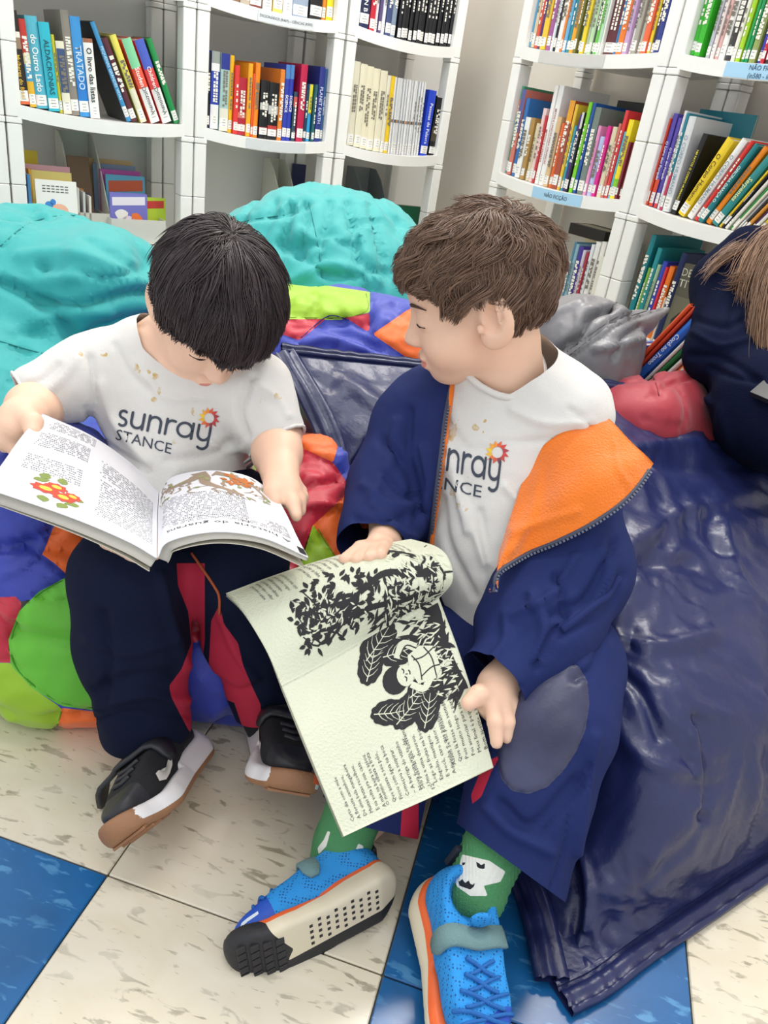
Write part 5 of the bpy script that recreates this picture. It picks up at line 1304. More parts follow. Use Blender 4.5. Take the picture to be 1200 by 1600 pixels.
    for pts, wp, dp in (([(140, 560), (150, 620), (140, 670)], 7, -.006), ([(120, 560), (100, 590), (60, 620)], 7, .004), ([(160, 600), (180, 660), (230, 720)], 8, .005), ([(135, 640), (160, 690), (230, 735)], 6, -.005), ([(395, 590), (375, 640), (385, 680)], 6, -.007), ([(360, 690), (330, 710), (260, 720)], 7, -.004), ([(400, 600), (430, 620), (450, 650)], 6, .003), ([(230, 590), (260, 620), (320, 620)], 6, .003), ([(380, 700), (350, 705), (330, 690)], 5, .004), ([(180, 540), (200, 580), (230, 610)], 6, -.003), ([(90, 570), (70, 590), (45, 600)], 5, -.003)):
        V = disp(V, F, crease(V, np.array(pts, float), wp, dp))
    def ends(V):
        near_r = np.linalg.norm(V - c0, axis=1) < .09; near_l = np.linalg.norm(V - c1, axis=1) < .09
        d = np.full(len(V), .01); d = np.where(near_r, np.minimum(d, .020 - (V - c0) @ dr), d); d = np.where(near_l, np.minimum(d, .018 - (V - c1) @ dl), d); return d
    V, F, L, ins = split(V, F, np.zeros(len(F), int), ends(V)); V, F = sub(V, F, ins)
    p1, p2, p3 = W(206, 500, .985), W(250, 592, .925), W(330, 604, .90); nv = np.cross(p2 - p1, p3 - p1); nv = nv if (H.c - p1) @ nv > 0 else -nv
    V, F = ringcut(V, F, p1, nv, nb, H(0, -.022, -.06) - nb, .061, T, whitecot)
    o, V, F = garment('t_shirt', V, F, T, [whitecot, stainm], [stain_field([(158, 555, 6), (126, 553, 5), (232, 582, 6), (215, 575, 5), (240, 590, 5), (248, 610, 4), (300, 645, 5), (410, 628, 4), (433, 622, 5), (240, 625, 4), (270, 690, 4), (330, 600, 4)], 6)])
    D = Drape(V, F)
    shirt_logo(D, T, (183, 664), (24.5, 4.6), (4.5, -23.5), (180, 686), (21, 5.6), (3.5, -23), (327, 653), 15.5)
    for c_, d_, nn_ in ((c0, dr, 'sleeve_hem'), (c1, dl, 'sleeve_hem')):
        q = V[np.abs((V - c_) @ d_ - (.018 if c_ is c0 else .016)) < .003]; q = q[np.linalg.norm(q - c_, axis=1) < .07]
        if len(q) > 20:
            m = q.mean(0); e1 = nrm(np.cross(d_, [0, 0, 1.])); e2 = np.cross(d_, e1); a = np.arctan2((q - m) @ e2, (q - m) @ e1); rr = np.linalg.norm(q - m - ((q - m) @ d_)[:, None] * d_, axis=1)
            o_ = np.argsort(a); aa = np.linspace(-math.pi, math.pi, 41); R_ = np.interp(aa, a[o_], rr[o_], period=2 * math.pi)
            P = m + (np.cos(aa) * R_)[:, None] * e1 + (np.sin(aa) * R_)[:, None] * e2; v, g = tube(P, .0022, 6); obj(nn_, v, g, whitecot, T)
    # trousers
    s = SDF(); s.ell(W(315, 800, 1.02), (.10, .075, .085), RCAM); s.chain([(W(265, 840, 1.02), .07), (W(228, 880, .93), .056), (W(199, 900, .84), .055), (W(206, 1005, .868), .057), (W(226, 1128, .912), .054)], .03)
    s.chain([(W(350, 830, 1.01), .075), (W(372, 885, .89), .054), (W(388, 1000, .93), .045), (W(412, 1098, .962), .041)], .03)
    V, F = polygonize(s, .0038); V = disp(V, F, .0022 * fbm(V * 20, 61, 2))
    for pts, wp, dp in (([(140, 1000), (200, 1020), (270, 1000)], 9, .005), ([(150, 1080), (200, 1060), (270, 1050)], 8, -.006), ([(155, 1105), (220, 1085), (290, 1095)], 7, .006), ([(160, 960), (170, 1040), (160, 1100)], 8, -.006), ([(250, 900), (270, 980), (290, 1040)], 8, .006), ([(345, 960), (370, 1020), (400, 1060)], 7, .005), ([(335, 1060), (370, 1080), (410, 1070)], 6, -.004), ([(148, 1125), (210, 1112), (295, 1120)], 3, -.003)):
        V = disp(V, F, crease(V, np.array(pts, float), wp, dp))
    e0 = W(226, 1128, .912); ed = nrm(e0 - W(206, 1005, .868)); e1_ = W(412, 1098, .962); ed1 = nrm(e1_ - W(388, 1000, .93))
    def cut(V):
        n0 = np.linalg.norm(V - e0, axis=1) < .09; n1 = np.linalg.norm(V - e1_, axis=1) < .07; d = np.full(len(V), .01)
        d = np.where(n0, np.minimum(d, .012 - (V - e0) @ ed), d); return np.where(n1, np.minimum(d, .008 - (V - e1_) @ ed1), d)
    V, F, L, ins = split(V, F, np.zeros(len(F), int), cut(V)); V, F = sub(V, F, ins); L = np.zeros(len(F), int)
    V, F, L = weldsplit(V, F, L, [(1, pxf([(276, 880), (320, 880), (320, 1000), (303, 1150), (294, 1140), (268, 1090), (264, 1072), (284, 1045), (299, 1005), (294, 955), (278, 915)])), (1, pxf([(343, 945), (350, 975), (372, 1005), (380, 1040), (395, 1075), (407, 1100), (410, 1140), (380, 1140), (366, 1098), (352, 1093), (333, 1087), (325, 1060), (330, 970)]))])
    for i, (nm, m) in enumerate((('trousers', navyjer), ('red_side_stripe', plain('#b01d3c', .8)))):
        
        for v, g in (comps(*sub(V, F, L == i)) if i else [sub(V, F, L == i)]): obj(nm, v, g, m, T)
    D3 = Drape(V, F); P = D3.px([(300, 865), (318, 890), (335, 915), (343, 932), (343, 960)], .001); v, g = tube(spline(P, 20), .0016, 6); obj('orange_piping', v, g, plain('#b0532f', .8), T)
    for P in ([(W(410, 1092, .962), .030), (W(416, 1118, .967), .028), (W(424, 1150, .972), .027)], [(W(226, 1122, .912), .034), (W(246, 1160, .925), .031), (W(268, 1180, .93), .029)]):
        s = SDF(); s.chain(P, .01); V, F = polygonize(s, .0035); obj('sock', V, F, plain('#1a1b22', .9), T)
    def runner(hx, tx, rollv, mir, loose, os_):
        yv = nrm(tx - hx); up = nrm(rollv - (rollv @ yv) * yv); xr = np.cross(yv, up); Lc = Local((hx * .52 + tx * .48), np.array([xr, yv, up]), 1.06)
        g = thing('shoe', (0, 0, 0), None, None); g.parent = T; g.location = tuple(-WL(T)); g['label'] = 'black mesh trainer with white midsole, gum sole and wide strap'
        Vu, Fu = shoe('runner', Lc, g, 'black', mir, 1, os_); blk = MATS['black_overlay']
        st = onup(Vu, Fu, Lc, [(-.036, .006, .036), (-.027, .006, .060), (-.006, .008, .080), (.016, .006, .074), (.034, .004, .046)], .0015)
        if loose: st = np.concatenate([st[:-4], spline(np.array([st[-5], st[-1] + [.006, 0, .014], st[-1] + [.022, .003, .012], st[-1] + [.038, .006, -.004]]), 14)])
        band(Lc, st, .024, .004, 'strap', blk, g)
        for k in range(3):
            P = Lc(onup(Vu, Fu, Lc, [(-.016, .026 + .011 * k, .06), (0, .029 + .011 * k, .07), (.016, .026 + .011 * k, .06)], .0012)); v, q = tube(P, .0030, 6); obj('elastic_lace', v, q, blk, g)
        # curved pale mark on each side
        for sd in (-1, 1):
            sh = np.array([(-.010, .036), (.002, .031), (.014, .032), (.024, .036), (.031, .043), (.033, .048), (.026, .044), (.017, .040), (.006, .039), (-.002, .044), (-.008, .044)])
            b_ = BVHTree.FromPolygons([tuple(v) for v in Vu], [tuple(int(i) for i in f) for f in Fu]); P = []
            for y, z in sh * [1, .95]:
                o = Lc(sd * .08, -y + .035, z); d = Lc(0, -y + .035, z - .004) - o; h = b_.ray_cast(Vector(o), Vector(nrm(d)))
                P.append(np.array(h[0] + h[1] * .0012) if h[0] is not None else Lc(sd * .03, -y + .035, z))
            P.append(np.mean(P, 0)); P = np.array(P); nq = len(P) - 1
            obj('side_mark', P, [(i, (i + 1) % nq, nq) for i in range(nq)], plain('#e9e4da', .5), g)
    runner(W(312, 1194, .945), W(228, 1308, .800), np.array([-.70, .35, .55]), -1, True, 1)
    runner(W(424, 1165, .985), W(443, 1243, .845), np.array([.03, .70, .72]), 1, False, -1)
    return T
left_boy()

# ---------------- the two open books ----------------
class Page:
    def __init__(s, G, n=60):
        s.S = patch(np.array([[W(*p) for p in r] for r in G]), n, n); s.n = n
        du = np.gradient(s.S, axis=0); dv = np.gradient(s.S, axis=1); N = np.cross(du, dv); N /= np.linalg.norm(N, axis=2)[..., None] + 1e-12
        if ((CAM - s.S) * N).sum() < 0: N = -N
        s.N = N; s.wa = np.linalg.norm(np.diff(s.S[:, n // 2], axis=0), axis=1).sum(); s.wb = np.linalg.norm(np.diff(s.S[n // 2], axis=0), axis=1).sum()
    def at(s, a, b, off=0.):
        a = np.clip(np.asarray(a, float), 0, 1) * (s.n - 1 - 1e-6); b = np.clip(np.asarray(b, float), 0, 1) * (s.n - 1 - 1e-6); i = a.astype(int); j = b.astype(int); u = (a - i)[..., None]; v = (b - j)[..., None]
        def L(A): return (A[i, j] * (1 - u) + A[i + 1, j] * u) * (1 - v) + (A[i, j + 1] * (1 - u) + A[i + 1, j + 1] * u) * v
        return L(s.S) + L(s.N) * off
    def body(s, name, th0, th1, m, T, sink=0., grow=0.):
        "closed sheet or page block: th0 thick at the spine, th1 at the outer edge"
        n = s.n; t = np.linspace(0, 1, n)[:, None, None]; S = s.S.copy()
        if grow: c = S.mean((0, 1)); S = S + (S - c) * grow
        A = S - s.N * sink; B = S - s.N * (sink + th0 + (th1 - th0) * t); V = np.concatenate([A.reshape(-1, 3), B.reshape(-1, 3)]); q = gridF(n, n); k = n * n
        lp = np.concatenate([np.arange(n), np.arange(1, n) * n + n - 1, (n - 1) * n + np.arange(n - 2, -1, -1), np.arange(n - 2, 0, -1) * n]); l2 = np.roll(lp, -1)
        return obj(name, V, np.concatenate([q, q[:, ::-1] + k, np.stack([lp, l2, l2 + k, lp + k], 1)]), m, T)
    def put(s, name, V2, F2, m, T, off=.0004):
        V2 = np.asarray(V2, float); return obj(name, s.at(V2[:, 0], V2[:, 1], off), F2, m, T, False)
def words(pg, lines, o, dx, dy, size, name, m, T, bold=.0, stuff=True):
    "lines of print. o: (a,b) of the first line's start; dx,dy: reading and letter-up directions in (a,b) metres"
    Vs = []; Fs = []; n = 0; sc = np.array([pg.wa, pg.wb])
    for i, t in enumerate(lines):
        if not t: continue
        tv, tf = text2d(t, size, bold, 'LEFT', 1); q = np.array(o) + (tv[:, :1] * np.array(dx) + (tv[:, 1:] - i * size * 1.32) * np.array(dy)) / sc
        Vs.append(q); Fs.append(tf + n); n += len(tv)
    o_ = pg.put(name, np.concatenate(Vs), np.concatenate(Fs), m, T)
    if stuff: o_['kind'] = 'stuff'
def greek(pg, o, dx, dy, wd, rows, size, name, m, T, seed=1):
    "print too small to read: short bars of word length"
    r = random.Random(seed); V = []; F = []; sc = np.array([pg.wa, pg.wb]); dx = np.array(dx); dy = np.array(dy); lead = size * 1.55
    for i in range(rows):
        x = 0; end = wd * (.55 + .4 * r.random() if i % 9 == 8 else 1 - .04 * r.random())
        while x < end:
            l = size * (1 + 3.2 * r.random()); l = min(l, end - x)
            for k in range(max(1, int(l / (size * .62)))):
                x0 = x + k * size * .62; h0 = .18 + .25 * (r.random() < .3)
                q = [(x0, -i * lead), (x0 + size * .46, -i * lead), (x0 + size * .46, -i * lead + size * (.30 + h0)), (x0, -i * lead + size * (.30 + h0))]
                n = len(V); V += [np.array(o) + (p[0] * dx + p[1] * dy) / sc for p in q]; F.append((n, n + 1, n + 2, n + 3))
            x += l + size * .45
    o_ = pg.put(name, V, F, m, T); o_['kind'] = 'stuff'
ink = plain('#48484c', .8); paleink = plain('#88888c', .8)
def leaf2(c, ang, l, w_, n=7):
    t = np.linspace(0, 1, n); x = t * l; y = w_ * np.sin(math.pi * t ** .8); P = np.concatenate([np.stack([x, y], 1), np.stack([x, -y], 1)[-2:0:-1]])
    ca, sa = math.cos(ang), math.sin(ang); return np.array(c) + np.stack([P[:, 0] * ca - P[:, 1] * sa, P[:, 0] * sa + P[:, 1] * ca], 1)
class Ink:
    "collects flat printed shapes given in page metres, then lays them on the page"
    def __init__(s): s.V = []; s.F = []
    def poly(s, P):
        n = len(s.V); P = np.asarray(P, float); s.V += list(P) + [P.mean(0)]; k = len(P); s.F += [(n + i, n + (i + 1) % k, n + k) for i in range(k)]
    def stroke(s, P, w0, w1=None):
        P = np.asarray(P, float); T = np.gradient(P, axis=0); T /= np.linalg.norm(T, axis=1)[:, None] + 1e-9; N = np.stack([-T[:, 1], T[:, 0]], 1); wd = np.linspace(w0, w0 if w1 is None else w1, len(P))[:, None] / 2
        n = len(s.V); m = len(P); s.V += list(P + N * wd) + list(P - N * wd)
        for i in range(m - 1): s.F += [(n + i, n + m + i, n + m + i + 1), (n + i, n + m + i + 1, n + i + 1)]
    def lay(s, pg, name, m, T, off, sub=0):
        V = np.array(s.V) / np.array([pg.wa, pg.wb]); o = pg.put(name, V, np.array(s.F), m, T, off); o['kind'] = 'stuff'; return o
def curve(P, n=12): return spline(np.array(P, float), n)
paper1 = mat('white_paper', '#e9e9ee', .6, .03, 300); paper2 = mat('cream_laid_paper', '#d9dcc4', .75, .5, 420); edgep = mat('page_edges', '#d8d4c8', .8, .6, 900, stretch=(1, 1, 8))
def book_one():
    T = thing('book', tuple(W(240, 800, .84)), 'thick open white-paged book held by the dark-haired child, tree and flower pictures', 'book')
    A = Page([[(245, 872, .742), (245.5, 835, .80), (246, 800, .866), (248, 766, .945)], [(200, 846, .735), (200, 805, .79), (202, 758, .852), (205, 724, .925)], [(110, 808, .730), (122, 762, .780), (132, 712, .835), (142, 680, .90)], [(-24, 762, .722), (5, 722, .757), (35, 680, .80), (66, 646, .855)]])
    B = Page([[(246, 872, .742), (246.5, 835, .80), (247, 800, .866), (249, 766, .945)], [(264, 846, .728), (264, 815, .785), (266, 780, .852), (272, 744, .925)], [(335, 831, .722), (332, 800, .775), (330, 768, .838), (330, 735, .905)], [(410, 840, .735), (402, 812, .782), (394, 782, .835), (390, 745, .89)], [(482, 871, .752), (466, 842, .785), (450, 808, .825), (434, 778, .868)]])
    A.body('page_block', .010, .013, edgep, T, .0007); B.body('page_block', .010, .0035, edgep, T, .0007); A.body('page', .0006, .0006, paper1, T); B.body('page', .0006, .0006, paper1, T)
    cov = mat('book_cover_card', '#cfcab8', .5); A.body('cover', .001, .001, cov, T, .0142, .012); B.body('cover', .001, .001, cov, T, .0105, .010)
    # B: reading from the outer edge towards the spine, letters' tops towards the viewer
    wa, wb = B.wa, B.wb
    words(B, ['A história do guaraná'], (.93, .185), (-1, 0), (0, -1), .0135, 'printed_title', ink, T)
    greek(B, (.80, .24), (-1, 0), (0, -1), wa * .56, 3, .0030, 'printed_text', paleink, T, 3); words(B, ['N'], (.70, .255), (-1, 0), (0, -1), .010, 'printed_initial', ink, T)
    greek(B, (.70, .30), (-1, 0), (0, -1), wa * .56, 17, .0030, 'printed_text', paleink, T, 4); greek(B, (.94, .25), (-1, 0), (0, -1), wa * .13, 9, .0028, 'printed_side_note', paleink, T, 5)
    k = Ink(); k.poly([(wa * .955, wb * .02), (wa * .995, wb * .02), (wa * .995, wb * .14), (wa * .955, wb * .14)]); k.lay(B, 'printed_tab', plain('#1c1c1e'), T, .0004)
    tr = Ink(); gr = Ink(); fx = Ink()
    def P(x, y): return (wa * x, wb * y)
    tr.stroke(curve([P(.42, .97), P(.46, .88), P(.47, .80), P(.56, .74), P(.70, .70)]), .016, .004); tr.stroke(curve([P(.45, .93), P(.36, .86), P(.22, .82), P(.08, .86)]), .013, .003); tr.stroke(curve([P(.52, .96), P(.62, .93), P(.74, .90), P(.86, .80)]), .012, .003)
    rr = random.Random(3)
    for i in range(34):
        x, y = .06 + .8 * rr.random(), .70 + .24 * rr.random(); tr.stroke(curve([P(x, y), P(x + .05 * rr.uniform(-1, 1), y - .04), P(x + .09 * rr.uniform(-1, 1), y - .05 - .03 * rr.random())], 6), .0028, .0007)
    for i in range(60):
        x, y = .05 + .85 * rr.random(), .68 + .28 * rr.random(); (gr if i % 2 else tr).poly(leaf2(P(x, y), rr.random() * 6.28, .006 + .004 * rr.random(), .0018))
    for i in range(26):
        x, y = .60 + .16 * rr.random(), .83 + .10 * rr.random(); fx.poly(leaf2(P(x, y), rr.random() * 6.28, .009, .0028))
    tr.lay(B, 'printed_tree', plain('#a08c78', .8), T, .0004); gr.lay(B, 'printed_leaves', plain('#9aa06a', .8), T, .0006); fx.lay(B, 'printed_animal', plain('#c0713a', .8), T, .0008)['label'] = 'reddish animal printed among the branches'
    # A
    wa, wb = A.wa, A.wb
    greek(A, (.06, .15), (1, 0), (0, -1), wa * .50, 26, .0031, 'printed_text', paleink, T, 7); greek(A, (.64, .62), (1, 0), (0, -1), wa * .30, 9, .0028, 'printed_side_note', paleink, T, 8); greek(A, (.66, .36), (1, 0), (0, -1), wa * .28, 8, .0028, 'printed_side_note', paleink, T, 9); greek(A, (.62, .86), (1, 0), (0, -1), wa * .30, 6, .0028, 'printed_side_note', paleink, T, 10)
    fl = Ink(); ye = Ink(); gl = Ink()
    for cx, cy, r in ((.80, .20, .011), (.72, .17, .010), (.76, .25, .009), (.68, .21, .008)):
        for i in range(8): fl.poly(leaf2(P(cx, cy), i * .785, r, r * .42))
        ye.poly(arc(wa * cx, wb * cy, r * .42, 0, 350, 10))
    for cx, cy, a in ((.86, .26, 2.4), (.83, .30, 1.8), (.74, .30, 1.5), (.64, .15, -.6), (.80, .12, -1.7), (.70, .11, -1.2), (.62, .20, .1)): gl.poly(leaf2(P(cx, cy), a, .014, .0042))
    gl.lay(A, 'printed_leaves', plain('#7f8f4a', .8), T, .0004); fl.lay(A, 'printed_flowers', plain('#cf4a38', .8), T, .0006); ye.lay(A, 'printed_flower_hearts', plain('#f0c04a', .8), T, .0008)
    k = Ink(); k.poly([(wa * .965, wb * .80), (wa * .985, wb * .80), (wa * .985, wb * .93), (wa * .965, wb * .93)]); k.lay(A, 'printed_tab', plain('#1c1c1e'), T, .0004)
book_one()
def book_two():
    T = thing('book', tuple(W(565, 1060, .77)), 'open picture book with black woodcut pictures, on the brown-haired child\'s lap', 'book')
    U = Page([[(440, 1072, .748), (500, 1040, .764), (560, 1006, .781), (622, 970, .798), (686, 935, .817)], [(418, 1020, .752), (480, 990, .758), (552, 955, .766), (630, 925, .776), (707, 908, .792)], [(390, 972, .768), (462, 935, .770), (545, 898, .778), (625, 876, .788), (702, 874, .797)], [(371, 946, .783), (440, 908, .790), (525, 876, .800), (610, 858, .810), (682, 854, .813)], [(353, 927, .800), (425, 900, .815), (505, 874, .828), (588, 852, .836), (642, 842, .838)]])
    Lw = Page([[(440, 1072, .748), (500, 1040, .764), (560, 1006, .781), (622, 970, .798), (686, 935, .817)], [(472, 1150, .726), (530, 1122, .742), (592, 1085, .760), (655, 1048, .778), (716, 1015, .795)], [(505, 1230, .715), (562, 1204, .730), (624, 1168, .745), (684, 1133, .760), (744, 1102, .776)], [(537, 1307, .707), (595, 1280, .719), (655, 1254, .732), (713, 1227, .744), (771, 1199, .757)]])
    U.body('page_block', .003, .0016, edgep, T, .0006); Lw.body('page_block', .004, .003, edgep, T, .0006); U.body('page', .0005, .0005, paper2, T); Lw.body('page', .0005, .0005, paper2, T)
    cv = plain('#c9c9b2', .6); Lw.body('cover', .0008, .0008, cv, T, .0042, .010); U.body('cover', .0008, .0008, cv, T, .0034, .006)
    T1 = ['Certo dia com a mãe', 'A floresta caminhou,', 'De uma bela mangabeira', 'Muitas frutas recolheu,', 'E na volta pra sua casa,', 'A mãe na beira se assou.']; T2 = ['O menino olhava a fruta', 'Que assava e seu pelo,', 'Ficou com água na boca', 'Começou a suspirar:', '– A barriga do vizinho', 'Nova fruta vou te dar.']
    T3 = ['Seu pessoal que estavam quietos,', 'Uma a uma devorou,', 'Logo as frutas na boca,', 'Engoliu, mastigou.', 'E você, caro leitor,', 'Adivinhe o que passou!']; T4 = ['Assim se foi pensando:', 'Que lá fosse em sentido,', 'Pois muito longo e parente', 'Foi anunciar para saber,', 'Meu final é pequeno,', 'Bom apetite e valente.']
    dx, dy = (-1, 0), (0, -1); z = .0057
    for st, b in ((T1, .10), (T2, .335), (T3, .56), (T4, .785)): words(Lw, st, (.94 if b < .6 else .90, b), dx, dy, z, 'printed_verse', ink, T)
    words(Lw, ['12'], (.97, .62), dx, dy, .006, 'printed_page_number', ink, T)
    Q1 = ['Terra viajou a mapas', 'Aprende sobre o vagão,', 'Porta natal para alguém', 'A apagou lia bichinho', 'Com só, viu pai coelho,', 'Em a ser pai só sem céu.']; Q2 = ['E vi grama sem pasto', 'Que Mar lado do papai', 'Mas seria da mão toca', 'Junte-se o pasto céu', 'Do lago se vê a pasto', 'E tu o pequeno girar']; Q3 = ['Foi assim com o papai', 'E o pequeno viu grito', 'O grande bem de novo', 'Bem no que cabe bem']
    for st, b, a in ((Q1, .13, .93), (Q2, .36, .93), (Q3, .58, .95), (Q3[::-1], .74, .95)): words(U, st, (a, b), (-1, 0), (0, -1), .0050, 'printed_verse', ink, T)
    r = random.Random(11)
    # upper page woodcut: a tree lying along the page
    k = Ink(); wt = Ink(); wa, wb = U.wa, U.wb
    def P(x, y): return (wa * x, wb * y)
    trunk = curve([P(.36, .92), P(.38, .78), P(.42, .66), P(.36, .56), (wa * .30, wb * .44)], 20); k.stroke(trunk, .010, .004)
    k.stroke(curve([P(.20, .92), P(.18, .75), P(.22, .60), P(.20, .42), P(.24, .28)], 20), .008, .003)
    for i in range(9): x, y = .36 - .02 * i, .50 - .025 * i; k.stroke(curve([P(.34, .54), P(x + .1 * r.uniform(-1, 1), y), P(.12 + .5 * r.random(), .22 + .1 * r.random())], 8), .0035, .0012)
    for i in range(170):
        y = .20 + .42 * r.random(); x = .12 + .40 * r.random() * (1.15 - abs(y - .40) * 1.4); k.poly(leaf2(P(x, y), r.random() * 6.28, .007 + .005 * r.random(), .0022, 5))
    for i in range(150):
        y = .60 + .36 * r.random(); x = .04 + (.30 + .55 * max(0, y - .62)) * r.random(); a = math.pi * (.5 + .35 * r.uniform(-1, 1)) * (1 if r.random() < .5 else -1); k.poly(leaf2(P(x, y), a - .8, .010 + .006 * r.random(), .0016, 5))
    k.poly(np.array([P(.02, .86), P(.75, .93), P(.80, .97), P(.02, .975)])); k.poly(np.array([P(.03, .74), P(.25, .70), P(.36, .82), P(.55, .90), P(.03, .93)]))
    for i in range(7): k.poly(leaf2(P(.60 + .03 * i, .78 - .018 * i), 2.2 + (i % 2) * 1.6, .016, .004))
    k.stroke(curve([P(.50, .82), P(.62, .78), P(.80, .70)], 8), .003, .001)
    for i in range(110):
        y = .66 + .30 * r.random(); x = .05 + .55 * r.random(); a = r.uniform(-.6, .6) + 2.6; l = .007 + .006 * r.random(); wt.poly(leaf2(P(x, y), a, l, .0009, 5))
    for i in range(50): y = .24 + .34 * r.random(); x = .16 + .30 * r.random(); wt.poly(leaf2(P(x, y), r.random() * 6.28, .006, .0008, 5))
    k.lay(U, 'printed_woodcut', plain('#2b2a2c', .85), T, .0004); wt.lay(U, 'printed_woodcut_highlight', paper2, T, .0007)
    # lower page woodcut: child asleep between big leaves
    k = Ink(); wt = Ink(); wa, wb = Lw.wa, Lw.wb
    for cx, cy, ax_, ay_, th_ in ((.06, .60, .024, .036, .5), (.15, .52, .020, .030, .9), (.17, .68, .020, .028, -.2), (.50, .62, .020, .032, .4), (.46, .52, .018, .030, -.4), (.56, .72, .020, .030, 1.0), (.43, .72, .016, .024, .2)):
        t = np.linspace(0, 2 * math.pi, 40)[:-1]; rr_ = 1 + .10 * np.abs(np.sin(t * 5.5)); x, y = ax_ * np.cos(t) * rr_ * .62, ay_ * np.sin(t) * rr_ * .62; ct, st_ = math.cos(th_), math.sin(th_)
        o2 = np.array(P(cx, cy)); Rm = lambda q: o2 + np.stack([q[:, 0] * ct - q[:, 1] * st_, q[:, 0] * st_ + q[:, 1] * ct], 1)
        k.poly(Rm(np.stack([x, y], 1))); wt.stroke(Rm(np.array([[0, -ay_ * .55], [.001, 0], [0, ay_ * .5]])), .0011, .0005)
        for q in (-.4, -.2, 0, .2):
            for sg in (-1, 1): wt.stroke(Rm(np.array([[0, ay_ * q], [sg * ax_ * .25, ay_ * (q + .12)], [sg * ax_ * .42, ay_ * (q + .30)]])), .0009, .0003)
    for i in range(120): y = .80 + .19 * r.random(); x = .02 + .56 * r.random(); k.poly(leaf2(P(x, y), -math.pi / 2 + r.uniform(-.9, .9) + (.3 if r.random() < .5 else -.3), .014 + .010 * r.random(), .0018, 5))
    k.poly(np.array([P(.02, .90), P(.55, .93), P(.56, .985), P(.02, .985)]))
    hx, hy = wa * .31, wb * .61; k.poly(np.stack([hx + .0135 * np.cos(np.linspace(0, 6.1, 18)), hy + .0130 * np.sin(np.linspace(0, 6.1, 18))], 1))
    fc_ = Ink(); fc_.poly(np.stack([hx + .001 + .0105 * np.cos(np.linspace(0, 6.1, 16)), hy + .0105 + .0085 * np.sin(np.linspace(0, 6.1, 16))], 1)); fc_.poly(np.array([P(.22, .72), P(.30, .70), P(.40, .72), P(.42, .82), P(.38, .87), P(.24, .87), P(.20, .80)])); fc_.stroke(curve([P(.20, .78), P(.14, .72), P(.20, .66)], 10), .008, .006); fc_.stroke(curve([P(.40, .80), P(.44, .74), P(.38, .68)], 10), .007, .006)
    dt = Ink()
    for sx in (-.004, .004): dt.stroke(curve([(hx + sx - .0025, hy + .0095), (hx + sx, hy + .0108), (hx + sx + .0025, hy + .0095)], 6), .0011)
    dt.stroke(curve([(hx - .002, hy + .0150), (hx, hy + .0158), (hx + .0025, hy + .0150)], 6), .0012); dt.stroke([(hx, hy + .011), (hx + .001, hy + .0132)], .0008)
    for q in ([P(.23, .74), P(.30, .76), P(.39, .745)], [P(.22, .82), P(.30, .84), P(.41, .83)], [P(.205, .78), P(.16, .735), P(.20, .68)], [P(.25, .87), P(.27, .80), P(.26, .74)], [P(.36, .87), P(.35, .82), P(.37, .75)]): dt.stroke(curve(q, 8), .0012)
    for i in range(70): y = .82 + .15 * r.random(); x = .04 + .5 * r.random(); wt.poly(leaf2(P(x, y), -math.pi / 2 + r.uniform(-.8, .8), .009, .0008, 5))
    k.lay(Lw, 'printed_woodcut', plain('#2b2a2c', .85), T, .0004); wt.lay(Lw, 'printed_woodcut_highlight', paper2, T, .0007); fc_.lay(Lw, 'printed_sleeping_figure', paper2, T, .0009); dt.lay(Lw, 'printed_outline', plain('#2b2a2c', .85), T, .0011)
book_two()
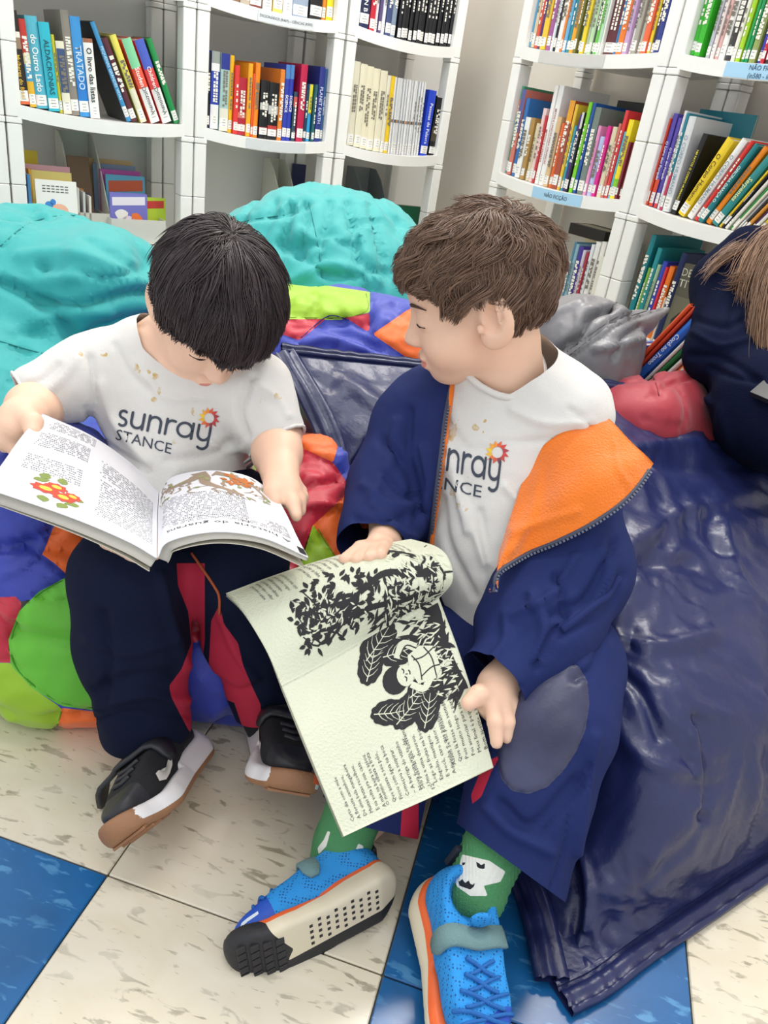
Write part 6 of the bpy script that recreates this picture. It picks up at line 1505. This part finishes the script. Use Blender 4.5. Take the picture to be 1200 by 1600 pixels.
# ---------------- child at the right edge ----------------
def girl():
    T = thing('person', (.62, 1.32, 0), 'long-haired child in a dark navy jumper, cut off by the right edge', 'person', 'children reading')
    s = SDF(); H = Local(W(1345, 320, 1.34), frame(np.array([.8, -.3, -.45]), np.array([0, 0, 1.])), 1.0); head_sdf(s, H, 0); sh = W(1140, 455, 1.30); el = W(1126, 550, 1.252); wr = W(1215, 628, 1.16)
    s.cone(H(0, -.03, -.06), W(1275, 450, 1.38), .04, .045, .03).cone(W(1215, 460, 1.38), W(1180, 700, 1.36), .06, .07, .05)
    s.chain([(sh, .034), (el, .03), (wr, .021), (W(1262, 640, 1.13), .018)], .02)
    V, F = polygonize(s, .005); obj('body', V, F, skin, T)
    fl = mat('navy_fleece', '#0d142c', .95, .5, 500, spec=.1)
    s = SDF(); s.chain([(W(1200, 440, 1.36), .075), (W(1185, 560, 1.37), .105), (W(1180, 690, 1.36), .115)], .04)
    s.chain([(W(1140, 450, 1.31), .054), (W(1124, 550, 1.25), .049), (W(1200, 612, 1.18), .045), (W(1235, 632, 1.15), .04)], .03)
    s.chain([(W(1210, 700, 1.33), .09), (W(1190, 640, 1.20), .07), (W(1290, 700, 1.10), .065)], .04)
    s.cone(W(1170, 400, 1.30), W(1130, 440, 1.32), .05, .05, .04).cone(W(1200, 430, 1.36), W(1275, 395, 1.37), .06, .06, .04)
    V, F = polygonize(s, .0045); V = disp(V, F, .003 * fbm(V * 18, 91, 2))
    for pts, wp, dp in (([(1090, 500), (1130, 510), (1160, 500)], 6, -.006), ([(1085, 520), (1125, 540), (1170, 530)], 5, .005), ([(1080, 555), (1130, 560), (1180, 590)], 6, -.006), ([(1110, 575), (1150, 590), (1190, 595)], 5, -.005), ([(1140, 420), (1150, 460), (1140, 510)], 7, -.004), ([(1080, 600), (1120, 640), (1140, 690)], 8, .005), ([(1100, 590), (1110, 640), (1100, 700)], 7, -.005)):
        V = disp(V, F, crease(V, np.array(pts, float), wp, dp))
    obj('jumper', V, F, fl, T); D = Drape(V, F)
    line = ([0, 30, 60, 90, 120, 180], [.05, .045, .03, .01, -.02, -.05]); hm = hair_mat('light_brown_hair', '#8a6a52', .6); cap(H, T, plain('#5c4434', .7), line)
    # long locks falling over the shoulder
    rg = np.random.default_rng(4); paths = [[(1240, 350), (1190, 366), (1150, 390), (1115, 415), (1098, 435)], [(1250, 360), (1185, 385), (1165, 430), (1155, 480), (1120, 440)], [(1245, 355), (1200, 370), (1172, 410), (1160, 440), (1142, 440)], [(1270, 360), (1225, 372), (1200, 430), (1193, 480), (1196, 540)], [(1270, 380), (1230, 390), (1206, 440), (1196, 520), (1198, 590)], [(1250, 352), (1206, 360), (1172, 380), (1140, 396), (1120, 408)], [(1265, 380), (1222, 400), (1200, 470), (1194, 540), (1200, 610)]]
    n = 2400; K = 14; pos = np.zeros((n, K, 3)); G = []
    zc = {0: 1.25, 1: 1.23, 2: 1.235, 3: 1.20, 4: 1.19, 5: 1.25, 6: 1.18}
    for i, p in enumerate(paths):
        p = p[:3] + [p[3]] if i == 1 else p
        q = spline(np.array(p, float), K); G.append(np.array([W(x, y, zc[i] + .03 * (1 - t)) for (x, y), t in zip(q, np.linspace(0, 1, K))]))
    for j in range(n):
        i = rg.choice(7, p=[.05, .06, .16, .24, .22, .05, .22]); i2 = i; a = 0
        base = G[i]; sp = rg.normal(size=3) * (.004 if i in (0, 1, 5) else .008); t = np.linspace(0, 1, K)[:, None]
        cut_ = .62 + .38 * rg.random(); base = np.stack([np.interp(np.linspace(0, cut_, K), np.linspace(0, 1, K), base[:, c]) for c in range(3)], 1)
        pos[j] = base + sp * (.7 + .6 * t) + .004 * np.sin(t * 5 + rg.random() * 6) * rg.normal(size=3) * t
    pos -= WL(T); hc = bpy.data.hair_curves.new('hair'); hc.add_curves([K] * n); hc.points.foreach_set('position', pos.reshape(-1).astype(f32))
    at = hc.attributes.get('radius') or hc.attributes.new('radius', 'FLOAT', 'POINT'); at.data.foreach_set('value', np.tile(np.interp(np.linspace(0, 1, K), [0, .6, 1], [.0005, .0005, .0001]), n).astype(f32)); hc.materials.append(hm); link('hair', hc, T, kind='stuff')
    T2 = thing('book', tuple(W(1215, 600, 1.10)), 'dark book with a red picture, held at the right picture edge', 'book')
    b = MB(); q = [W(1172, 612, 1.12), W(1215, 575, 1.14), W(1300, 600, 1.08), W(1262, 650, 1.05)]; nn = nrm(np.cross(q[1] - q[0], q[3] - q[0])); nn = nn if (CAM - q[0]) @ nn > 0 else -nn
    b.add([*q, *[p - nn * .008 for p in q]], [(0, 1, 2, 3), (7, 6, 5, 4), (0, 4, 5, 1), (1, 5, 6, 2), (2, 6, 7, 3), (3, 7, 4, 0)]); b.build('cover', plain('#17181c', .4), T2)
    c = lambda u, v: (q[0] * (1 - u) + q[3] * u) * (1 - v) + (q[1] * (1 - u) + q[2] * u) * v + nn * .0008
    b = MB(); r = random.Random(2)
    for i in range(14):
        u, v = .15 + .5 * r.random(), .35 + .5 * r.random(); b.add([c(u, v), c(u + .12, v + .03), c(u + .08, v + .14), c(u - .03, v + .1)], [(0, 1, 2, 3)])
    b.build('printed_picture', plain('#b3202e', .6), T2)
    b = MB(); b.add([c(.5, .12), c(.98, .12), c(.98, .3), c(.5, .3)], [(0, 1, 2, 3)]); b.build('white_panel', plain('#e6e6e6', .6), T2)
girl()
# ---------------- things on the low shelves ----------------
card = mat('file_card', '#c9c7bb', .6, .1, 80); greyc = mat('grey_file_plastic', '#7f878a', .45)
def quadbox(F, w0, w1, d0, d1, z0, z1, tilt=0):
    "thin upright item: local box leaned back by tilt metres at the top"
    b = MB(F); b.add([(w0, d0, z0), (w1, d0, z0), (w1, d1, z0), (w0, d1, z0), (w0 + tilt[0], d0 + tilt[1], z1), (w1 + tilt[0], d0 + tilt[1], z1), (w1 + tilt[0], d1 + tilt[1], z1), (w0 + tilt[0], d1 + tilt[1], z1)] if tilt else [(w0, d0, z0), (w1, d0, z0), (w1, d1, z0), (w0, d1, z0), (w0, d0, z1), (w1, d0, z1), (w1, d1, z1), (w0, d1, z1)],
          [(0, 3, 2, 1), (4, 5, 6, 7), (0, 1, 5, 4), (1, 2, 6, 5), (2, 3, 7, 6), (3, 0, 4, 7)]); return b
def magfile(F, w, z, wd, m, label, h=.27, dep=.2, d0=.02):
    "magazine file: low front, two side walls sweeping up to a tall back"
    T = thing('magazine_file', F([[w + wd / 2, d0 + dep / 2, z]])[0], label, 'magazine file'); t = .003
    prof = [(0, 0), (0, h * .28), (dep * .12, h * .36), (dep * .35, h * .62), (dep * .6, h * .88), (dep * .8, h), (dep, h), (dep, 0)]
    for x in (w, w + wd - t):
        n = len(prof); b = MB(F); b.add([(x, d0 + a, z + c) for a, c in prof] + [(x + t, d0 + a, z + c) for a, c in prof], [tuple(range(n)), tuple(range(2 * n - 1, n - 1, -1))] + [(i, n + i, n + (i + 1) % n, (i + 1) % n) for i in range(n)]); b.build('side_wall', m, T)
    b = MB(F); b.box((w, d0, z), (w + wd, d0 + t, z + h * .28)); b.build('front_panel', m, T); b = MB(F); b.box((w, d0 + dep - t, z), (w + wd, d0 + dep, z + h)); b.build('back_panel', m, T); b = MB(F); b.box((w, d0, z), (w + wd, d0 + dep, z + t)); b.build('base', m, T)
    return T
def mag(F, w, d, z, wd, h, th, col, label, ang=0, lean=0., group=None, art=None, cat='magazine', face=1):
    "thin magazine standing; ang turns it about the vertical (0: cover to the room)"
    a = math.radians(ang); ca, sa = math.cos(a), math.sin(a)
    def M(P):
        P = np.atleast_2d(np.asarray(P, float)); x, y, zz = P[:, 0], P[:, 1] + lean * P[:, 2], P[:, 2]
        return F(np.stack([w + x * ca - y * sa, d + x * sa + y * ca, z + zz], 1))
    T = thing('magazine' if cat == 'magazine' else 'book', M([[wd / 2, th / 2, 0]])[0], label, cat, group); b = MB(M); b.box((0, 0, 0), (wd, th * .2, h)); b.box((0, th * .8, 0), (wd, th, h)); b.box((0, th * .2, 0), (.001, th * .8, h)); b.build('cover', plain(col, .4), T)
    b = MB(M); b.box((.001, th * .2, .001), (wd - .001, th * .8, h - .001)); b.build('page_block', pagem, T)
    if art:
        for nm, c, poly in art(wd, h):
            n = len(poly); b = MB(M); b.add([(x, -.0006, y) for x, y in poly], [tuple(range(n))]); b.build(nm, plain(c, .5), T)
    return T
ZL = .300 - .006
def blobs(cols, seed, title=None):
    def f(wd, h):
        r = random.Random(seed); out = []
        for i, c in enumerate(cols):
            cx, cy, R_ = wd * (.2 + .6 * r.random()), h * (.30 + .32 * r.random()), wd * (.10 + .10 * r.random()); out.append(('printed_picture', c, [(cx + R_ * (1 + .2 * math.sin(3 * t + i)) * math.cos(t), cy + R_ * .9 * math.sin(t)) for t in np.linspace(0, 6.0, 14)]))
        if title: out.append(('printed_title_band', title, [(wd * .06, h * .72), (wd * .94, h * .76), (wd * .94, h * .94), (wd * .06, h * .90)]))
        return out
    return f
def comicart(wd, h):
    o = []
    for i in range(3):
        for k in range(6): o.append(('printed_caption', '#3a3a40', [(wd * (.16 + .11 * k), h * (.90 - .045 * i)), (wd * (.24 + .11 * k), h * (.90 - .045 * i)), (wd * (.24 + .11 * k), h * (.915 - .045 * i)), (wd * (.16 + .11 * k), h * (.915 - .045 * i))]))
    c = lambda cx, cy, rx, ry, n=14: [(wd * cx + wd * rx * math.cos(t), h * cy + h * ry * math.sin(t)) for t in np.linspace(0, 6.1, n)]
    o += [('printed_figure', '#f0b79a', c(.55, .50, .22, .13)), ('printed_bow', '#3f86d0', c(.30, .60, .10, .06)), ('printed_bow', '#3f86d0', c(.40, .65, .07, .05)), ('printed_mouth', '#a8323a', c(.50, .46, .07, .035))]; return o
lw = lambda px: lx(LEFT, ZL, .02, px)[0]
g_ = 'magazines on the low shelf at left'
for i, (px, c, h, dd) in enumerate(((40, '#5f7fa8', .17, .03), (45, '#c8a0b4', .185, .05), (51, '#4a86b8', .165, .03), (57, '#e8a83a', .175, .06))):
    mag(LEFT, lw(px), dd, ZL, .007, h, .15, c, ('thin %s magazine spine, %s from the left post on the low shelf' % (cname(c), NUM[i])), 0, 0, g_)
mag(LEFT, lw(62), .020, ZL, .105, .155, .006, '#f0efe9', 'white comic with a laughing cartoon face, on the low shelf at left', -4, .12, g_, comicart)
mag(LEFT, lw(58), .060, ZL, .11, .172, .005, '#e6d27a', 'yellowish comic behind the white cartoon comic', -4, .12, g_); mag(LEFT, lw(52), .075, ZL, .12, .185, .005, '#d9a0a8', 'pinkish comic behind the yellowish one', -3, .1, g_); mag(LEFT, lw(45), .18, ZL, .07, .21, .006, '#e6c93a', 'yellow and red magazine at the back left of the low shelf', 0, 0, g_, blobs(['#d04a3a', '#c83a30'], 4))
mf = magfile(LEFT, lw(126), ZL, .095, card, 'beige card magazine file standing by the comics', .265, .21, .05)
mag(LEFT, lw(130), .10, ZL + .06, .06, .15, .008, '#6a5038', 'dark magazine with an orange portrait inside the beige file', 8, .25, g_, blobs(['#c88a4a', '#e0a860', '#2c4a6a'], 9))
for i in range(3): mag(LEFT, lw(128 + 9 * i), .05, ZL + .003, .006, .135 - .01 * i, .15, ['#d8d6d0', '#cfcfcf', '#e2dcd2'][i], 'pale thin magazine in the beige file, %s from the left' % NUM[i], 0, 0, g_)
binm = mat('clear_bin_plastic', '#e6e6de', .3, trans=.25)
def bin_(F, w0, w1, d0, d1, z0, z1, m, label):
    T = thing('bin', F([[(w0 + w1) / 2, (d0 + d1) / 2, z0]])[0], label, 'bin'); t = .003
    for nm, a, c in (('front_wall', (w0, d0, z0), (w1, d0 + t, z1)), ('back_wall', (w0, d1 - t, z0), (w1, d1, z1)), ('side_wall', (w0, d0 + t, z0), (w0 + t, d1 - t, z1)), ('side_wall', (w1 - t, d0 + t, z0), (w1, d1 - t, z1)), ('base', (w0 + t, d0 + t, z0), (w1 - t, d1 - t, z0 + t))):
        b = MB(F); b.box(a, c); b.build(nm, m, T)
    return T
bin_(LEFT, lw(174), lw(258), .015, .24, ZL + .001, ZL + .068, binm, 'translucent plastic bin of comics on the low shelf at left')
for i, (px, d, wd, h, c, art, lab) in enumerate(((178, .045, .11, .125, '#7a78c8', blobs(['#f0efe9', '#e8e0f0', '#ee7a3a', '#e05a30'], 21, '#e9e4ee'), 'lilac comic with orange and white pictures, leaning in the clear bin'), (216, .06, .10, .115, '#b8d23a', blobs(['#f0c02a', '#c8382a'], 22, '#c83a34'), 'lime green comic with a red title in the clear bin'), (196, .022, .11, .055, '#ee8a5a', blobs(['#d8382a', '#f0b83a', '#e24a2a'], 23), 'orange comic at the front of the clear bin'),
        (182, .10, .115, .165, '#5fa8c8', blobs(['#d8603a', '#3a9a5a'], 24, '#c85a3a'), 'sky blue comic standing behind the lilac one'), (177, .125, .12, .175, '#b04a9a', None, 'magenta comic behind the sky blue one'), (172, .16, .125, .185, '#7a8aa8', None, 'grey blue magazine at the back of the clear bin'), (170, .19, .13, .195, '#c8a878', None, 'tan magazine furthest back in the clear bin'))):
    mag(LEFT, lw(px), d, ZL + .008, wd, h, .006, c, lab, 3, .05, g_, art)
magfile(LEFT, lx(LEFT, ZL, .02, 452)[0], ZL, .06, card, 'beige magazine file on the low shelf under the science books', .25, .2, .05); mag(LEFT, lx(LEFT, ZL, .1, 478)[0], .235, ZL, .05, .24, .008, '#232c5a', 'navy folder behind the beige file under the science books', 0, 0)
for i in range(4): mag(LEFT, lx(LEFT, ZL, .03, 537 + 5 * i)[0], .03, ZL, .008, .20 - .008 * i, .16, '#222326', 'slim black folder %s from the left under the cream volumes' % NUM[i], 0, 0, 'slim black folders')
magfile(LEFT, lx(LEFT, ZL, .03, 582)[0], ZL, .10, greyc, 'grey plastic magazine file under the cream volumes', .25, .2, .06); mag(LEFT, lx(LEFT, ZL, .05, 618)[0], .10, ZL, .14, .15, .02, '#0f5a3c', 'dark green book standing beside the grey file', -8, 0., cat='book')
row(RIGHT, .300, 0, """868 872 120 #5a8aa0 0
872.5 877 118 #8ab0c0 0
877.5 884 116 #4a3a94 0
884.5 889 112 #d0c8d8 0
889.5 893 110 #a83a4a 0
893.5 898 124 #e4e6ea 0
898.5 905 130 #e9e8e4 0
905.5 912 132 #ece9e2 0
""", 'on the low shelf behind the brown-haired boy', 'books on the low shelf right of the boy', w0w1=U4)
mag(RIGHT, lx(RIGHT, ZL, .02, 913)[0], .012, ZL, .10, .185, .010, '#e6e2d6', 'white picture book with red fruit drawings on the low right shelf', 20, 0., None, blobs(['#c83a34', '#5a9a4a', '#a83030', '#6a8a3a'], 31), 'book')
mag(RIGHT, lx(RIGHT, ZL, .2, 890)[0], .20, ZL, .16, .22, .012, '#d9c9a4', 'cream board at the back of the low shelf behind the boy', 0, 0., None, None, 'book')
mag(RIGHT, lx(RIGHT, ZL, .2, 880)[0], .15, ZL + .20, .14, .03, .1, '#2a2422', 'dark flat book lying high at the back of the low right shelf', 0, 0., None, None, 'book')
row(RIGHT, .300, 0, """966 973 170 #1d7f88 -2
973.5 978 120 #8ac04a -2
978.5 985 156 #2a8f96 -2
985.5 990 132 #9fc4a0 -2
990.5 997 140 #3a4ab8 -2||
997.5 1001 134 #d8343a -2
1001.5 1009 138 #ee7a2a -2
1009.5 1013 90 #d8d0c0 -2
1013.5 1021 166 #1c2a56 -2
""", 'on the low shelf beside the grey bean bag', 'books on the low shelf by the grey bag', w0w1=U5)
def titanic(wd, h):
    return [('printed_title_band', '#5a5648', [(0, h * .66), (wd, h * .66), (wd, h), (0, h)]), ('printed_arch', '#2a281f', [(wd * .1, h * .1), (wd * .3, h * .1), (wd * .3, h * .4), (wd * .2, h * .5), (wd * .1, h * .4)]), ('printed_arch', '#2a281f', [(wd * .5, h * .05), (wd * .75, h * .05), (wd * .75, h * .35), (wd * .62, h * .45), (wd * .5, h * .35)]), ('printed_emblem', '#7a3028', [(wd * .82, h * .70), (wd * .96, h * .70), (wd * .96, h * .80), (wd * .82, h * .80)])]
wt_ = lx(RIGHT, ZL, .02, 1022)[0]; a_ = math.radians(10)
tt = mag(RIGHT, wt_, .02, ZL, .17, .225, .012, '#6f6a58', 'grey book titled descubra o titanic on the low shelf at right', 10, 0., None, titanic, 'book')
for i, (s_, zz) in enumerate((('DESCUBRA O', .196), ('TITANIC', .170))):
    tv, tf = text2d(s_, .026, .0); x = tv[:, 0] * (.85 if i == 0 else 1.0) + .008; P = np.stack([wt_ + x * math.cos(a_), .02 + x * math.sin(a_) - .0016, ZL + zz + tv[:, 1]], 1); obj('lettering', RIGHT(P), tf, plain('#d0ccba', .6), tt, False)
# book bin on the floor behind the red bag
Zb = .0; pb = W(978, 566, 1.43)
BA = nrm(np.array([RV[0], RV[1], 0])); BB = np.array([-BA[1], BA[0], 0.])
BINF = lambda P: np.array([pb[0], pb[1], 0]) + np.atleast_2d(P)[:, :1] * BA + np.atleast_2d(P)[:, 1:2] * (BB if BB[1] > 0 else -BB) + np.atleast_2d(P)[:, 2:] * ZZ
zb = pb[2] - .03
bin_(BINF, -.03, .19, -.02, .16, .0, zb, plain('#dcd8d2', .4), 'white bin of tilted books behind the red bean bag')
for i, (x, c, h, th, l) in enumerate(((-.02, '#4a78c8', .10, .010, -30), (-.004, '#d8542c', .20, .007, -30), (.008, '#c8442c', .20, .006, -30), (.018, '#2f6fd0', .185, .014, -31), (.040, '#e8e6e0', .16, .006, -31), (.050, '#1f7a44', .16, .007, -31), (.062, '#dfe4dc', .15, .008, -32), (.076, '#f0701f', .13, .012, -32), (.094, '#e8542c', .12, .012, -32))):
    book(BINF, x, th, h, .13, c, l, zb - .012, -.012, ('thick ' if th > .012 else 'thin ') + cname(c) + ' book tilted in the white bin, ' + NUM[i] + ' from its left', 'books in the white bin', (), 'Cocô no Trono' if i == 3 else None, '#f4f4f0', None, .55)
row(RIGHT, .300, 0, """1046 1054 80 #d8d23a -20
1056 1066 92 #b8a888 -24
1068 1078 96 #8a6a4a -26
1080 1090 90 #2f86b8 -26
""", 'on the low shelf left of the navy jumper', 'books low behind the navy jumper', w0w1=U5)

mag(RIGHT, lx(RIGHT, .62, .1, 908)[0], .16, .618, .13, .235, .02, '#1c1d20', 'black tall book rising behind the row beside the boy\'s hair', 4, 0., None, blobs(['#d8d4cc', '#c9b8a0'], 41), 'book')
mag(RIGHT, lx(RIGHT, .62, .1, 930)[0], .13, .618, .13, .205, .008, '#7ab52c', 'lime green large book behind the red and yellow ones', 4, 0., None, None, 'book')
mag(RIGHT, lx(RIGHT, .62, .1, 944)[0], .10, .618, .11, .185, .008, '#c8323a', 'red large book behind the yellow spine beside the boy\'s hair', 4, 0., None, None, 'book')
mag(RIGHT, lx(RIGHT, .62, .1, 796)[0], .10, .618, .08, .19, .008, '#2c74b8', 'blue large book behind the white ones near the bare wall', 4, 0., None, None, 'book')
mag(RIGHT, lx(RIGHT, .62, .1, 1030)[0], .15, .618, .15, .235, .008, '#1d7f92', 'teal large book behind the human body books', 6, 0., None, None, 'book')
def leafposter(wd, h):
    return [('printed_leaf', '#3a3a38', [tuple(q) for q in leaf2((wd * .5, h * (.08 + .3 * i)), 1.57, h * .26, wd * .32)]) for i in range(3)]
pw_ = lx(LEFT, .66, .29, 277)[0]
P_ = thing('poster', LEFT([[pw_, .318, .65]])[0], 'narrow white poster of dark leaves between two bookcases at left', 'poster')
b = MB(LEFT); b.box((pw_, .318, .64), (pw_ + .06, .322, .96)); b.build('sheet', plain('#e2e2dd', .6), P_)
for nm, c, poly in leafposter(.06, .30):
    b = MB(LEFT); b.add([(pw_ + x, .3172, .65 + y) for x, y in poly], [tuple(range(len(poly)))]); b.build(nm, plain(c, .6), P_)
